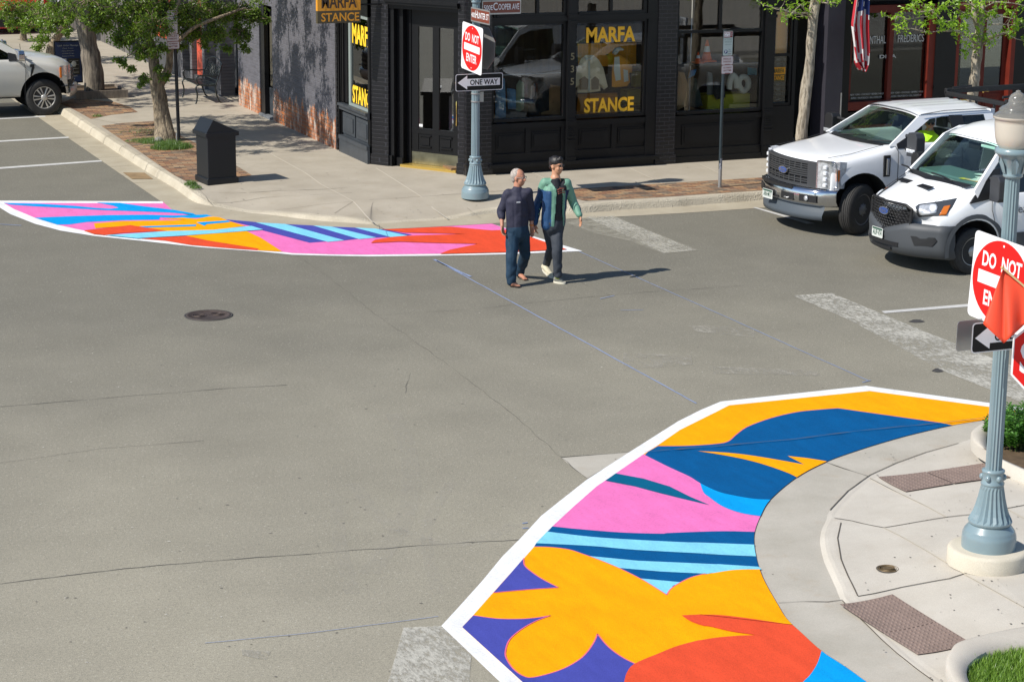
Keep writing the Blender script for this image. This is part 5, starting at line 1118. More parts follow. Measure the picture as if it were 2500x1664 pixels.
for s in (1, -1):
    quadglass(T2, 'side_window', [(-1.02, s*.955, 1.22), (-2.35, s*.955, 1.25), (-2.35, s*.79, 1.95), (-1.55, s*.815, 1.86)], WSD, 4)
for s in (1, -1): mb = MB(); side_piece(mb, [(-.84, 1.12), (-1.38, 1.19), (-1.44, 1.62), (-1.34, 1.60), (-1.12, 1.42)], lambda x, z: 1.0-(z-1.12)*.26+.004, s, .03); mb.build('quarter_trim', PLBK, T2, world=False)
mb = MB(); mb.add([(-.86, -.80, 1.345), (-.66, 0, 1.375), (-.86, .80, 1.345), (-1.0, .84, 1.375), (-.80, 0, 1.41), (-1.0, -.84, 1.375)], [(0, 1, 4, 5), (1, 2, 3, 4)], False); mb.build('cowl', PLBK, T2, world=False)
for y0, sg in ((.55, -1), (-.6, -.5)): mb = MB(); mb.tube([(-.80, y0, 1.40), (-.84, y0+.3*sg, 1.425), (-.82, y0+.6*sg, 1.44)], .013, 6); mb.build('wiper', PLBK, T2, world=False)
for cy, x_ in ((-.33, -.52), (.27, -.50)):
    mb = MB(); M = Matrix.Translation((x_, cy, 1.292)) @ Matrix.Rotation(R(16 if cy else 0), 4, 'Y'); mb.prism([(-.05, -.14), (.05, -.17), (.06, .14), (-.05, .17)], -.004, .006, M)
    for k in range(4): mb.prism([(-.04, -.11+.075*k), (.04, -.115+.075*k), (.04, -.10+.075*k), (-.04, -.095+.075*k)], .006, .012, M)
    mb.build('hood_vent', PLBK, T2, world=False)
mb = MB(); mb.bbox((-1.7, -.84, .9), (-1.10, .84, 1.395), .02); dsh = mb.build('dashboard', mat('teal_grey_dash', (.10, .16, .155), .8), T2, world=False)
for s in (1, -1): mb = MB(); lathe_seat(mb, -2.35, s*.42, 1.0); mb.build('seat', INTR, T2, world=False)
mb = MB(); M = Matrix.Translation((-1.78, .42, 1.33)) @ Matrix.Rotation(R(-50), 4, 'Y'); mb.tube([M @ Vector((.20*math.cos(a), .20*math.sin(a), 0)) for a in [2*math.pi*k/24 for k in range(25)]], .017, 6); mb.tube([M @ Vector((-.2, 0, 0)), M @ Vector((.2, 0, 0))], .02, 6); mb.tube([M @ Vector((0, 0, 0)), (-1.6, .42, 1.2)], .03, 6); mb.build('steering_wheel', PLBK, T2, world=False)
mb = MB(); mb.box((-2.75, -.84, 1.0), (-2.72, .84, 1.95)); mb.build('bulkhead', INTL, T2, world=False)
mb = MB(); mb.bbox((-1.62, -.18, 1.78), (-1.57, .12, 1.88), .01); mb.build('rear_view_mirror', PLBK, T2, world=False)
mb = MB(); mb.bbox((-1.70, .22, 1.86), (-1.52, .62, 1.90), .01); mb.build('sun_visor', INTL, T2, world=False)
# grille: honeycomb in a dark frame
GY, ZB0, ZT0 = .50, .63, 1.05
def gx(y): return vbow(y, .035, .5)
mb = MB(); mb.mi = 1; out = [(-.44, ZB0), (.44, ZB0), (.54, .76), (.56, 1.0), (.46, ZT0+.01), (-.46, ZT0+.01), (-.56, 1.0), (-.54, .76)]
mb.add([(gx(y)-.02, y, z) for y, z in out], [tuple(range(8))], False); mb.mi = 0
for i in range(8):
    (ya, za), (yb, zb) = out[i], out[(i+1) % 8]; mb.tube([(gx(ya)+.005, ya, za), (gx((ya+yb)/2)+.005, (ya+yb)/2, (za+zb)/2), (gx(yb)+.005, yb, zb)], .022, 6)
for r_ in range(9):
    z = .66+.045*r_
    for c_i in range(15):
        y = -.49+.07*c_i+(.035 if r_ % 2 else 0)
        if abs(y) > .50: continue
        mb.tube([(gx(y-.03), y-.032, z), (gx(y)+.003, y, z+.014), (gx(y+.03), y+.032, z)], .007, 4, False, False); mb.tube([(gx(y), y-.032, z), (gx(y), y-.035, z-.03)], .006, 4, False, False)
mb.build('grille', [PLBK, WELL], T2, world=False)
emblem(T2, .055, -.0, .905, .24)
rz_ = lambda *q: [(2100+x/3.92, 280+y/3.92) for x, y in q]
DLG = mat('dark_lamp_glass', (.05, .055, .06), .08, coat=1)
for s in (1, -1):
    hl = fitting(T2, b2, 'headlight', rz_((527, 880), (560, 855), (700, 838), (820, 818), (932, 796), (885, 885), (822, 968), (690, 976), (562, 982), (535, 945)), DLG, .02, s)
    if hl:
        fitting(T2, b2, 'reflector', rz_((560, 872), (640, 858), (735, 856), (752, 890), (735, 945), (660, 962), (575, 962), (552, 920)), HLG, .028, s, hl)
        fitting(T2, b2, 'projector', rz_((665, 880), (700, 868), (735, 880), (740, 915), (715, 942), (680, 935), (662, 910)), MATS['bright_lamp'], .040, s, hl)
        fitting(T2, b2, 'indicator', rz_((800, 882), (872, 866), (822, 966), (750, 968)), AMB, .030, s, hl)
# grey bumper wrapping to the arch
mb = MB(); P = []
for i in range(33):
    t = -1+2*i/32; y = math.copysign(1.0*min(1, abs(t)*1.15)**.95, t); back = max(0, abs(t)-.87)/.13*.22
    y = max(-1.005, min(1.005, y)); x = vbow(min(.98, abs(y)), .06, .46)-back
    zt = .72+.06*min(1, abs(y)/.5)-.10*(abs(y) < .5)*(1-abs(y)/.5)*.9
    P.append([Vector((x-.08, y*.99, zt+.01)), Vector((x-.01, y, zt)), Vector((x+.02, y, zt-.10)), Vector((x+.005, y, .50)), Vector((x+.02, y, .42)), Vector((x-.02, y*.995, .30)), Vector((x-.10, y*.97, .26))])
mb.grid(P, True); mb.build('bumper', PLAS, T2, world=False)
for s in (1, -1):
    mb = MB(); q = [(.60, .60), (.90, .61), (.93, .56), (.88, .47), (.66, .46)]; mb.add([Vector((vbow(y, .085, .46), s*y, z)) for y, z in q]+[Vector((vbow(y, .03, .46), s*y, z)) for y, z in q], [(0, 1, 2, 3, 4) if s > 0 else (4, 3, 2, 1, 0)]+[(i, 5+i, 5+(i+1) % 5, (i+1) % 5) for i in range(5)], False); mb.build('fog_recess', PLBK, T2, world=False)
mb = MB(); curved_bar(mb, -.45, .40, .40, .46, .10, .03, 6, 0, .46); curved_bar(mb, -.3, .25, .33, .37, .10, .03, 6, -.01, .46); mb.build('lower_intake', WELL, T2, world=False)
plate(T2, .10, -.08, .55, 'AUF·V74')
for s in (1, -1):
    mb = MB(); A_ = [(-.97+.485*math.cos(a), .40+.485*math.sin(a)) for a in [math.pi*(-.06+1.12*k/20) for k in range(21)]]
    mb.grid([[Vector((x, s*1.025, z)) for x, z in A_], [Vector((-.97+(x+.97)*1.14, s*1.012, .40+(z-.40)*1.14)) for x, z in A_]], True, s > 0); mb.grid([[Vector((x, s*1.025, z)) for x, z in A_], [Vector((x, s*.9, z)) for x, z in A_]], True, s < 0)
    mb.box((-4.3, s*1.01-.02, .36), (-1.52, s*1.01+.02, .62)); mb.build('arch_trim', PLAS, T2, world=False)
    mb = MB(); seam(mb, [(-1.22, s*.985, 1.42), (-1.24, s*1.0, 1.2), (-1.24, s*1.022, 1.0), (-1.30, s*1.025, .82)], .005); seam(mb, [(-2.40, s*.96, 1.4), (-2.40, s*1.02, 1.1), (-2.40, s*1.024, .5)], .005); seam(mb, [(-.70, s*.93, .95), (-.62, s*.955, .80), (-.60, s*.96, .74)], .004); seam(mb, [(-.60, s*.60, .98), (-.40, s*.70, 1.13), (-.85, s*.78, 1.335)], .004); mb.build('panel_gap', PLBK, T2, world=False)
mirror(T2, -1.20, 1.22, 1.37, 1, .40, .25, .18, face=MIRP, lamp=False); mirror(T2, -1.34, -1.20, 1.37, -1, .40, .22, .17, lamp=False)
wheel(T2, -.97, .87, .36, .36, .23, 1, RIMS, 'holes', R(4)); wheel(T2, -.97, -.87, .36, .36, .23, -1, RIMS, 'holes', R(4)); wheel(T2, -4.85, .87, .36, .36, .23, 1, RIMS, 'holes'); wheel(T2, -4.85, -.87, .36, .36, .23, -1, RIMS, 'holes')
mb = MB(); mb.box((-5.7, -.6, .3), (-.5, .6, .45)); mb.build('chassis', WELL, T2, world=False)
g = MB(); g.mi = 0; g.text('creative', (-1.55, 1.032, .93), (-1, 0, 0), V3, .135, w=.62, al='l', th=.002); g.mi = 1; g.text('flooring', (-2.19, 1.032, .93), (-1, 0, 0), V3, .135, w=.60, al='l', th=.002); g.mi = 0; g.text('your project partner', (-2.0, 1.032, .82), (-1, 0, 0), V3, .045, w=.7, al='l', th=.002)
g.build('door_lettering', [mat('grey_letters', (.16, .16, .17), .5), mat('rust_letters', (.45, .12, .06), .5)], T2, world=False)
def onT(T, p): return T.matrix_world @ Vector(p)
PAP = mat('paper', (.72, .78, .72), .7); YPAP = mat('yellow_paper', (.78, .62, .05), .7); PPAP = mat('peach_paper', (.75, .50, .28), .7)
bpy.context.view_layer.update()
for k, (x, y, a, w_, h_, m_, lb) in enumerate(((-1.02, .50, 8, .34, .10, YPAP, 'yellow paper strip lying at the front edge of the van dashboard'), (-1.02, .62, 5, .30, .10, PPAP, 'peach paper strip lying beside the yellow one on the van dashboard'), (-1.12, .66, 30, .26, .22, PAP, 'white sheets scattered on the driver side of the van dashboard'), (-1.25, .52, -20, .22, .16, PAP, 'white paper farther back on the van dashboard'), (-1.40, .28, 15, .16, .13, PAP, 'small crumpled white paper in the middle of the van dashboard'))):
    mb = MB(); M = Matrix.Translation((x-.13, y-.02, 1.398+.006*k)) @ Matrix.Rotation(R(90+a), 4, 'Z'); mb.prism([(-w_/2, -h_/2), (w_/2, -h_/2), (w_/2-.02, h_/2), (-w_/2, h_/2-.01)], 0, .003, M)
    o = mb.build('paper', m_, None, world=False); o.matrix_world = T2.matrix_world.copy(); tag(o, lb, 'paper', 'papers on the van dashboard')

# ---------------------------------------------------------------- pale pickup nosed in to the Hunter kerb
T3 = thing('pickup_truck', 'pearl white pickup parked nose-in to the kerb at the left edge', 'pickup truck', (10.15, 50.35, 0), 0)
st = [(-5.9, tub(.98, .55, .8, 1.38, .85)), (-5.8, tub(1.0, .5, .8, 1.40, .85)), (-3.95, tub(1.0, .5, .8, 1.36, .85)), (-3.85, sec(1.0, .5, .8, 1.36, 1.35)), (-3.7, tub(1.0, .42, .8, 1.34)), (-2.5, tub(1.0, .42, .8, 1.32)), (-1.62, tub(1.0, .42, .8, 1.31)), (-1.54, tub(1.0, .42, .8, 1.31, 1.1)), (-1.44, sec(1.0, .42, .8, 1.325, 1.38, .82)), (-1.34, sec(1.0, .42, .8, 1.32, 1.385, .82)),
      (-1.0, sec(1.0, .45, .85, 1.28, 1.36, .80)), (-.62, sec(1.0, .45, .85, 1.22, 1.31, .80)), (-.36, sec(.99, .45, .85, 1.15, 1.24, .78)), (-.16, sec(.97, .45, .85, 1.08, 1.15, .75)), (-.10, sec(.95, .46, .85, 1.02, 1.05, .75)), (-.08, sec(.92, .48, .8, .96, .98, .72))]
car_body(T3, 'body', st, .30, [(-.90, .47, .53), (-4.58, .47, .53)], CARS)
def yg(x, z): return .935-(z-1.31)/.5*.2
for s in (1, -1):
    mb = MB(); side_piece(mb, [(-1.20, 1.34), (-1.44, 1.32), (-2.30, 1.80), (-3.5, 1.84), (-3.6, 1.93), (-2.3, 1.92), (-2.06, 1.84)], yg, s); side_piece(mb, [(-3.45, 1.84), (-3.5, 1.33), (-3.85, 1.33), (-3.6, 1.93)], yg, s)
    mb.build('cab_frame', CARS, T3, world=False)
mb = MB()
for s in (1, -1): side_piece(mb, [(-1.50, 1.42), (-1.46, 1.27), (-1.66, 1.27), (-1.66, 1.46)], lambda x, z: yg(x, z)+.012, s); side_piece(mb, [(-2.5, 1.82), (-2.5, 1.3), (-2.62, 1.3), (-2.62, 1.82)], lambda x, z: yg(x, z)+.004, s)
mb.build('door_pillar', PLBK, T3, world=False)
mb = MB(); G = [[Vector((x, -.75+1.5*j/14, 1.90+.07*(1-(abs(-1+2*j/14))**3)-(.03 if i in (0, 5) else 0))) for j in range(15)] for i, x in enumerate((-2.05, -2.2, -2.6, -3, -3.4, -3.62))]; mb.grid(G, True, True); mb.grid([[p-Vector((0, 0, .04)) for p in r] for r in G]); mb.build('roof', CARS, T3, world=False)
quadglass(T3, 'windshield', [(-1.36, -.83, 1.34), (-1.36, .83, 1.34), (-2.12, .67, 1.86), (-2.12, -.67, 1.86)], WSG, 8, .14); quadglass(T3, 'rear_window', [(-3.72, -.74, 1.4), (-3.72, .74, 1.4), (-3.62, .70, 1.86), (-3.62, -.70, 1.86)], WSD)
for s in (1, -1): quadglass(T3, 'side_window', [(-1.46, s*.925, 1.32), (-2.5, s*.925, 1.31), (-2.5, s*.745, 1.81), (-2.30, s*.745, 1.79)], WSD, 4); quadglass(T3, 'side_window', [(-2.62, s*.925, 1.32), (-3.48, s*.925, 1.31), (-3.44, s*.735, 1.83), (-2.62, s*.74, 1.81)], WSD, 4)
mb = MB(); mb.bbox((-1.9, -.84, .95), (-1.5, .84, 1.28), .05); lathe_seat(mb, -2.5, .42, .95); lathe_seat(mb, -2.5, -.42, .95); mb.build('cabin_interior', INTR, T3, world=False)
mb = MB(); curved_bar(mb, -.72, .72, .62, 1.05, .0, .06, 10, -.06, .3)
for z in (.72, .83, .94): curved_bar(mb, -.70, .70, z-.02, z+.02, .02, .04, 10, -.06, .3)
mb.build('grille', CHG, T3, world=False)
for s in (1, -1):
    mb = MB(); P = []
    for i in range(7): y = .74+.26*i/6; x = bow(y, -.07, .30)+.015-.14*max(0, (i/6-.6)/.4)**2; P.append([Vector((x, s*y, z)) for z in (.80, .95, 1.08, 1.13)])
    mb.grid(P, True, s < 0); hl = mb.build('headlight', HLG, T3, world=False)
    g = MB(); g.bbox((-.53, s*.985-.02, .86), (-.48, s*.985+.015, 1.10), .01); g.build('side_marker', AMB, hl, world=False)
    mb = MB(); mb.mi = 0; mb.add([(-1.10, s*1.006, 1.19), (-1.20, s*1.006, 1.19), (-1.20, s*1.006, 1.13), (-1.16, s*1.008, 1.12), (-1.20, s*1.008, .92), (-1.17, s*1.008, .92), (-1.10, s*1.008, 1.10)], [(6, 5, 4, 3, 2, 1, 0) if s > 0 else (0, 1, 2, 3, 4, 5, 6)], False); mb.build('fender_badge', PLBK, T3, world=False)
    mb = MB(); seam(mb, [(-1.34, s*.925, 1.33), (-1.32, s*.99, 1.22), (-1.30, s*1.003, 1.0), (-1.34, s*1.003, .50)]); seam(mb, [(-2.56, s*.925, 1.3), (-2.56, s*1.003, 1.1), (-2.56, s*1.003, .5)]); seam(mb, [(-.50, s*.99, .66), (-.2, s*.95, .67)], .012); mb.build('panel_gap', PLBK, T3, world=False)
    mb = MB(); mb.bbox((-3.6, s*1.02-.09, .27), (-1.48, s*1.02+.06, .33), .01); mb.build('running_board', mat('steel_step', (.25, .23, .2), .4, metal=.7), T3, world=False)
    mb = MB(); mb.bbox((-2.45, s*1.0-.01, 1.12), (-2.25, s*1.0+.035, 1.16), .01); mb.build('door_handle', CARS, T3, world=False)
mb = MB(); P = [[Vector((bow(y, .02, .30)+dx, y, z)) for dx, z in ((-.1, .66), (0, .64), (0, .46), (-.06, .40))] for y in [-.98+1.96*i/20 for i in range(21)]]; mb.grid(P, True); mb.build('bumper', CARS, T3, world=False)
mirror(T3, -1.42, -1.14, 1.40, -1, .24, .26, .14, face=CHRM, lamp=False); mirror(T3, -1.42, 1.14, 1.40, 1, .24, .26, .14, face=CHRM, lamp=False)
wheel(T3, -.90, -.87, .415, .415, .26, -1, RIMS, 'spokes'); wheel(T3, -.90, .87, .415, .415, .26, 1, RIMS, 'spokes'); wheel(T3, -4.58, -.87, .415, .415, .26, -1, RIMS, 'spokes'); wheel(T3, -4.58, .87, .415, .415, .26, 1, RIMS, 'spokes')
mb = MB(); mb.tube([(-1.32, -.62, 1.36), (-1.34, -.62, 1.62)], .006, 5); mb.build('antenna', PLBK, T3, world=False)
mb = MB(); mb.box((-5.7, -.6, .38), (-.5, .6, .5)); mb.build('chassis', WELL, T3, world=False)

# ---------------------------------------------------------------- rear of a red car farther up the street, and a white one beyond
def simple_car(label, loc, rz, paint, pl=None, w2=.92, L_=4.5, h=1.55):
    t = thing('parked_car', label, 'car', loc, rz)
    se = lambda k, ze, zc, ye=.80: [(0, .32), (.7*k, .32), (.86*k, .34), (.90*k, .6), (.90*k, .8), (.885*k, .92), (.86*k, ze-.02), (ye*k, ze), (ye*.8*k, zc-.01), (ye*.4*k, zc), (0, zc)]
    hk = h/1.55
    st = [(-L_, se(.92, .90*hk, .92*hk)), (-L_+.06, se(1, 1.0*hk, 1.02*hk)), (-L_+.15, se(1, 1.02*hk, 1.04*hk, .78)), (-L_+.3, se(1, 1.36*hk, 1.42*hk, .68)), (-L_+.7, se(1, 1.46*hk, 1.53*hk, .64)), (-2.3, se(1, 1.47*hk, 1.55*hk, .64)), (-1.9, se(1, 1.42*hk, 1.48*hk, .66)), (-1.2, se(1, 1.0*hk, 1.04*hk, .78)), (-.6, se(1, .93*hk, .97*hk, .78)), (-.15, se(.97, .82*hk, .85*hk, .74)), (-.05, se(.9, .7, .72, .7))]
    car_body(t, 'body', st, .2, [(-.85, .34, .38), (-L_+.85, .34, .38)], paint)
    for x in (-.85, -L_+.85):
        for s in (1, -1): wheel(t, x, s*.78, .33, .33, .22, s, RIMS, 'spokes')
    mb = MB(); mb.bbox((-L_-.05, -.86, .38), (-L_+.12, .86, .86), .03); mb.build('bumper', PLBK, t, world=False)
    quadglass(t, 'rear_window', [(-L_+.19, -.64, 1.08*hk), (-L_+.19, .64, 1.08*hk), (-L_+.33, .56, 1.40*hk), (-L_+.33, -.56, 1.40*hk)], PLBK)
    for s in (1, -1): mb = MB(); mb.bbox((-L_-.01, s*.80-.08, .85*hk), (-L_+.12, s*.80+.08, 1.25*hk), .02); mb.build('tail_lamp', mat('tail_lamp_red', (.5, .01, .01), .2, coat=1), t, world=False)
    if pl: 
        g = MB(); M = frameM((-L_-.06, 0, .62), (0, -1, 0), (0, 0, 1)); g.mi = 0; g.prism(rrect(.31, .16, .02), 0, .006, M); g.mi = 1; g.text(pl, (-L_-.067, 0, .585), (0, -1, 0), V3, .08, w=.24, bold=.02); g.build('number_plate', [MATS['plate_white'], MATS['plate_green']], t, world=False)
    return t
pr = gp(40, 96, .0)
simple_car('red and black car seen from behind beyond the pearl pickup', (pr.x-.1, pr.y+4.5, 0), R(90), mat('red_car_paint', (.45, .01, .015), .25, coat=.8), 'LZC·37')
pw = gp(178, 74, 0)
simple_car('white car far up the side street between the tree trunks', (pw.x, pw.y+4.5, 0), R(90), CARW, None)
# ================================================================ lamp posts
GLOBE = m_glass('acrylic_globe', (.95, .94, .90), 1.1, rough=.06); _n = GLOBE.node_tree.nodes; _L = GLOBE.node_tree.links; _o = [q for q in _n if q.type == 'OUTPUT_MATERIAL'][0]; _p = _n.new('ShaderNodeBsdfPrincipled'); _p.inputs[0].default_value = (.62, .60, .54, 1); _p.inputs['Roughness'].default_value = .15; _x = _n.new('ShaderNodeMixShader'); _x.inputs[0].default_value = .22; _L.new(_o.inputs[0].links[0].from_socket, _x.inputs[1]); _L.new(_p.outputs[0], _x.inputs[2]); _L.new(_x.outputs[0], _o.inputs[0])
MLK = mat('frosted_bowl', (.55, .50, .42), .35, coat=.6)
def fl_bell(mb):
    v0 = len(mb.v)-40*9; 
    for i in range(v0, len(mb.v)):
        v = mb.v[i]; k = (i-v0) % 40
        if .27 < v.z < .59 and k % 2: mb.v[i] = Vector((v.x*.90, v.y*.90, v.z))
    for i in range(len(mb.sm)): mb.sm[i] = False
def lamp_post(loc, label, disc):
    t = thing('lamp_post', label, 'lamp post', loc, 0, 'grey-blue lamp posts on the two corners')
    fl = lambda z: .0
    mb = MB(); mb.lathe([(.25, 0), (.25, .10), (.245, .14), (.235, .155), (.235, .165), (.225, .18), (.205, .205), (.19, .225)], n=40)
    mb.build('base', TEAL, t, world=False)
    prof = [(.185, .225), (.20, .245), (.202, .26), (.19, .29), (.168, .33), (.145, .40), (.125, .48), (.110, .56), (.102, .60)]
    mb = MB(); mb.lathe(prof, n=40, flute=lambda z: .0, sm=True); fl_bell(mb); mb.build('fluted_bell', TEAL, t, world=False)
    mb = MB(); mb.lathe([(.10, .60), (.108, .61), (.108, .625), (.098, .635), (.098, .72), (.106, .73), (.106, .745), (.085, .755)], n=32)
    for k in range(6): a = k*math.pi/3+.5; mb.ell((.098*math.cos(a), .098*math.sin(a), .678), (.028, .028, .032), 8, 6)
    mb.build('collar', TEAL, t, world=False)
    mb = MB(); mb.lathe([(.076, .75), (.072, 2.2), (.066, 3.46)], n=32, flute=lambda z: .14, sm=False); mb.build('shaft', TEAL, t, world=False)
    mb = MB(); mb.lathe([(.07, 3.46), (.088, 3.47), (.088, 3.49), (.082, 3.50), (.098, 3.56), (.125, 3.63), (.150, 3.67), (.168, 3.675), (.172, 3.69), (.172, 3.72), (.15, 3.73)], n=32)
    for k in range(6):
        a = k*math.pi/3; mb.add([Vector((r_*math.cos(a+d), r_*math.sin(a+d), z)) for r_, d, z in ((.095, -.2, 3.50), (.095, .2, 3.50), (.135, .25, 3.60), (.142, 0, 3.655), (.135, -.25, 3.60))], [(0, 1, 2, 3, 4)], False)
    mb.build('capital', TEAL, t, world=False)
    g = MB(); g.lathe([(.135, 3.73), (.165, 3.77), (.182, 3.84), (.188, 3.95), (.190, 3.985), (.205, 3.99), (.205, 4.01)], n=32); g.build('lamp_bowl', MLK, t, world=False)
    g = MB(); g.lathe([(.205, 4.01), (.19, 4.03), (.16, 4.05), (.155, 4.06), (.16, 4.075), (.13, 4.095), (.10, 4.11), (.082, 4.13), (.078, 4.17), (.060, 4.20), (.03, 4.218), (.02, 4.225), (.02, 4.235), (.001, 4.24)], n=32); g.build('globe', GLOBE, t, world=False)
    if disc: g = MB(); g.lathe([(.375, -.165), (.375, -.03), (.36, -.005), (.33, .0), (.001, 0)], n=40); g.build('concrete_footing', m_concrete('footing_concrete', (.50, .45, .35), (.60, .55, .45)), t, world=False)
    return t
bl = gp(1160, 482, .15); br = gp(2413, 1333, .31)
L1 = lamp_post((bl.x, bl.y, .15), 'grey-blue lamp post with red, black and brown street signs outside the corner door', False)
L2 = lamp_post((br.x, br.y, .31), 'grey-blue lamp post with acorn globe on a round concrete footing at the right edge', True)

# ================================================================ signs on the posts (each bolted sign a thing of its own)
def sign_frame(c, phi, roll=0, tilt=0):
    a = R(phi); u = Vector((math.cos(a), math.sin(a), 0)); v = Vector((0, 0, 1))
    if u.cross(v).y > .01 or (abs(u.cross(v).y) < .5 and u.cross(v).x > 0): u = -u
    n = u.cross(v); q = Matrix.Rotation(roll, 3, n); return Vector(c), (q @ u), (q @ v)
def flat(name, label, cat, group, c, u, v, layers, back=ALU, th=.004):
    """layers: list of (outline pts, material); first is the plate"""
    t = thing(name, label, cat, tuple(c), 0, group); M = frameM(c, u, v)
    mb = MB(); mb.prism(layers[0][0], -th, 0, M); o = mb.build('panel', back, t)
    h = .0005
    fb = MB(); ms = []
    for pts, m in layers:
        if m not in ms: ms.append(m)
        fb.mi = ms.index(m); h += .0012
        fb.add([M @ Vector((p[0], p[1], h)) for p in pts], [tuple(range(len(pts)))], False)
    return t, M, fb, ms, h
def addtext(fb, ms, m, M, t, x, y, cap, w, bold=.03, h=.0058):
    if m not in ms: ms.append(m)
    fb.mi = ms.index(m); o = M @ Vector((x, y, h)); u = M.to_3x3() @ Vector((1, 0, 0)); v = M.to_3x3() @ Vector((0, 1, 0)); fb.text(t, o, u, v, cap, w=w, bold=bold, th=0)
circ = lambda r_, n=48, cx=0, cy=0: [(cx+r_*math.cos(2*math.pi*k/n), cy+r_*math.sin(2*math.pi*k/n)) for k in range(n)]
def dne(c, phi, s, roll, label):
    c, u, v = sign_frame(c, phi, roll)
    t, M, fb, ms, h = flat('traffic_sign', label, 'traffic sign', 'do not enter signs', c, u, v, [(rrect(s, s, s*.06), WHT), (circ(s*.475), RSG), ([(-s*.38, -s*.075), (s*.38, -s*.075), (s*.38, s*.075), (-s*.38, s*.075)], WHT)])
    addtext(fb, ms, WHT, M, 'DO  NOT', 0, s*.135, s*.165, s*.66, .026); addtext(fb, ms, WHT, M, 'ENTER', 0, -s*.30, s*.165, s*.50, .026)
    fb.mi = ms.index(WHT); 
    for y in (.42, -.42): fb.lathe([(.012, .004), (.001, .01)], n=8, M=M @ Matrix.Translation((0, s*y, 0)))
    fb.build('sign_face', ms, t); return t
def oneway(c, phi, w_, h_, roll, label, back=False):
    c, u, v = sign_frame(c, phi, roll)
    if back: u = -u
    k = w_/.914
    ar = [(-.42, 0), (-.235, .125), (-.235, .065), (.40, .065), (.40, -.065), (-.235, -.065), (-.235, -.125)]
    t, M, fb, ms, h = flat('traffic_sign', label, 'traffic sign', 'one way signs', c, u, v, [(rrect(w_, h_, .035), WHT), (rrect(w_-.02, h_-.02, .03), BSG), ([(a*k, b*k) for a, b in ar], WHT)])
    addtext(fb, ms, BSG, M, 'ONE WAY', .09*k, -.045*k, .092*k, .54*k, .022); fb.build('sign_face', ms, t); return t
p = L1.location
# far post
S1 = Vector((p.x-.115, p.y-.10, 2.83)); dne(S1, 94, .83, -.07, 'red and white do not enter sign high on the lamp post by the shop door')
oc = [(.40*math.cos(R(22.5+45*k)), .40*math.sin(R(22.5+45*k))) for k in range(8)]
c, u, v = sign_frame((p.x+.13, p.y-.03, 2.83), 101, -.05); u = -u
t, M, fb, ms, h = flat('traffic_sign', 'bare grey back of an octagonal sign behind the far do not enter sign', 'traffic sign', None, c, u, v, [(oc, RSG)]); fb.build('sign_face', ms, t)
oneway((p.x+.015, p.y-.13, 2.235), 0, .90, .30, .0, 'black and white one way sign across the lamp post by the shop door')
mb = MB(); mb.box((p.x+.04, p.y+.02, 1.86), (p.x+.16, p.y+.025, 2.04)); o = mb.build('traffic_sign', ALU); o.location = (0, 0, 0); tag(o, 'small blank metal plate strapped to the far lamp post below the one way sign', 'traffic sign')
for z in (1.92, 3.32, 2.55): pass
mb = MB()
for z in (1.88, 2.02, 3.30): mb.lathe([(.083, z-.012-.15), (.083, z+.012-.15)], n=20)
mb.build('strap', ALU, L1, world=False)
def street(c, phi, w_, h_, t_small, t_big, w1_, label, big=.12):
    c, u, v = sign_frame(c, phi)
    t, M, fb, ms, h = flat('street_name_sign', label, 'street sign', 'brown street name signs', c, u, v, [(rrect(w_, h_, .01), ALU), (rrect(w_-.03, h_-.05, .008), BROWN)])
    WL = WHT; x0 = -w_/2+.03
    addtext(fb, ms, WL, M, t_small, x0+w1_/2, -.045, .085, w1_, .012); addtext(fb, ms, WL, M, t_big[0], x0+w1_+.05, -.05, big*1.1, .085, .012)
    addtext(fb, ms, WL, M, t_big[1:], x0+w1_+.10+(w_-.06-w1_-.10)/2, -.045, big*.85, w_-.06-w1_-.11, .012); fb.build('sign_face', ms, t); return t
street((p.x+.46, p.y-.06, 3.53), 0, .74, .25, '500E', 'COOPER AVE', .17, 'brown Cooper Ave street sign pointing right from the lamp post')
street((p.x-.09, p.y+.0-.42, 3.42), 92, .80, .25, '400S', 'HUNTER ST', .17, 'brown Hunter St street sign pointing at the viewer from the lamp post')
# near post
p = L2.location
S2 = Vector((p.x-.13, p.y-.10, 2.84)); dne(S2, 95, .80, -.06, 'large do not enter sign partly behind an orange flag on the near lamp post')
oneway((p.x-.015, p.y-.12, 2.36), 0, .80, .28, .0, 'one way sign partly hidden by the orange flag on the near lamp post')
oneway((p.x-.03, p.y+.12, 2.33), 4, .80, .28, .0, 'plain grey back of a one way sign behind the near lamp post', back=True)
# stop sign on its own post at the right edge, with the flag
cst = _ray(2584, 878); cst = Vector((0, 0, CAMZ))+cst.normalized()*18.4
view = Vector((cst.x, cst.y, 0)).normalized(); u = Vector((view.y, -view.x, 0)); v = V3; c = cst
oc = [(.41*math.cos(R(22.5+45*k)), .41*math.sin(R(22.5+45*k))) for k in range(8)]; oi = [(a*.955, b*.955) for a, b in oc]
t, M, fb, ms, h = flat('traffic_sign', 'red stop sign cut off by the right edge of the picture', 'traffic sign', None, c, u, v, [(oc, WHT), (oi, RSG)]); addtext(fb, ms, WHT, M, 'STOP', 0, -.125, .25, .62, .03); fb.build('sign_face', ms, t)
mb = MB(); mb.box((c.x+view.x*.03-.025, c.y+view.y*.03-.025, .15), (c.x+view.x*.03+.025, c.y+view.y*.03+.025, c.z+.6)); mb.build('post', ALU, t)
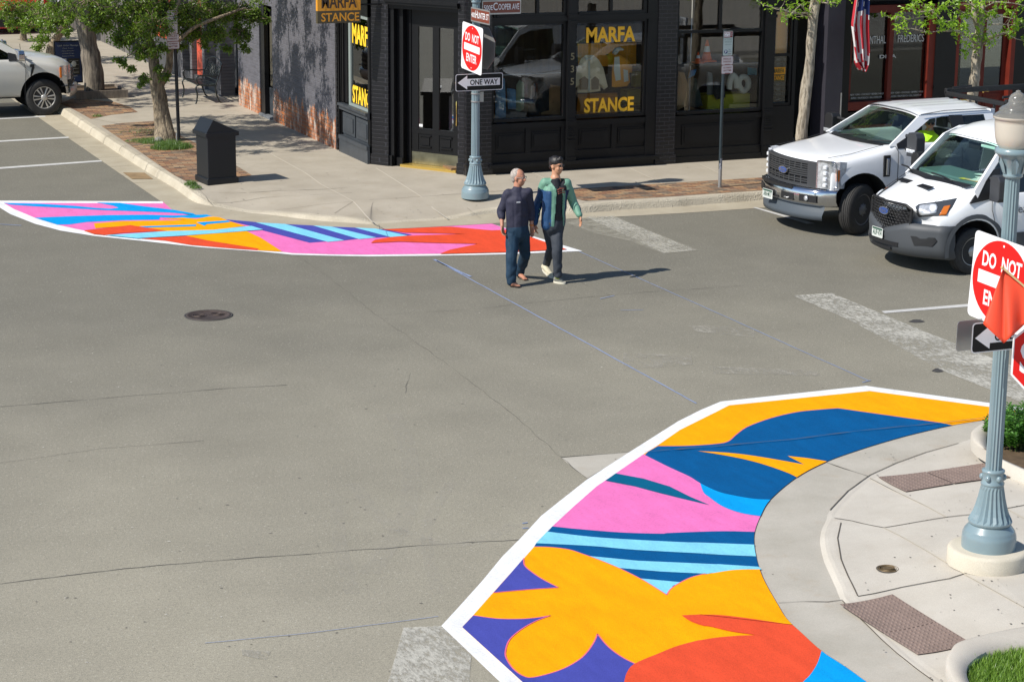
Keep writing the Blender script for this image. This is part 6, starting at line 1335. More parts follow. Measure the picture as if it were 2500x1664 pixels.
# orange flag hanging off a stick
def fp(x, y, off=0): d_ = _ray(x, y).normalized(); return Vector((0, 0, CAMZ))+d_*(18.1+off)
FLG = m_leaf('orange_flag_cloth', (.80, .085, .035), (.86, .10, .04), .25)
fl_ = thing('orange_flag', 'bright orange warning flag hanging in front of the near do not enter sign', 'flag', tuple(fp(2470, 720)))
mb = MB(); mb.tube([fp(2446, 652, -.02), fp(2500, 698, .0), fp(2570, 790, .05)], .009, 8); mb.ell(fp(2447, 653, -.02), (.014, .014, .014)); mb.build('stick', mat('wood_dowel', (.6, .42, .2), .6), fl_)
# left lobe, centre fold, right sheet
A, B_, C_ = (2448, 657), (2400, 790), (2449, 789); D_, E_ = (2451, 841), (2512, 782); F_ = (2512, 708)
G = []
n = 14
for i in range(n+1):
    f = i/n; row = []
    left = (A[0]+(B_[0]-A[0])*f, A[1]+(B_[1]-A[1])*f+0); mid = (2449+(1.5)*f, A[1]+(838-A[1])*f)
    for j in range(9):
        g_ = j/8; row.append(fp(left[0]+(mid[0]-left[0])*g_, (left[1]+(mid[1]-left[1])*g_), -.03*math.sin(g_*math.pi)*f+.03*g_))
    for j in range(1, 13):
        g_ = j/12; rt = (A[0]+(F_[0]-A[0])*1.0, A[1]+(F_[1]-A[1])*1.0+(782-708)*f); x_ = mid[0]+(rt[0]-mid[0])*g_; y_ = mid[1]+(rt[1]-mid[1])*g_
        if f < 1e-6: y_ = A[1]+(F_[1]-A[1])*g_
        row.append(fp(x_, y_, .03-.05*math.sin(g_*math.pi*2.0)*f))
    G.append(row)
mb = MB(); mb.grid(G, True); cl = mb.build('cloth', FLG, fl_); m = cl.modifiers.new('s', 'SOLIDIFY'); m.thickness = .002; baked(cl)

# ================================================================ litter bin
pc = gp(540, 432, .15); fl0 = gp(484, 441, .15); fc = gp(507, 452, .15); fr = gp(580, 446, .15)
BIN = mat('dark_bin_metal', (.008, .009, .011), .45, bump=.06, bs=8, spec=.4)
ux = (Vector((fr.x, fr.y, 0))-Vector((fc.x, fc.y, 0))).normalized(); wb = .62
uy = Vector((-ux.y, ux.x, 0)); ctr = Vector((fc.x, fc.y, 0))+ux*(wb/2)+uy*(wb/2)
bn = thing('litter_bin', 'black square litter bin with a pointed hood on the brick strip', 'litter bin', (ctr.x, ctr.y, .15)); BM = frameM((ctr.x, ctr.y, .15), ux, uy)
h_ = wb/2; mb = MB(); mb.bbox((-h_, -h_, 0), (h_, h_, .11), .01, BM); mb.bbox((-h_+.03, -h_+.03, .11), (h_-.03, h_-.03, .90), .008, BM); mb.build('body', BIN, bn)
mb = MB(); mb.bbox((-h_-.02, -h_-.02, .88), (h_+.02, h_+.02, .96), .01, BM); mb.build('rim', BIN, bn)
mb = MB(); q = h_; mb.add([BM @ Vector(p_) for p_ in ((-q, -q, .96), (q, -q, .96), (q, q, .96), (-q, q, .96), (-q*.54, -q*.98, 1.19), (-q*.54, q*.98, 1.19))], [(0, 1, 4), (1, 2, 5, 4), (2, 3, 5), (3, 0, 4, 5)], False); mb.build('hood', BIN, bn)
mb = MB(); mb.add([BM @ Vector(p_) for p_ in ((.10, -.10, 1.078), (.20, -.10, 1.032), (.20, .03, 1.032), (.10, .03, 1.078))], [(0, 1, 2, 3)], False); mb.build('sticker', WHT, bn)

# ================================================================ cast iron bench
def bench(loc, rz):
    t = thing('park_bench', 'black cast iron scroll bench against the side wall', 'bench', loc, rz); IR = mat('black_cast_iron', (.012, .018, .016), .38, spec=.6)
    w_ = 1.25   # x along the wall, y toward the wall
    for s in (-1, 1):
        mb = MB(); x = s*w_/2
        mb.tube(crom([(x, -.30, 0), (x, -.27, .06), (x, -.25, .22), (x, -.28, .38), (x, -.20, .44), (x, .0, .42), (x, .18, .42)], 4), .018, 6)
        mb.tube(crom([(x, .34, 0), (x, .27, .05), (x, .20, .25), (x, .20, .42), (x, .27, .62), (x, .36, .92)], 4), .018, 6)
        mb.tube(crom([(x, -.20, .44), (x, -.26, .55), (x, -.24, .64), (x, -.12, .66), (x, .10, .64), (x, .28, .64)], 4), .016, 6)
        mb.build('side_frame', IR, t, world=False)
    mb = MB()
    for k in range(6): y = -.22+.075*k; z = .44-.02*math.sin(math.pi*k/5)
    for k in range(6): y = -.22+.078*k; z = .445-.025*math.sin(math.pi*k/5); mb.bbox((-w_/2, y-.028, z-.01), (w_/2, y+.028, z+.008), .004)
    mb.build('seat', IR, t, world=False)
    mb = MB(); bk = lambda x, z: Vector((x, .22+(z-.45)*.30, z)); mb.tube([bk(x, .90+.10*math.cos(x*2.4)) for x in [-.62+1.24*k/16 for k in range(17)]], .016, 6); mb.tube([bk(-.62, .52), bk(.62, .52)], .014, 6)
    for cx in (-.42, -.14, .14, .42):
        for cz, rr in ((.72, .12), (.72, .06)): mb.tube([bk(cx+rr*math.cos(a), cz+rr*math.sin(a)) for a in [2*math.pi*k/16 for k in range(17)]], .009, 5)
        for a in range(6): mb.tube([bk(cx, .72), bk(cx+.12*math.cos(a*math.pi/3), .72+.12*math.sin(a*math.pi/3))], .007, 4)
    for cx in (-.56, -.28, 0, .28, .56): mb.tube([bk(cx, .52), bk(cx+.02, .70), bk(cx, .92)], .008, 5)
    mb.build('backrest', IR, t, world=False); return t
bp = gp(540, 245, .15); bench((13.02, 49.75, .15), R(-90))

# ================================================================ parking sign posts
GRN = mat('pale_green_sheeting', (.45, .52, .48), .4, coat=.2); MAR = mat('maroon_print', (.22, .02, .02), .5); NVY = mat('navy_print', (.01, .035, .14), .5); PKW = mat('pinkish_sign_sheeting', (.62, .55, .54), .4, coat=.2); GPR = mat('grey_green_print', (.16, .22, .2), .5)
def parking_sign(c, phi, s, label, grp, small):
    c, u, v = sign_frame(c, phi)
    t, M, fb, ms, h = flat('parking_sign', label, 'parking sign', grp, c, u, v, [(rrect(.30*s, .68*s, .03*s), PKW if small else GRN)]); k = s
    def rc(x0, y0, x1, y1, m, h=.003):
        if m not in ms: ms.append(m)
        fb.mi = ms.index(m); fb.add([M @ Vector((a*k, b*k, h)) for a, b in ((x0, y0), (x1, y0), (x1, y1), (x0, y1))], [(0, 1, 2, 3)], False)
    rc(-.14, .16, .14, .325, MAR, .002); rc(-.13, .185, .06, .305, WHT); addtext(fb, ms, MAR, M, 'NO PARKING', -.035*k, .255*k, .035*k, .17*k, .0, .005); addtext(fb, ms, MAR, M, '3AM - 7AM', -.035*k, .20*k, .035*k, .17*k, .0, .005); addtext(fb, ms, WHT, M, 'TOW', .10*k, .26*k, .03*k, .06*k, .0, .004); addtext(fb, ms, WHT, M, 'ZONE', .10*k, .21*k, .03*k, .06*k, .0, .004)
    addtext(fb, ms, GPR, M, 'PAY TO PARK', 0, .09*k, .05*k, .25*k, .0, .004); addtext(fb, ms, GPR, M, 'THIS BLOCK', 0, .02*k, .05*k, .24*k, .0, .004); addtext(fb, ms, GPR, M, '10AM-6PM', 0, -.05*k, .03*k, .2*k, .0, .004)
    if NVY not in ms: ms.append(NVY)
    fb.mi = ms.index(NVY); fb.add([M @ Vector((a, b, .003)) for a, b in circ(.055*k, 20, -.065*k, -.23*k)], [tuple(range(20))], False); addtext(fb, ms, WHT, M, 'P', -.065*k, -.265*k, .07*k, .05*k, .03, .006)
    addtext(fb, ms, NVY, M, 'PAY', .06*k, -.19*k, .03*k, .07*k, .0, .004); addtext(fb, ms, NVY, M, 'STATION', .06*k, -.24*k, .03*k, .11*k, .0, .004); rc(.0, -.30, .11, -.288, MAR, .004)
    fb.build('sign_face', ms, t); return t
def small_sign(c, phi, s, lines, label, grp, hh=.22):
    c, u, v = sign_frame(c, phi)
    t, M, fb, ms, h = flat('parking_sign', label, 'parking sign', grp, c, u, v, [(rrect(.29*s, hh*s, .03*s), MAR), (rrect(.275*s, (hh-.015)*s, .025*s), PKW)])
    for i, ln in enumerate(lines): addtext(fb, ms, MAR, M, ln, 0, (.02-.06*i)*s, .035*s, .20*s, .01, .008)
    fb.mi = ms.index(MAR); fb.add([M @ Vector((a*s, b*s, .008)) for a, b in ((-.06, -.085), (.06, -.085), (.06, -.075), (-.06, -.075))], [(0, 1, 2, 3)], False)
    fb.build('sign_face', ms, t)
POL = mat('dark_green_post', (.02, .032, .038), .4, var=.3, vs=6); 
pm = gp(1757, 458, .15); zt = ay(1757, 76, pm.y).z
t = thing('sign_post', 'thin dark sign post with worn stickers, before the third shop window', 'sign post', tuple(pm)); mb = MB(); mb.tube([(pm.x, pm.y, .15), (pm.x-.01, pm.y, 1.5), (pm.x, pm.y, zt+.02)], .030, 12); mb.build('post', POL, t); mb = MB(); mb.tube([(pm.x, pm.y, .15), (pm.x, pm.y, .5)], .034, 12); mb.build('sleeve', ALU, t); mb = MB(); mb.tube([(pm.x, pm.y, .50), (pm.x, pm.y, .70)], .0325, 12); mb.build('sticker', mat('torn_sticker', (.25, .26, .3), .6, var=.9, vs=18), t)
z_ = lambda y: ay(1757, y, pm.y-.05).z
parking_sign((pm.x+.05, pm.y-.045, (z_(77)+z_(137))/2), 4, (z_(77)-z_(137))/.68, 'pale green pay to park sign topping the post before the third shop window', 'parking signs', 0)
small_sign((pm.x+.045, pm.y-.045, (z_(139)+z_(159))/2), 4, .86, ('PARALLEL', 'PARKING'), 'small white parallel parking sign in the middle of the right post', 'parking signs', .19); small_sign((pm.x+.05, pm.y-.045, (z_(160)+z_(181))/2), 4, .86, ('NO PARKING', 'ANYTIME'), 'small white no parking sign, lowest on the right post', 'parking signs', .19)
pl_ = gp(437, 351, .15); zt = ay(430, 24, pl_.y).z
t = thing('sign_post', 'black round post beside the nearest street tree', 'sign post', tuple(pl_)); mb = MB(); mb.tube([(pl_.x, pl_.y, .15), (pl_.x-.03, pl_.y, zt)], .036, 12); mb.build('post', mat('black_post', (.008, .009, .012), .45), t); mb = MB(); mb.tube([(pl_.x-.045, pl_.y-.01, .15), (pl_.x-.045, pl_.y-.01, .38)], .02, 6); mb.build('sleeve', ALU, t)
z_ = lambda y: ay(422, y, pl_.y-.06).z; sc_ = (z_(26)-z_(83))/.68
parking_sign((ay(421, 54, pl_.y-.06).x, pl_.y-.06, (z_(26)+z_(83))/2), 6, sc_*.85 if sc_ > 1 else sc_, 'pay to park sign half hidden by leaves on the black post', 'parking signs', 1)
small_sign((ay(422, 92, pl_.y-.06).x, pl_.y-.06, (z_(84)+z_(101))/2), 6, .92, ('VALET', 'PARKING'), 'leaf shaded small parking sign second from the bottom of the black post', 'parking signs', .16); small_sign((ay(423, 111, pl_.y-.06).x, pl_.y-.06, (z_(102)+z_(120))/2), 6, .92, ('NO PARKING', 'ANYTIME'), 'leaf shaded small parking sign lowest on the black post', 'parking signs', .17)

# ================================================================ covers, tactile paving
IRON = mat('rusty_cast_iron', (.085, .062, .052), .6, metal=.3, var=.25, vs=12, bump=.2, bs=40)
def cover(c, r_, z, label, m, pat):
    t = thing('manhole_cover', label, 'manhole cover', (c.x, c.y, z)); mb = MB(); mb.mi = 0
    mb.lathe([(r_, 0), (r_, .006), (r_*.93, .007), (r_*.92, .003), (.001, .003)], n=40)
    if pat:
        for k in range(5): mb.lathe([(r_*(.15+.15*k), .003), (r_*(.15+.15*k), .007), (r_*(.19+.15*k), .007), (r_*(.19+.15*k), .003)], n=32)
        mb.box((-r_*.5, -.03, .007), (r_*.5, .03, .010))
    else:
        for sx_ in (-1, 1):
            for k in range(3): mb.tube([(sx_*r_*.42+r_*(.12+.1*k)*math.cos(a), r_*(.12+.1*k)*math.sin(a), .006) for a in [math.pi*(.2+1.6*j/10)+(0 if sx_ < 0 else math.pi) for j in range(11)]], .006, 5)
        for k in range(14): mb.box((-r_*.9+.13*r_*k, -.01, .003), (-r_*.9+.13*r_*k+.02, .01, .008))
    mb.build('lid', m, t, world=False); g = MB(); g.lathe([(r_*1.10, -.002), (r_*1.10, .002), (r_*1.0, .003), (r_, .0)], n=40); g.build('frame_ring', mat('dark_ring', (.06, .055, .05), .8), t, world=False)
cover(gp(509, 770), .31, .005, 'dark round manhole cover in the middle of the asphalt', IRON, 0)
uc = onsurf((2168, 1387), zn); cover(uc, .10, uc.z-.002, 'small bronze utility cover in the corner pavement', mat('bronze_iron', (.20, .14, .07), .5, metal=.4, var=.3, vs=20), 1)
TACT = mat('brown_tactile', (.235, .17, .14), .75, var=.12, vs=5, bump=.1, bs=60)
def tactile(P, label, nx, ny, split):
    t = thing('tactile_paving', label, 'tactile paving', tuple(gp(*P[0], .14)), 0, 'ramp tactile pads'); C_ = [onsurf(q, zn) for q in P]
    def pt(u, v): q = C_[0].lerp(C_[1], u).lerp(C_[3].lerp(C_[2], u), v); q.z = zn(q)+.006; return q
    for a, b in ((0, split), (split+.008, 1)):
        mb = MB(); mb.grid([[pt(a+(b-a)*i/6, j/4) for j in range(5)] for i in range(7)], True)
        k = 0
        for i in range(nx):
            u_ = (i+.5)/nx
            if not a <= u_ <= b: continue
            for j in range(ny):
                c_0 = pt(u_, (j+.5)/ny); vs = []
                for rr, hz in ((.014, 0), (.011, .006)): vs += [c_0+Vector((rr*math.cos(x_), rr*math.sin(x_), hz)) for x_ in [math.pi*q/3 for q in range(6)]]
                mb.add(vs, [(q, (q+1) % 6, 6+(q+1) % 6, 6+q) for q in range(6)]+[(6, 7, 8, 9, 10, 11)], True)
        o = mb.build('pad', TACT, t); face_upish(o)
tactile([(2049.7, 1475), (2239.9, 1598), (2374, 1571.8), (2178.8, 1450.6)], 'brown tactile paving with rows of domes in the nearest kerb ramp', 22, 12, .56)
tactile([(2143, 1164), (2400, 1131), (2468, 1165), (2211, 1200.4)], 'brown tactile paving with rows of domes behind the lamp post, beside the shrub', 20, 10, .45)

# ================================================================ planted beds at the near corner
SOIL = mat('garden_soil', (.10, .065, .035), .95, var=.3, vs=10, bump=.5, bs=30)
def bed(name, inner, outer, h, m, label):
    t = thing(name, label, 'planter kerb', (*px(outer[0], .15), .15)); I = [Vector((*px(q, .3), 0)) for q in inner]; O_ = [Vector((*px(q, .15), 0)) for q in outer]
    I = crom(I, 4); O_ = crom(O_, 4); n = min(len(I), len(O_)); O_ = [O_[int(i*(len(O_)-1)/(n-1))] for i in range(n)]; I = [I[int(i*(len(I)-1)/(n-1))] for i in range(n)]
    mb = MB(); up_ = lambda L_, z: [Vector((q.x, q.y, z)) for q in L_]; mid = [a.lerp(b, .85) for a, b in zip(I, O_)]
    mb.grid([up_(O_, .14), up_(O_, .15+h*.8), up_(mid, .15+h), up_(I, .15+h), up_(I, .13)], True); o = mb.build('curb', m, t); face_fix(o)
    return t, I
def face_fix(o):
    bm = bmesh.new(); bm.from_mesh(o.data); bmesh.ops.recalc_face_normals(bm, faces=bm.faces); bm.to_mesh(o.data); bm.free()
ti, I1 = bed('planter_kerb', [(2560, 1000), (2500, 1010), (2440, 1026), (2416, 1046), (2408, 1068), (2412, 1095), (2440, 1118), (2490, 1142), (2560, 1170)], [(2560, 1012), (2480, 1030), (2404.8, 1058), (2378, 1070), (2368.5, 1085.5), (2380.6, 1108), (2410, 1128), (2445, 1150), (2560, 1200)], .14, CONC2, 'curved pale concrete kerb round the shrub at the right edge')
tj, I2 = bed('planter_kerb', [(2580, 1545), (2500, 1553), (2443.6, 1562), (2399.5, 1577), (2365.5, 1604), (2362, 1632), (2378, 1664), (2420, 1720)], [(2580, 1538), (2500, 1548), (2430, 1561.6), (2345, 1583.7), (2321.4, 1604), (2308, 1632), (2318, 1670), (2360, 1735)], .09, CONC2, 'curved pale concrete kerb round the grass in the bottom right corner')
for I_, nm in ((I1, 1), (I2, 2)):
    far_ = [Vector((18, I_[-1].y-.6, 0)), Vector((18, I_[0].y+.1, 0))]
    o = sheet('planting_soil', [(q.x, q.y) for q in I_]+[(q.x, q.y) for q in far_], .158, SOIL, 'structure'); face_up(o)
def inside(pt, poly):
    c = False; n = len(poly)
    for i in range(n):
        a, b = poly[i], poly[(i+1) % n]
        if (a.y > pt.y) != (b.y > pt.y) and pt.x < (b.x-a.x)*(pt.y-a.y)/(b.y-a.y)+a.x: c = not c
    return c
GRS = m_leaf('grass_blade', (.10, .20, .025), (.20, .32, .05), .3); WEED = m_leaf('weed_blade', (.06, .13, .03), (.14, .22, .06), .3)
def grass(name, cen, n, hgt, m, label=None, poly=None, ext=None, kind='stuff', spread=.2, wid=.004, z=.2, lean=.5):
    mb = MB(); random.seed(len(name)+n)
    k = 0
    while k < n:
        if poly: q = Vector((random.uniform(*ext[0]), random.uniform(*ext[1]), 0))
        else: a_ = random.uniform(0, 6.28); r_ = spread*math.sqrt(random.random()); q = Vector((cen[0]+r_*math.cos(a_)*1.3, cen[1]+r_*math.sin(a_), 0))
        k += 1
        if poly and not inside(q, poly): continue
        h = hgt*random.uniform(.5, 1.2)*(1 if poly else (1.2-.8*((q-Vector((cen[0], cen[1], 0))).length/(spread*1.3)))); a_ = random.uniform(0, 6.28); l_ = h*lean*random.random()
        s_ = Vector((math.cos(a_+1.57), math.sin(a_+1.57), 0))*wid*random.uniform(.7, 1.3); d_ = Vector((math.cos(a_), math.sin(a_), 0)); b = Vector((q.x, q.y, z))
        mb.add([b-s_, b+s_, b+d_*l_*.35+s_*.7+V3*h*.6, b+d_*l_*.35-s_*.7+V3*h*.6, b+d_*l_+V3*h], [(0, 1, 2, 3), (3, 2, 4)], False)
    o = mb.build(name, m); o['kind'] = 'stuff'
    if label: o['label'] = label
    return o
P2 = I2+[Vector((18, I2[-1].y-.6, 0)), Vector((18, I2[0].y+.1, 0))]
grass('grass', None, 26000, .085, GRS, None, P2, ((min(q.x for q in I2), min(q.x for q in I2)+2.4), (min(q.y for q in I2)-.2, max(q.y for q in I2)+.1)), wid=.0035, lean=.9, z=.158)
for (x, y, n, s_, h) in ((385, 348, 900, .30, .12), (420, 362, 1500, .34, .17), (350, 345, 500, .3, .07), (360, 322, 300, .5, .05), (466, 452, 300, .10, .10), (478, 460, 200, .09, .07), (238, 285, 120, .1, .07)):
    q = gp(x, y, .15); grass('weeds', (q.x, q.y), n, h, WEED, None, spread=s_, z=.155, lean=1.0)
mb = MB(); q = gp(388, 349, .15); mb.ell((q.x, q.y, .2), (.10, .09, .08), 9, 6); o = mb.build('rock', mat('grey_rock', (.20, .19, .17), .9, var=.3, vs=8, bump=.5, bs=15)); tag(o, 'grey stone between the weeds at the foot of the nearest street tree', 'rock')

# ================================================================ board planter and advertising stand
q = gp(233, 238, .15); WB_ = mat('grey_planks', (.20, .165, .13), .8, var=.25, vs=4, stretch=(6, 6, 1))
t = thing('tree_planter_box', 'low grey wooden box round the foot of the straight trunk', 'planter box', (q.x+.1, q.y+.25, .15)); X, Y = q.x+.1, q.y+.3
mb = MB()
for a, b in (((X-.62, Y-.62), (X+.62, Y-.56)), ((X-.62, Y+.56), (X+.62, Y+.62)), ((X-.62, Y-.56), (X-.56, Y+.56)), ((X+.56, Y-.56), (X+.62, Y+.56))): mb.box((a[0], a[1], .15), (b[0], b[1], .34))
mb.build('boards', WB_, t); mb = MB(); mb.box((X-.56, Y-.56, .15), (X+.56, Y+.56, .28)); mb.build('soil', SOIL, t)
NAV = mat('navy_poster', (.012, .028, .085), .35, var=.15, vs=3); BF = mat('poster_black', (.02, .02, .015), .4); CRM = mat('poster_print', (.42, .42, .38), .6)
b0 = gp(205, 222, .15); Yp = b0.y+.25; pA = ay(131, 101, Yp); pB = ay(196, 103, Yp); pC = ay(200, 202, Yp); X0, X1, Z0, Z1 = pA.x, pA.x+.68, pC.z, pA.z
t = thing('advertising_stand', 'dark blue poster stand between the pearl pickup and the straight trunk', 'advertising stand', (X0+.34, Yp, .15))
mb = MB(); mb.bbox((X0, Yp, Z0), (X1, Yp+.06, Z1), .01); mb.build('frame', BLK, t); mb = MB(); mb.mi = 0; mb.box((X0+.03, Yp-.006, Z0+.03), (X1-.03, Yp-.001, Z1-.03))
Hh = Z1-Z0; cx = (X0+X1)/2; mb.mi = 1; mb.box((cx-.01, Yp-.010, Z0+Hh*.20), (X1-.07, Yp-.006, Z0+Hh*.58)); mb.mi = 2; mb.box((X0+.08, Yp-.010, Z0+Hh*.42), (cx-.05, Yp-.006, Z0+Hh*.58)); mb.mi = 1; mb.ell((X0+.17, Yp-.012, Z0+Hh*.49), (.05, .003, .05)); mb.mi = 2
for k, (tx, w_, hh) in enumerate((('Leah Alden Massage', .50, .04), ('Deep Tissue', .26, .025), ('Injury Recovery', .30, .025), ('Lomilomi Massage', .28, .022), ('Craniosacral Therapy', .30, .022))): mb.text(tx, (cx, Yp-.011, Z1-.13-.062*k), U3, V3, hh, w=w_, th=0)
mb.text('Same Day Appointments', (cx, Yp-.011, Z0+.16), U3, V3, .03, w=.42, th=0); mb.text('970-429-3328', (cx, Yp-.011, Z0+.09), U3, V3, .03, w=.28, th=0)
for k in range(4): mb.box((cx+.02, Yp-.013, Z0+Hh*(.25+.09*k)), (X1-.10, Yp-.010, Z0+Hh*(.255+.09*k)))
mb.ell((cx+.13, Yp-.012, Z0+Hh*.45), (.06, .003, .07))
mb.build('poster', [NAV, BF, CRM], t)
mb = MB(); mb.bbox((cx-.30, Yp-.28, .15), (cx+.34, Yp+.32, .26), .04); mb.build('base', mat('grey_plastic_base', (.13, .14, .15), .6), t); mb = MB(); mb.tube([(cx+.1, Yp+.03, .2), (cx+.1, Yp+.03, Z0+.05)], .02, 6); mb.tube([(cx+.2, Yp+.03, .2), (cx+.2, Yp+.03, Z0+.05)], .02, 6); mb.build('leg', ALU, t)

# ================================================================ hanging flag at the red shop
YF = 37.0; P_ = lambda x, y: ay(x, y, YF)
fg = thing('national_flag', 'limp striped flag with a blue starred corner hanging before the red framed shop', 'flag', tuple(P_(2100, 80)))
FR, FW, FB = mat('flag_red', (.50, .015, .03), .7), mat('flag_white', (.72, .68, .68), .7), mat('flag_blue', (.02, .04, .17), .7)
T0 = [(2092, -40), (2076, 60), (2082, 120), (2086, 148), (2100, 166)]; T1_ = [(2124, -40), (2122, 60), (2122, 120), (2119, 150), (2108, 169)]
def along(T_, f): f *= len(T_)-1; i = min(int(f), len(T_)-2); g_ = f-i; return (T_[i][0]*(1-g_)+T_[i+1][0]*g_, T_[i][1]*(1-g_)+T_[i+1][1]*g_)
mb = MB(); NS = 26; NU = 34
def fpt(i, j):
    f = j/NU; u_ = i/NS; a, b = along(T0, f), along(T1_, f); x = a[0]+(b[0]-a[0])*u_; y = a[1]+(b[1]-a[1])*u_+6*math.sin(u_*9); q = P_(x, y)
    return q+Vector((0, -.10*math.sin(u_*15+f*2)*(.4+.6*f)-.04*math.sin(u_*31), 0))
for j in range(NU):
    for i in range(NS):
        u_ = i/NS+.10*math.sin(j*.13)+.05*math.sin(i*1.3); 
        canton = j < NU*.15 and i > NS*.3
        mb.mi = 2 if canton else (0 if int((u_*11)+100) % 2 == 0 else 1)
        if canton and (i*3+j*2) % 7 == 0: mb.mi = 1
        mb.add([fpt(i, j), fpt(i+1, j), fpt(i+1, j+1), fpt(i, j+1)], [(3, 2, 1, 0)], True)
o = mb.build('cloth', [FR, FW, FB], fg); bm = bmesh.new(); bm.from_mesh(o.data); bmesh.ops.remove_doubles(bm, verts=bm.verts, dist=1e-4); bm.to_mesh(o.data); bm.free()
mb = MB(); a = P_(2110, -45); mb.tube([(a.x, YF-.1, a.z+.1), (a.x, 37.9, a.z-.4)], .02, 8); mb.ell((a.x, YF-.12, a.z+.11), (.04, .04, .04)); mb.build('pole', ALU, fg)

# ================================================================ things in the shop window
def cloth_item(name, label, cat, px_poly, Y, m, grp=None, th=.10, extra=()):
    P = [ay(x, y, Y) for x, y in px_poly]; n = len(P); c = sum(P, Vector())/n
    t = thing(name, label, cat, tuple(c), 0, grp); mb = MB(); rings = []
    for f, o_ in ((1, 0), (.85, -th*.35), (.5, -th*.5), (.05, -th*.52)): rings.append([c+(p-c)*f+Vector((0, o_*(1+.25*math.sin(8*f+i)), 0)) for i, p in enumerate(P)]+[c+(P[0]-c)*f+Vector((0, o_, 0))])
    mb.grid(rings, True); mb.grid([[Vector((p.x, 2*Y+th*.0-p.y, p.z)) for p in r] for r in rings], True, True); mb.build('fabric', m, t)
    for nm, poly, mm in extra:
        g = MB(); g.add([ay(x, y, Y-th*.62) for x, y in poly], [tuple(range(len(poly)))], False); g.build(nm, mm, t)
    return t
zc_ = lambda *q: [(1100+x/3.485, y/3.485) for x, y in q]; zd_ = lambda *q: [(1600+x/3.485, y/3.485) for x, y in q]
BEI = mat('beige_cloth', (.85, .70, .48), .9, var=.1, vs=4); TAN = mat('tan_pocket', (.34, .24, .16), .9); ORJ = mat('orange_cloth', (.90, .38, .04), .8); CRJ = mat('cream_cloth', (.70, .68, .60), .9); DKJ = mat('dark_cloth', (.03, .03, .032), .85, var=.2, vs=5); GRJ = mat('sage_cloth', (.22, .27, .17), .9); DEN = mat('denim_cloth', (.10, .22, .36), .9, var=.25, vs=5); GRYJ = mat('grey_cloth', (.25, .25, .24), .9); CML = mat('camel_cloth', (.42, .24, .11), .9)
JY = 37.95; jg = 'jackets hung in the display windows'
cloth_item('jacket', 'beige button jacket with brown pockets hanging in the lettered window', 'jacket', zc_((1150, 470), (1215, 470), (1260, 510), (1300, 580), (1338, 740), (1305, 765), (1275, 690), (1275, 775), (1180, 790), (1080, 790), (1078, 700), (1045, 760), (1040, 740), (1085, 560), (1110, 500)), JY, BEI, jg, extra=(('pocket', zc_((1095, 680), (1140, 650), (1175, 680), (1165, 765), (1100, 765)), TAN), ('pocket', zc_((1195, 680), (1230, 650), (1265, 680), (1260, 760), (1200, 765)), TAN), ('collar', zc_((1145, 480), (1178, 500), (1212, 480), (1205, 515), (1178, 505), (1150, 515)), CRJ), ('placket', zc_((1172, 520), (1186, 520), (1186, 780), (1172, 780)), CRJ)))
cloth_item('jacket', 'orange and white sports jacket hanging right of the beige one', 'jacket', zc_((1390, 480), (1430, 470), (1500, 500), (1548, 560), (1545, 620), (1520, 620), (1528, 700), (1500, 735), (1400, 745), (1372, 740), (1372, 620)), JY+.1, ORJ, jg, extra=(('panel', zc_((1395, 490), (1435, 480), (1450, 680), (1405, 690), (1390, 600)), CRJ), ('panel', zc_((1470, 590), (1510, 600), (1515, 690), (1475, 700)), CRJ)))
cloth_item('hood', 'white hood and cord hung above the orange jacket', 'hood', zc_((1372, 450), (1400, 410), (1440, 400), (1475, 420), (1470, 430), (1440, 425), (1400, 470)), JY+.1, CRJ)
cloth_item('board', 'orange wooden display panel behind the jackets', 'display board', zc_((1080, 375), (1580, 362), (1578, 560), (1085, 570)), JY+.5, mat('orange_slatted_board', (1.0, .42, .03), .6, var=.2, vs=3, stretch=(14, 1, .3)), th=.04)
cloth_item('display_table', 'orange low table behind the STANCE lettering', 'table', zc_((1085, 800), (1420, 790), (1430, 980), (1070, 980)), JY+.3, mat('orange_table', (.7, .24, .02), .6, var=.2, vs=2), th=.3)
for k, (q, m_, lb) in enumerate(((zc_((385, 660), (460, 670), (470, 1000), (380, 1010)), DEN, 'pale blue denim jacket at the left end of the first window'), (zc_((480, 750), (550, 760), (555, 930), (490, 930)), DEN, 'small blue denim bag beside the denim jacket'), (zc_((585, 680), (620, 700), (622, 930), (590, 950), (555, 940), (560, 720)), GRJ, 'sage green jacket on the first window rail'), (zc_((700, 720), (745, 690), (800, 700), (838, 760), (838, 940), (760, 960), (690, 860)), DKJ, 'black jacket with a pale lining in the first window'), (zc_((660, 880), (740, 850), (750, 980), (660, 990)), DKJ, 'low black bundle under the black jacket'), (zc_((850, 720), (950, 740), (955, 975), (770, 975), (780, 940)), CML, 'tan coat at the right end of the first window'))):
    cloth_item('garment', lb, 'garment', q, JY+.12+.04*k, m_, 'clothes in the first window', th=.12)
t = thing('clothes_rail', 'metal clothes rail carrying the jackets in the first window', 'clothes rail', tuple(ay(1280, 190, JY+.3))); a, b = ay(1215, 184, JY+.25), ay(1375, 178, JY+.25); mb = MB(); mb.tube([a, b], .012, 6); mb.tube([(a.x, a.y, 1.06), a], .012, 6); mb.tube([(b.x, b.y, 1.06), b], .012, 6); mb.build('rail', ALU, t)
YBX = mat('mustard_box', (.36, .27, .01), .6)
def wbox(x0, y0, x1, y1, Y, d, m, name, lb, cat, grp=None):
    a, b = ay(x0, y1, Y), ay(x1, y0, Y); mb = MB(); mb.bbox((a.x, Y, a.z), (b.x, Y+d, b.z), .01); o = mb.build(name, m); tag(o, lb, cat, grp)
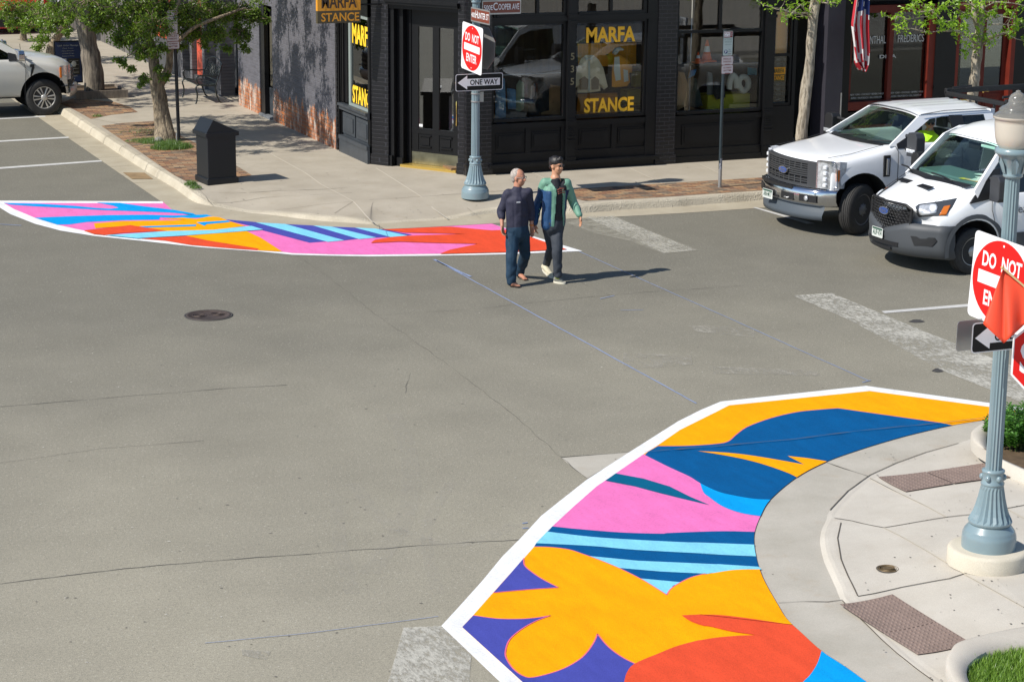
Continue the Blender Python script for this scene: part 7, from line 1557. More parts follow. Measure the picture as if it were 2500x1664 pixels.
wbox(1530, 220, 1566, 258, JY+.4, .3, YBX, 'storage_box', 'dark mustard box low in the right corner of the lettered window', 'box'); wbox(1551, 176, 1570, 212, JY+.5, .2, YBX, 'storage_box', 'small mustard box above the other at the right of the lettered window', 'box')
wbox(1727, 228, 1832, 268, JY+.1, .4, mat('yellow_cabinet', (.52, .46, .02), .5), 'display_cabinet', 'yellow cabinet in the third window', 'cabinet')
wbox(1785, -30, 1850, 62, 41.2, .1, ORJ, 'wall_panel', 'orange panel high on the back wall of the third window', 'panel'); wbox(1893, 28, 1936, 136, 37.86, .03, ORJ, 'wall_panel', 'orange panel behind the narrow side window', 'panel')
wbox(1770, 45, 1800, 150, 41.0, .06, mat('pale_wood_panel', (.42, .33, .22), .6, var=.2, vs=3, stretch=(6, 1, .4)), 'wall_panel', 'pale wood panel on the back wall left of the orange one', 'panel')
for k, (x0, y0, m_) in enumerate(((1783, 70, DKJ), (1828, 52, mat('dark_red_cloth', (.12, .01, .015), .9)), (1826, 88, DKJ))): cloth_item('garment', ('grey jumper pinned to the back wall of the third window', 'dark red jumper pinned high on the back wall of the third window', 'black top pinned low on the back wall of the third window')[k], 'garment', [(x0-8, y0-18), (x0+10, y0-18), (x0+12, y0+15), (x0-9, y0+15)], 40.9, m_, 'tops on the back wall', th=.08)
cloth_item('garment', 'camel coat at the left end of the third window', 'garment', zd_((195, 610), (245, 620), (272, 700), (265, 900), (185, 940)), JY+.1, CML, 'clothes in the third window'); cloth_item('garment', 'dark green coat on the third window rail', 'garment', zd_((320, 660), (350, 670), (405, 900), (330, 920), (290, 900), (300, 720)), JY+.15, mat('bottle_cloth', (.04, .055, .05), .9), 'clothes in the third window'); cloth_item('garment', 'white jersey on the third window rail', 'garment', zd_((440, 610), (480, 620), (490, 850), (440, 860)), JY+.2, GRYJ, 'clothes in the third window'); cloth_item('garment', 'bright blue scarf on the third window rail', 'garment', zd_((300, 600), (345, 590), (330, 640), (280, 670)), JY+.05, mat('blue_scarf', (.03, .2, .45), .8), 'clothes in the third window')
cloth_item('garment', 'black fringed coat before the mustard cabinet', 'garment', zd_((500, 690), (590, 700), (595, 830), (520, 850), (490, 800)), JY, DKJ, 'clothes in the third window'); cloth_item('garment', 'pair of turquoise swatches at the right of the third window', 'garment', zd_((785, 575), (860, 580), (860, 640), (785, 640)), JY+.3, mat('turquoise_cloth', (.02, .30, .45), .7), 'clothes in the third window')
for k, (pts, m_) in enumerate((([(1780, 218), (1783, 195), (1790, 184), (1797, 195), (1799, 215)], CRJ), ([(1812, 222), (1804, 208), (1806, 193), (1817, 188), (1826, 196), (1826, 212), (1817, 222), (1811, 221)], CRJ))):
    mb = MB(); mb.tube(crom([ay(x, y, JY+.1) for x, y in pts], 4), .06, 10); o = mb.build('neck_pillow', m_); tag(o, ('white arched neck pillow standing on the yellow cabinet', 'white and maroon ring shaped neck pillow on the yellow cabinet')[k], 'pillow', 'pillows on the yellow cabinet')
for k, (x, y0, y1, r_) in enumerate(((1725, 98, 150, .11), (1704, 128, 154, .07))):  # solid cones stand in for cones mirrored in the glass
    q = ay(x, y1, JY+.3); zt = ay(x, y0, JY+.3).z; t = thing('reflected_cone', ('tall orange cone with a white band, modelling a reflection in the third window', 'short orange cone left of the tall one, modelling a reflection in the third window')[k], 'traffic cone', tuple(q), 0, 'cones modelling reflections in the window'); H_ = zt-q.z
    mb = MB(); mb.mi = 0; mb.lathe([(r_*1.0, .02), (r_*.62, H_*.45)], n=16); mb.mi = 1; mb.lathe([(r_*.62, H_*.45), (r_*.40, H_*.72)], n=16); mb.mi = 0; mb.lathe([(r_*.40, H_*.72), (r_*.18, H_)], n=16); mb.build('cone', [mat('cone_orange', (.9, .12, .01), .5), WHT], t, world=False); mb = MB(); mb.bbox((-r_*1.4, -r_*1.4, 0), (r_*1.4, r_*1.4, .025), .01); mb.build('foot', mat('cone_orange', (0, 0, 0)), t, world=False)
wbox(1690, 154, 1860, 160, JY+.1, .6, DKJ, 'display_counter', 'black counter added under the reflected cones', 'counter')  # counter added to carry the stand-in cones
mb = MB()
for k in range(9):
    y = 145+12*k; 
    for x in (1898, 1914, 1926): q = ay(x, y, 37.88); mb.box((q.x-.05, 37.84, q.z-.03), (q.x+.05, 38.1, q.z+.02), None)
o = mb.build('shoe_rack', mat('dark_shoes', (.06, .06, .065), .6)); tag(o, 'tall rack packed with dark shoes in the narrow side window', 'shoe rack')
# ================================================================ trees
BK1 = m_bark('furrowed_bark', (.13, .10, .07), (.34, .27, .18)); BK2 = m_bark('grey_bark', (.10, .085, .07), (.26, .22, .17), (10, 10, 1.2)); BK3 = m_bark('pale_bark', (.20, .165, .12), (.44, .38, .29), (16, 16, 3))
LF1 = m_leaf('crab_leaf', (.055, .10, .012), (.15, .225, .026), .3); LF2 = m_leaf('street_leaf', (.065, .13, .012), (.17, .26, .03), .32); LF3 = m_leaf('spring_leaf', (.16, .30, .02), (.30, .46, .04), .4); LF4 = m_leaf('shrub_leaf', (.035, .11, .02), (.09, .22, .035), .3)
def leaf(mb, c, dr, nrm, L_, W_):
    s = dr.cross(nrm).normalized()*W_; b = c; m_ = c+dr*(L_*.5)+nrm*(L_*.08); t = c+dr*L_-nrm*L_*.1
    mb.add([b, m_+s, t, m_-s], [(0, 1, 2, 3)], False)
def rv(): 
    v = Vector((random.gauss(0, 1), random.gauss(0, 1), random.gauss(0, 1))); return v.normalized()
def tuft(mb, c, n, L_, droop=.2, spread=.5):
    for _ in range(n):
        d_ = (rv()+Vector((0, 0, .3-droop))).normalized(); leaf(mb, c+rv()*L_*spread, d_, (rv()+Vector((0, 0, 1.2))).normalized(), L_*random.uniform(.7, 1.2), L_*random.uniform(.20, .30))
def blob(mb, tw, c, r, n, L_, droop=.4, src=None):
    """a spray of twigs ending in leaf tufts"""
    k = max(3, n//22)
    for i in range(k):
        d_ = rv(); d_.z *= .75; e = c+d_*r*random.uniform(.35, 1.05)
        if tw is not None:
            s0 = src or c; mid = s0.lerp(e, .55)+rv()*r*.15; tw.tube([s0, mid, e], [.012, .007, .003], 4, False)
        st_ = max(1, n//k//6)
        for j in range(st_*2):
            q = c.lerp(e, .55+.5*random.random())+rv()*r*.10-V3*random.random()*droop*r*.3; tuft(mb, q, max(3, n//k//st_//2), L_, droop)
def tree(name_label, cat_loc, limbs, blobs, bark, lf, L_, droop=.4, extra=None, group=None, nm='street_tree'):
    t = thing(nm, name_label, 'tree', cat_loc, 0, group); mb = MB(); tw = MB()
    for pts, rad in limbs:
        P = crom(pts, 5); n = len(P); rr = []
        for i in range(n): f = i/(n-1)*(len(rad)-1); k = min(int(f), len(rad)-2); rr.append((rad[k]*(1-(f-k))+rad[k+1]*(f-k))*(1+.10*noise.noise(P[i]*4)))
        mb.tube(P, rr, 14)
    mb.v = [v+Vector((noise.noise(Vector((v.x*7, v.y*7, v.z*3.5))), noise.noise(v*7+Vector((9, 0, 0))), 0))*.035 for v in mb.v]
    mb.build('trunk', bark, t); cr = MB()
    for c, r, n, s in blobs: blob(cr, tw, c, r, n, L_, droop, s)
    if extra: extra(cr, tw)
    if tw.v: tw.build('twigs', bark, t)
    cr.build('crown', lf, t); return t
random.seed(11)
YA = 43.75; A_ = lambda x, y, d=0: ay(x, y, YA+d)
b = gp(399, 346, .15); sc = 113.
mb_l = [([Vector((b.x, b.y, .12)), A_(397, 300), A_(388, 240), A_(383, 200), A_(376, 160), A_(368, 100, .2), A_(355, 40, .3), A_(345, -60, .3)], [.20, .165, .15, .15, .11, .08, .06, .03]),
        ([A_(392, 205), A_(410, 170, -.1), A_(416, 120, -.2), A_(420, 60, -.3), A_(450, -40, -.3)], [.10, .085, .07, .05, .03]), ([A_(416, 120, -.2), A_(470, 70, -.5), A_(540, 40, -.4), A_(600, 20, -.2)], [.05, .04, .03, .015]),
        ([A_(368, 100, .2), A_(320, 60, .6), A_(280, 40, .4)], [.05, .03, .02]), ([A_(420, 60), A_(500, -20, .5), A_(580, -60, .8)], [.05, .04, .02]), ([A_(372, 130), A_(340, 120, -.5), A_(310, 140, -.6)], [.03, .02, .01]),
        ([Vector((b.x+.12, b.y-.05, .12)), A_(410, 310, -.1), A_(402, 250, -.05)], [.13, .10, .05])]
BL = []
for x, y, r, n, d_ in ((290, 30, .50, 900, .3), (340, 20, .55, 1000, .0), (330, 75, .42, 800, -.3), (290, 90, .28, 420, -.2), (375, 60, .45, 800, -.7), (400, 20, .55, 1000, .3), (350, 120, .30, 450, -.5), (455, 30, .5, 1000, -.3), (470, 75, .35, 600, .0), (385, 120, .22, 260, -.7), (520, 25, .5, 1000, .1), (525, 80, .33, 560, -.2), (580, 30, .45, 850, .3), (590, 80, .30, 420, .2),
                        (628, 35, .28, 360, .3), (650, 50, .13, 70, .3), (305, 150, .13, 110, -.6), (285, 147, .09, 60, -.6), (318, 165, .09, 80, -.6), (385, 165, .12, 110, -.5), (350, 190, .13, 130, -.5), (400, 185, .12, 110, -.4), (252, 55, .28, 380, .5), (240, 20, .3, 400, .6), (440, 110, .15, 120, .2), (500, 110, .14, 90, 0), (600, 115, .14, 90, .1), (556, 118, .12, 90, -.1), (345, 205, .08, 60, -.5)):
    BL.append((A_(x, y, d_), r, n, None))
BL = [(c_, r_*1.05, int(n_*1.5), s_) for c_, r_, n_, s_ in BL]
for k in range(50): BL.append((Vector((b.x+.0+random.uniform(-2.6, 2.1), YA+random.uniform(-2.6, 2.3), random.uniform(3.3, 5.2))), random.uniform(.4, .6), 420, None))
for k in range(48): BL.append((Vector((b.x+random.uniform(-4.4, -1.2), YA+random.uniform(-2.2, 3.0), random.uniform(3.5, 5.4))), random.uniform(.35, .6), 260, None))
tree('dense dark green tree nearest the corner with a pale furrowed trunk', tuple(b), mb_l, [(c_, r_, int(n_*1.25), s_) for c_, r_, n_, s_ in BL], BK1, LF1, .072, .6, group='trees along the side street')
b = gp(237, 238, .15); YB = b.y+.25; B_ = lambda x, y, d=0: ay(x, y, YB+d)
BL = [(B_(x, y, d_), r, n, None) for x, y, r, n, d_ in ((170, 15, .5, 700, 0), (225, 15, .45, 700, .2), (260, 5, .45, 600, -.3), (215, 45, .25, 260, -.5), (180, 40, .22, 220, .3), (250, 45, .28, 300, 0), (165, 75, .16, 120, -.4), (240, 70, .16, 110, 0))]+[(Vector((B_(200, 0).x+random.uniform(-2.4, 1.8), YB+random.uniform(-2.2, 2.2), random.uniform(3.7, 6.0))), .55, 420, None) for k in range(40)]+[(Vector((b.x+random.uniform(-4.6, -1.2), YB+random.uniform(-3.4, 3.0), random.uniform(4.3, 6.2))), .5, 240, None) for k in range(48)]
tree('tall straight trunked tree rising from the grey wooden box', tuple(b), [([Vector((b.x, YB, .12)), B_(228, 180), B_(218, 120), B_(206, 60), B_(198, 0), B_(192, -80)], [.27, .24, .21, .19, .17, .14]), ([B_(206, 60), B_(240, 10), B_(280, -40)], [.06, .05, .03]), ([B_(208, 80), B_(180, 30), B_(150, -10)], [.05, .04, .03])], BL, BK2, LF2, .082, .4, group='trees along the side street')
for (x0, y0, Yd, limbs, bl, lb) in ((122, 140, 58.5, [((120, 150), (128, 110), (146, 80), (160, 55), (170, 10)), ((146, 80), (125, 70), (105, 60))], ((140, 15, .55, 800), (100, 30, .55, 800), (118, 65, .4, 500), (100, 95, .33, 420), (95, 118, .2, 200), (155, 50, .3, 300), (75, 60, .3, 300), (120, 45, .4, 400), (165, 85, .14, 90)), 'leaning tree with mottled trunk behind the blue poster stand'),
                                     (58, 126, 64.5, [((59, 135), (58, 100), (56, 60), (55, 10)),], ((30, 15, .7, 800), (60, 25, .7, 800), (15, 35, .4, 400), (45, 50, .4, 420), (85, 15, .5, 500), (25, 60, .25, 200), (70, 45, .35, 300), (62, 68, .2, 120)), 'slim tree before the red car at the top left')):
    F_ = lambda x, y, d=0: ay(x, y, Yd+d); b = F_(x0, y0)
    LM = [([F_(*q) for q in limbs[0]], [.14, .12, .10, .08, .05])]+[([F_(*q) for q in L_], [.06, .04, .03]) for L_ in limbs[1:]]
    p0_ = LM[0][0][0]; LM[0] = ([Vector((p0_.x-.05, p0_.y, .1))]+LM[0][0], [.16, .14, .12, .10, .08, .05])
    tree(lb, (p0_.x, p0_.y, .1), LM, [(F_(x, y, random.uniform(-.6, .6)), r, n, None) for x, y, r, n in bl]+[(Vector((F_(x0, 0).x+random.uniform(-1.5, 1.5), Yd+random.uniform(-1.5, 1.5), F_(x0, 0).z+random.uniform(.8, 2.4))), .6, 350, None) for k in range(14)], BK1, LF2, .085, .4, group='trees along the side street')
# two spring trees on the avenue
random.seed(5)
def springs(c_list, tw, cr, F_, n=11, L_=.075):
    for pts in c_list:
        P = [F_(*q) for q in pts]; tw.tube(P, [.016-.010*i/(len(P)-1) for i in range(len(P))], 5, False)
        for a, b2 in zip(P, P[1:]):
            k = max(2, int((b2-a).length/.10))
            for i in range(k):
                q = a.lerp(b2, (i+random.random())/k); e = q+Vector((random.uniform(-.16, .16), random.uniform(-.25, .25), random.uniform(-.10, .18))); tw.tube([q, q.lerp(e, .5)+rv()*.02, e], [.006, .004, .003], 4, False)
                tuft(cr, e, n, L_, .15, .55); 
                if random.random() < .5: tuft(cr, q.lerp(e, .5), n//2, L_*.8, .15, .5)
        tuft(cr, P[-1], n+4, L_, .15, .8)
YR = 35.35; F1 = lambda x, y, d=0: ay(x, y, YR+d); a, c = F1(1956, 335), F1(1990, 0); g0 = a+(a-c)*((a.z-.15)/(c.z-a.z))
def ex1(cr, tw):
    springs([[(1978, 45), (1940, 30, -.2), (1905, 22, -.3), (1885, 18, -.4)], [(1978, 45), (1955, 12, -.5), (1930, 35, -.5), (1912, 42, -.5)], [(1990, 10), (1985, -10, -.3), (1940, -8, -.5), (1900, -5, -.5)], [(1992, 5), (2020, 8, -.4), (2045, 6, -.5)], [(1992, -5), (2040, -12, -.4), (2080, -2, -.4)], [(1940, 32, -.3), (1915, 50, -.4)], [(1885, 18, -.4), (1870, 14, -.4)]], tw, cr, F1, 7, .065)
    for k in range(24): blob(cr, tw, Vector((c.x+random.uniform(-1.4, 1.4), YR+random.uniform(-1.4, 1.4), random.uniform(4.3, 6.2))), .4, 70, .07, .1)
tree('slim pale trunk with a few fresh leaves behind the white pickup', tuple(g0), [([g0, g0.lerp(a, .5), a, a.lerp(c, .5)+Vector((.02, 0, 0)), c, c+(c-a)*.6], [.13, .115, .105, .095, .09, .06]), ([c-Vector((0, 0, .25)), F1(1940, 32, -.3), F1(1905, 22, -.3)], [.02, .014, .010])], [], BK3, LF3, .08, .1, ex1, group='young trees on the avenue')
F2 = lambda x, y, d=0: ay(x, y, YR+.1+d); a, c = F2(2374, 245), F2(2386, 130); g0 = Vector((a.x-.04, a.y, .15))
def ex2(cr, tw):
    springs([[(2386, 95), (2345, 78, -.3), (2300, 76, -.5), (2262, 80, -.6)], [(2330, 78, -.4), (2290, 40, -.4), (2250, 42, -.5), (2215, 48, -.5)], [(2262, 80, -.6), (2225, 70, -.6), (2195, 70, -.6)], [(2290, 40), (2260, 20, -.4), (2230, 5, -.4)], [(2215, 48, -.5), (2190, 40, -.5), (2185, 52, -.5)], [(2392, 60), (2350, 30, -.3), (2310, 10, -.4)], [(2395, 30), (2360, 5, -.5), (2330, -10, -.5)],
             [(2396, 100), (2420, 90, -.3), (2450, 80, -.4), (2475, 78, -.4)], [(2400, 50), (2440, 40, -.4), (2475, 45, -.4), (2500, 60, -.4)], [(2400, 20), (2430, 5, -.4), (2470, 8, -.4), (2505, 15, -.5)], [(2450, 80, -.4), (2480, 95, -.4), (2500, 100, -.4)], [(2396, 80), (2360, 90, -.4), (2340, 100, -.4)], [(2420, 60, -.4), (2450, 60, -.4), (2480, 62, -.5)], [(2350, 30, -.3), (2330, 50, -.4), (2300, 55, -.4)], [(2388, 120), (2370, 118, -.3), (2362, 128, -.3)], [(2440, 20), (2410, 30, -.4), (2385, 15, -.4)], [(2280, 25, -.5), (2250, 30, -.5), (2210, 20, -.5)], [(2475, 30, -.3), (2460, 60, -.3), (2470, 90, -.3)]], tw, cr, F2, 10, .085)
    for k in range(26): blob(cr, tw, Vector((c.x+random.uniform(-1.6, 1.8), YR+random.uniform(-1.5, 1.5), random.uniform(3.9, 6.0))), .45, 90, .08, .1)
tree('branching young tree with bright yellow-green leaves before the red doors', tuple(g0), [([g0, a.lerp(g0, .5), a, F2(2380, 190), c, F2(2392, 70), F2(2396, 30), F2(2405, -50)], [.13, .12, .11, .105, .10, .08, .07, .05]), ([F2(2388, 115), F2(2375, 98, -.2), F2(2345, 78, -.3), F2(2300, 76, -.5)], [.05, .04, .025, .015]), ([F2(2390, 115), F2(2410, 98, -.1), F2(2440, 84, -.3), F2(2475, 76, -.4)], [.05, .04, .025, .015]), ([F2(2392, 80), F2(2380, 40, -.1), F2(2375, 0), F2(2365, -50)], [.06, .055, .05, .04])], [], BK3, LF3, .08, .1, ex2, group='young trees on the avenue')
# shrub in the right hand bed
random.seed(9)
s0 = gp(2475, 1100, .25); t = thing('shrub', 'leafy green shrub filling the kerbed bed at the right edge', 'shrub', (s0.x, s0.y+.25, .2)); mb = MB(); st_ = MB()
for k in range(230):
    a = random.uniform(0, 6.28); r_ = math.sqrt(random.random())*.52; q = Vector((s0.x+.62+r_*math.cos(a)*1.05, s0.y+.42+r_*math.sin(a)*.85, .158)); h = .42*(1-.55*(r_/.52)**2)*random.uniform(.75, 1.15); tp = q+Vector((math.cos(a)*.08, math.sin(a)*.08, h)); st_.tube([q, tp], [.004, .002], 4, False)
    for j in range(11):
        f = .25+.75*j/10; c_ = q.lerp(tp, f)
        for s_ in range(3): d_ = (Vector((math.cos(a+j*1.3+s_*2.1), math.sin(a+j*1.3+s_*2.1), .55))).normalized(); leaf(mb, c_, d_, (rv()*.4+V3).normalized(), .055, .016)
st_.build('stems', mat('green_stem', (.10, .15, .04), .7), t); mb.build('foliage', LF4, t)
# ================================================================ people
SKIN1 = mat('tanned_skin', (.46, .21, .13), .5, var=.06, vs=8); SKIN2 = mat('warm_skin', (.52, .26, .15), .5, var=.06, vs=8)
def cap(mb, a, b, ra, rb, n=12):
    a = Vector(a); b = Vector(b); mb.tube([a, b], [ra, rb], n); mb.ell(a, (ra,)*3, 12, 8); mb.ell(b, (rb,)*3, 12, 8)
def chain(mb, pts, rad):
    for i in range(len(pts)-1): cap(mb, pts[i], pts[i+1], rad[i], rad[i+1])
def fuse(mb, name, mats, parent, vox=.009, sm=4, fold=0):
    o = mb.build(name, mats, parent); m = o.modifiers.new('r', 'REMESH'); m.mode = 'VOXEL'; m.voxel_size = vox; m.use_smooth_shade = True; baked(o)
    if sm: m = o.modifiers.new('s', 'SMOOTH'); m.factor = .5; m.iterations = sm; baked(o)
    if fold:
        nr_ = [v.normal.copy() for v in o.data.vertices]
        for v, n_ in zip(o.data.vertices, nr_):
            c_ = v.co.copy(); a_ = noise.noise(Vector((c_.x*6+c_.z*3, c_.y*6, c_.z*5+2*noise.noise(c_*4))))+.5*noise.noise(Vector((c_.x*14+c_.z*9, c_.y*14, c_.z*8)))
            v.co = c_+n_*fold*(a_+.45)
    for p in o.data.polygons: p.use_smooth = True
    return o
def hand(mb, wr, d_, pal, thumb, s=1., curl=.5):
    """wr wrist, d_ finger direction, pal palm normal, thumb direction"""
    d_ = Vector(d_).normalized(); pal = Vector(pal); pal = (pal-d_*pal.dot(d_)).normalized(); th = Vector(thumb); th = (th-d_*th.dot(d_)-pal*th.dot(pal)).normalized()
    k = wr+d_*.085*s; 
    for i in range(4): cap(mb, wr+th*(.018-.010*i)*s, k+th*(.030-.020*i)*s, .017*s, .013*s, 8)
    for i, L_ in enumerate((.072, .080, .074, .058)):
        b_ = k+th*(.030-.020*i)*s; c1 = b_+(d_*(1-curl*.25)+pal*curl*.5).normalized()*L_*.5*s; c2 = c1+(d_*(1-curl*.8)+pal*(curl+.1*i)).normalized()*L_*.5*s
        cap(mb, b_, c1, .0105*s, .0095*s, 8); cap(mb, c1, c2, .0095*s, .0078*s, 8)
    t0 = wr+d_*.03*s+th*.022*s; t1 = t0+(d_*.6+th*.7+pal*.2).normalized()*.04*s; t2 = t1+(d_*.9+th*.2+pal*.4).normalized()*.032*s; cap(mb, t0, t1, .015*s, .011*s, 8); cap(mb, t1, t2, .011*s, .0085*s, 8)
def head(mb, c, fwd, s=1.):
    """skull, jaw, nose, brow, ears; c is the head centre"""
    f = Vector(fwd).normalized(); l = V3.cross(f).normalized(); u = f.cross(l).normalized(); M = Matrix(((f.x, l.x, u.x), (f.y, l.y, u.y), (f.z, l.z, u.z))).to_4x4()
    P = lambda a, b, z: c+(f*a+l*b+u*z)*s
    mb.ell(P(-.015, 0, .025), (.098*s, .077*s, .100*s), 16, 12, M); mb.ell(P(.022, 0, -.045), (.068*s, .060*s, .075*s), 14, 10, M); mb.ell(P(.045, 0, -.088), (.032*s, .030*s, .025*s), 10, 8, M)
    mb.ell(P(.068, 0, .028), (.022*s, .050*s, .014*s), 10, 6, M)
    cap(mb, P(.082, 0, .018), P(.106, 0, -.022), .010*s, .014*s, 8)
    for q in (-1, 1): mb.ell(P(-.005, q*.078, -.012), (.022*s, .009*s, .032*s), 10, 8, M); mb.ell(P(.055, q*.035, -.03), (.03*s, .024*s, .028*s), 8, 6, M)
    mb.ell(P(.082, 0, -.058), (.012*s, .026*s, .006*s), 8, 6, M); mb.ell(P(.080, 0, -.070), (.011*s, .022*s, .007*s), 8, 6, M)
    return P, f, l, u, M
def paint_faces(o, fn):
    for p in o.data.polygons: p.material_index = fn(o.matrix_world @ p.center+Vector((0, 0, 0)), p.normal)

# ---------------------------------------------------------------- older man in navy top, jeans and flip-flops
Y0 = 29.0; Q = lambda x, y, d=0: ay(x, y, Y0+d)
ft = gp(1253, 698, 0)
per = thing('person', 'grey haired person in a navy top, dark jeans and flip-flops crossing on the left', 'person', (ft.x, ft.y, 0))
hc = Q(1267, 434, 0); fwd = Vector((.58, -.80, -.04)); tf = Vector((.12, -.99, 0)).normalized(); tl = V3.cross(tf)
neck = Q(1263, 463); chest = Q(1263, 492); waist = Q(1262, 532); hip = Q(1263, 560)
shL, shR = Q(1240, 474, .05), Q(1288, 471, -.08); elL, elR = Q(1224, 516, .12), Q(1297, 516, -.02); wrL, wrR = Q(1226, 552, .0), Q(1298, 552, -.05)
hpF, knF, anF = Q(1252, 570, 0), Q(1249, 628, -.12), Q(1248, 683, -.16); hpB, knB = Q(1276, 570, 0), Q(1283, 622, .12); anB = ay(1268, 668, Y0+.42)
body = MB(); P, f, l, u, M = head(body, hc, fwd, 1.06); chain(body, [hc-V3*.07-f*.02, neck-V3*.02], [.060, .060])
chain(body, [neck-V3*.03, chest, waist, hip], [.08, .13, .13, .13]); chain(body, [shL, elL, wrL], [.052, .040, .028]); chain(body, [shR, elR, wrR], [.052, .040, .028]); chain(body, [hpF, knF, anF], [.08, .055, .04]); chain(body, [hpB, knB, anB], [.08, .055, .04])
hand(body, wrL, (.05, -.15, -1), tf+Vector((.6, 0, 0)), tf, 1.05, .75); hand(body, wrR, (.10, -.1, -1), Vector((-.6, -.3, 0)), tf, 1.05, .5)
tF = Vector((.10, -1, 0)).normalized(); toeF = Vector((ft.x+.01, ft.y-.08, .035)); chain(body, [anF, Vector((anF.x, anF.y, .055))+tF*.03, toeF], [.042, .040, .034])
for k in range(5): q = toeF+tF*.03+Vector((.033-.0165*k, .004*k, -.008)); cap(body, q, q+tF*(.035-.004*k), .012-.0012*k, .010-.001*k, 8)
toeB = ay(1280, 690, Y0+.20); toeB.z = .03; chain(body, [anB, anB.lerp(toeB, .5)+Vector((0, 0, .0)), toeB], [.042, .036, .03])
for k in range(5): q = toeB+Vector((.03-.015*k, -.015, 0)); cap(body, q, q+Vector((0, -.03, -.005)), .011, .009, 8)
bo = fuse(body, 'body', SKIN1, per, .0085)
NVT = mat('navy_jersey', (.022, .022, .045), .75, bump=.4, bs=9, dist=.03)
top = MB(); chain(top, [neck-V3*.025, chest, waist, hip+V3*.02], [.09, .150, .140, .145])
for sh, el, wr in ((shL, elL, wrL), (shR, elR, wrR)): chain(top, [neck-V3*.06, sh, el, el.lerp(wr, .42)], [.075, .075, .058, .052])
for q in (shL, shR): cap(top, q, chest, .07, .12)
for q in (-1, 1): cap(top, chest+tl*q*.07, hip+tl*q*.06, .105, .105)
fuse(top, 'long_sleeved_top', NVT, per, .010, 5, .013); mb = MB(); q = chest-tl*(-.07)*-1; 
lg = chest+tl*(-.075)+V3*.02; lp = lg+tf*.165; mb.bbox((-.03, -.002, -.008), (.03, .003, .010), .001, Matrix.Translation(lp)); mb.build('chest_logo', WHT, per)
JN = mat('dark_blue_jeans', (.005, .030, .062), .8, bump=.5, bs=7, dist=.03, var=.15, vs=6)
tr = MB(); chain(tr, [hip+V3*.03, hip-V3*.04], [.150, .145]); chain(tr, [hpF, knF, anF+V3*.02], [.105, .082, .072]); chain(tr, [hpB, knB, anB+V3*.03], [.105, .080, .068]); cap(tr, anF+V3*.02, Vector((anF.x, anF.y, .09)), .072, .068)
for q in (-1, 1): cap(tr, hip+tl*q*.05, (hpF if q*tl.x < 0 else hpB), .125, .105)
fuse(tr, 'jeans', JN, per, .010, 4, .013)
hr = MB(); hr.ell(P(-.040, 0, .034), (.094*1.06, .083*1.06, .096*1.06), 18, 12, M); hr.ell(P(-.06, 0, -.02), (.055, .075, .07), 14, 10, M); ho = fuse(hr, 'hair', mat('grey_hair', (.38, .33, .29), .85, var=.35, vs=40, bump=.5, bs=60), per, .010, 3)
FFL = mat('flip_flop_sole', (.02, .012, .01), .7)
for c0, dd_, tilt in ((toeF-tF*.10, tF, 0), (toeB.lerp(anB, .45), (toeB-anB), 1)):
    d_ = Vector(dd_).normalized(); s_ = d_.cross(V3).normalized(); n_2 = s_.cross(d_); zf = .013 if not tilt else 0
    c_1 = Vector((c0.x, c0.y, .013)) if not tilt else c0-n_2*.055+d_*.02
    mb = MB(); Mx = Matrix(((d_.x, s_.x, n_2.x, c_1.x), (d_.y, s_.y, n_2.y, c_1.y), (d_.z, s_.z, n_2.z, c_1.z), (0, 0, 0, 1))); mb.prism([(.17*math.cos(a)+.02, (.05+.006*math.cos(a))*math.sin(a)) for a in [2*math.pi*k/20 for k in range(20)]], -.012, .006, Mx)
    mb.tube([Mx @ Vector((.10, 0, .0)), Mx @ Vector((.06, .02, .06)), Mx @ Vector((-.01, .052, .01))], .006, 6); mb.tube([Mx @ Vector((.10, 0, .0)), Mx @ Vector((.06, -.02, .06)), Mx @ Vector((-.01, -.052, .01))], .006, 6); mb.build('flip_flop', FFL, per)
mb = MB(); a = elR.lerp(wrR, .92); mb.lathe([(.034, -.01), (.036, .01)], n=16, M=Matrix.Translation(a)); mb.build('wrist_band', mat('orange_strap', (.55, .16, .02), .6), per)
mb = MB()
for q in (-1, 1): mb.tube([P(.092, q*.032+.024*math.cos(a), .012+.017*math.sin(a)) for a in [2*math.pi*k/12 for k in range(13)]], .003, 4); mb.tube([P(.090, q*.056, .014), P(.0, q*.082, .01)], .003, 4)
mb.build('spectacles', ALU, per)

# ---------------------------------------------------------------- younger man in open colour block jacket
Y0 = 28.95; ft = gp(1365, 689, 0)
per = thing('person', 'black haired person in a mint and blue open jacket, dark trousers and cream trainers', 'person', (ft.x, ft.y, 0))
hc = Q(1359, 405, 0); fwd = Vector((.42, -.90, -.02)); tf = Vector((.10, -.99, 0)).normalized(); tl = V3.cross(tf)
neck = Q(1356, 436); chest = Q(1356, 468); waist = Q(1352, 512); hip = Q(1350, 542)
shL, shR = Q(1331, 446, .06), Q(1383, 447, -.06); elL, elR = Q(1314, 496, .18), Q(1400, 494, -.02); wrL, wrR = Q(1305, 545, .10), Q(1415, 525, -.18)
hpF, knF, anF = Q(1360, 552, 0), Q(1360, 612, -.14), Q(1362, 671, -.14); hpB, knB = Q(1340, 552, 0), Q(1346, 606, .10); anB = ay(1334, 645, Y0+.52)
body = MB(); P, f, l, u, M = head(body, hc, fwd, 1.08); chain(body, [hc-V3*.07-f*.01, neck-V3*.02], [.062, .064]); chain(body, [neck, chest, waist, hip], [.08, .13, .12, .13])
for q in ([shL, elL, wrL], [shR, elR, wrR]): chain(body, q, [.052, .040, .028])
for q in ([hpF, knF, anF], [hpB, knB, anB]): chain(body, q, [.08, .055, .04])
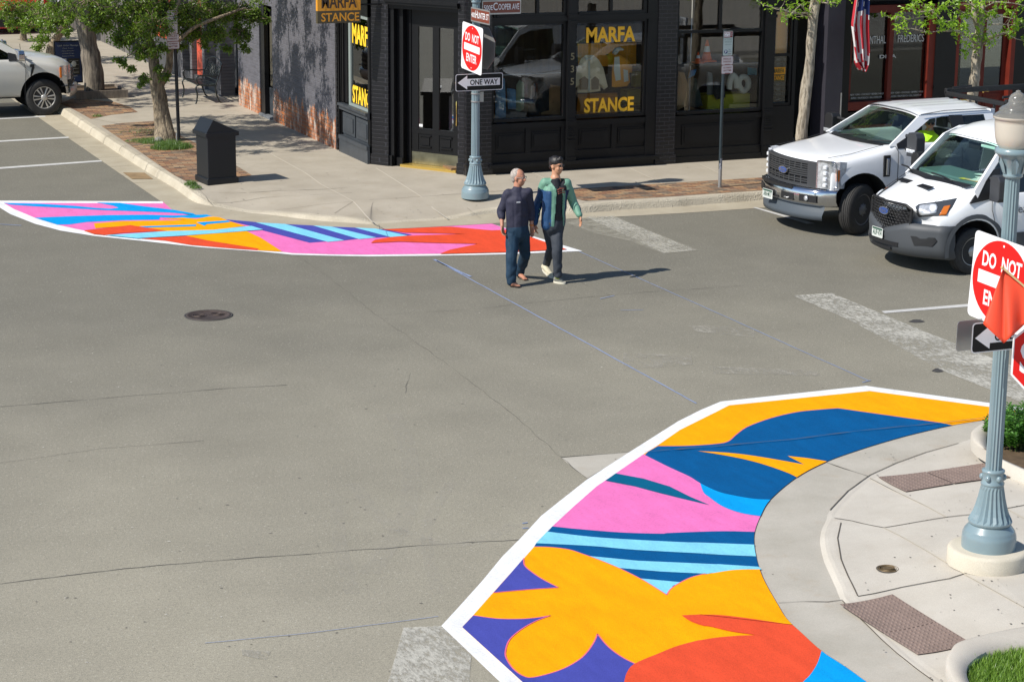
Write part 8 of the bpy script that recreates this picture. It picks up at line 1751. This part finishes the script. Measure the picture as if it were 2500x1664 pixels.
hand(body, wrL, (.02, -.2, -1), Vector((.8, 0, 0)), tf, 1.05, .5); hand(body, wrR, (.12, -.25, -1), Vector((-.8, .1, 0)), tf, 1.1, .35)
fuse(body, 'body', SKIN2, per, .0085)
TSH = mat('charcoal_shirt', (.012, .013, .018), .8, bump=.4, bs=8, dist=.03); ts = MB(); chain(ts, [neck-V3*.035, chest, waist, hip+V3*.0], [.085, .140, .125, .140])
for q in (-1, 1): cap(ts, chest+tl*q*.07, hip+tl*q*.055, .10, .10)
for q in (shL, shR): cap(ts, q, chest, .06, .11)
fuse(ts, 't_shirt', TSH, per, .010, 4, .016)
mb = MB()
for k in range(3): q = chest+tf*.156+V3*(.055-.03*k)+tl*(-.055+.008*k); mb.tube([q, q+tl*.05+V3*.018, q+tl*.11+V3*.012], .008, 5)
mb.build('shirt_print', mat('rust_print', (.32, .09, .06), .8), per)
MNT = mat('mint_shell', (.14, .30, .215), .6, bump=.4, bs=8, dist=.03); BLS = mat('blue_shell', (.010, .055, .15), .6, bump=.4, bs=8, dist=.03); NVS = mat('navy_shell', (.012, .022, .09), .6); PNK = mat('pink_shell', (.75, .06, .42), .6)
jk = MB(); chain(jk, [neck-V3*.05, chest, waist, hip-V3*.02], [.095, .150, .145, .150])
for q in (-1, 1): cap(jk, chest+tl*q*.08, hip+tl*q*.09-V3*.03, .115, .10)
for sh, el, wr in ((shL, elL, wrL), (shR, elR, wrR)): chain(jk, [neck-V3*.07, sh, el, wr+V3*.01], [.075, .072, .064, .046])
jo = fuse(jk, 'jacket', [MNT, BLS, NVS, PNK, WHT], per, .010, 4, .011)
rl = rootloc(jo); dark_cut = []
bm = bmesh.new(); bm.from_mesh(jo.data); dele = []
cen = (chest+waist)*.5
for fce in bm.faces:
    p = fce.calc_center_median()+rl; d_ = p-cen; lat = d_.dot(tl); fr_ = d_.dot(tf); z = p.z
    w_ = .052+.035*max(0, (chest.z-z))/.5+(.04*max(0, z-chest.z-.05)/.1 if z > chest.z+.05 else 0)
    armL = lat < -.175 or lat > .175
    if fr_ > .03 and abs(lat-.01) < w_ and z > hip.z-.2 and not armL: dele.append(fce); continue
    if p.z < hip.z-.11 and abs(lat) < .2: dele.append(fce); continue
    if z > chest.z+.035: fce.material_index = 0
    elif lat*tl.x < 0:     # picture-left half
        fce.material_index = 1
        if (p-shL).length < .12 and fr_ > .05: fce.material_index = 0
        if lat*tl.x < -.26 and fr_ < .02: fce.material_index = 3 if z > chest.z-.16 else 1
        if fr_ > .03 and abs(lat) < .115: fce.material_index = 0
    else:
        fce.material_index = 0 if fr_ > -.06+.0*z else 2
        if abs(lat) > .17 and (p-elR).dot(tl*(1 if tl.x > 0 else -1)) > .03: fce.material_index = 2
        if .12 < abs(lat) < .17: fce.material_index = 2
bmesh.ops.delete(bm, geom=dele, context='FACES'); bm.to_mesh(jo.data); bm.free()
m = jo.modifiers.new('s', 'SOLIDIFY'); m.thickness = .008; m.offset = -1; baked(jo)
mb = MB(); 
for k in range(7): q = elL.lerp(shL, .75-.16*k) if k < 5 else elL.lerp(wrL, .25*(k-4)); mb.ell(q+tf*.080+tl*(.0), (.018, .006, .012), 6, 5)
mb.build('sleeve_lettering', MNT, per)
PTR = mat('slate_trousers', (.035, .042, .055), .8, bump=.5, bs=7, dist=.03); tr = MB(); chain(tr, [hip+V3*.0, hip-V3*.05], [.145, .145]); chain(tr, [hpF, knF, anF], [.10, .074, .058]); chain(tr, [hpB, knB, anB+V3*.01], [.10, .072, .056])
for q in (-1, 1): cap(tr, hip+tl*q*.05, (hpF if q*tl.x > 0 else hpB), .12, .10)
fuse(tr, 'trousers', PTR, per, .010, 4, .013)
hr = MB(); hr.ell(P(-.022, 0, .052), (.105*1.06, .086*1.06, .092*1.06), 18, 12, M); hr.ell(P(.05, .01, .098), (.05, .055, .03), 12, 8, M); hr.ell(P(-.06, 0, -.01), (.058, .076, .065), 14, 10, M)
for k in range(9): hr.ell(P(.06-.02*k, .03*math.sin(k*2.1), .125-.004*k), (.022, .02, .018), 8, 6)
fuse(hr, 'hair', mat('black_hair', (.012, .009, .008), .45, bump=.6, bs=60), per, .009, 2)
mb = MB(); mb.mi = 0
for q in (-1, 1): mb.ell(P(.094, q*.032, .012), (.006, .026, .020), 12, 8, M)
mb.mi = 1; mb.tube([P(.10, -.01, .018), P(.10, .01, .018)], .003, 4)
for q in (-1, 1): mb.tube([P(.090, q*.058, .018), P(-.0, q*.084, .010)], .002, 4)
mb.build('sunglasses', [PLBK, PLBK], per)
SHO = mat('cream_trainer', (.55, .50, .36), .7, var=.2, vs=14); SHG = mat('grey_trainer', (.22, .22, .19), .7, var=.2, vs=14); SOL = mat('pale_sole', (.66, .62, .50), .7); SOK = mat('lime_sock', (.55, .70, .06), .8)
def shoe(an, heel, toe, m_, sock):
    mb = MB(); d_ = (toe-heel).normalized(); s_ = d_.cross(V3).normalized(); n_2 = s_.cross(d_).normalized(); Lh = (toe-heel).length
    cap(mb, heel+n_2*.045, heel.lerp(toe, .35)+n_2*.050, .044, .046); cap(mb, heel.lerp(toe, .35)+n_2*.045, toe-d_*.03+n_2*.028, .047, .034); cap(mb, an-V3*.01, heel.lerp(toe, .2)+n_2*.06, .048, .046); o = fuse(mb, 'trainer', m_, per, .009, 3)
    mb = MB(); Mx = Matrix(((d_.x, s_.x, n_2.x, (heel+toe).x/2), (d_.y, s_.y, n_2.y, (heel+toe).y/2), (d_.z, s_.z, n_2.z, (heel+toe).z/2), (0, 0, 0, 1))); mb.prism([((Lh/2+.045)*math.cos(a), (.046+.006*math.cos(a))*math.sin(a)) for a in [2*math.pi*k/20 for k in range(20)]], -.012, .016, Mx); mb.build('sole', SOL, o)
    mb = MB(); cap(mb, an+V3*.03, an-V3*.02, .048, .047); mb.build('sock', sock, o)
    for k in range(4): q = heel.lerp(toe, .42+.09*k)+n_2*(.092-.011*k); mb = mb
hF = Vector((anF.x-.005, anF.y+.05, .014)); tFt = Vector((ft.x+.01, ft.y-.12, .014)); shoe(anF, hF, tFt, SHG, SOK)
tB = ay(1347, 662, Y0+.26); tB.z = .014; hB = tB+(anB-tB)*1.05; hB = Vector((anB.x-.02, anB.y+.06, max(.05, anB.z-.09))); shoe(anB, hB, tB, SHO, SOK)

# ---------------------------------------------------------------- driver of the white pickup
bpy.context.view_layer.update(); TM = T1.matrix_world; TQ = lambda x, y, z: TM @ Vector((x, y, z)); V_ = lambda x, y, z: TM.to_3x3() @ Vector((x, y, z))
per = thing('person', 'driver in a lime safety shirt, cap and dark glasses at the open pickup window', 'person', tuple(TQ(-2.62, .45, 1.02)))
hc = TQ(-2.60, .50, 1.735); fwd = V_(.45, .85, -.05); body = MB(); P, f, l, u, M = head(body, hc, fwd, .98); nk = TQ(-2.62, .47, 1.60); ch = TQ(-2.62, .45, 1.42); hp = TQ(-2.60, .43, 1.10)
sL, sR = TQ(-2.60, .66, 1.50), TQ(-2.62, .24, 1.50); eL, eR = TQ(-2.42, .76, 1.42), TQ(-2.38, .20, 1.30); wL, wR = TQ(-2.22, .60, 1.47), TQ(-2.16, .28, 1.42)
chain(body, [hc-V3*.06, nk], [.058, .06]); chain(body, [nk, ch, hp], [.08, .13, .14]); chain(body, [sL, eL, wL], [.05, .04, .028]); chain(body, [sR, eR, wR], [.05, .04, .028]); chain(body, [hp, TQ(-2.2, .45, 1.08), TQ(-1.95, .45, 1.03)], [.11, .08, .06]); hand(body, wL, V_(.6, -.3, .1), V_(0, 0, -1), V_(.3, -1, .3), 1, .8); hand(body, wR, V_(.6, .3, .1), V_(0, 0, -1), V_(.3, 1, .3), 1, .8)
fuse(body, 'body', SKIN1, per, .010, 3)
HV = mat('lime_safety_cloth', (.52, .85, .02), .7, bump=.3, bs=8, dist=.03); mb = MB(); chain(mb, [nk-V3*.03, ch, hp], [.09, .155, .15]); chain(mb, [nk-V3*.05, sL, eL], [.08, .08, .062]); chain(mb, [nk-V3*.05, sR, eR], [.08, .08, .062]); fuse(mb, 'safety_shirt', HV, per, .012, 4)
mb = MB(); mb.ell(P(-.01, 0, .055), (.108, .090, .075), 16, 10, M); mb.ell(P(.11, 0, .052), (.06, .07, .010), 12, 6, M); mb.build('cap', mat('grey_cap', (.10, .11, .12), .7), per)
mb = MB()
for q in (-1, 1): mb.ell(P(.088, q*.032, .012), (.008, .030, .022), 12, 8, M)
mb.build('sunglasses', PLBK, per); mb = MB(); mb.ell(P(.052, 0, -.085), (.042, .045, .035), 12, 8, M); mb.build('beard', mat('grey_beard', (.35, .28, .22), .9), per)
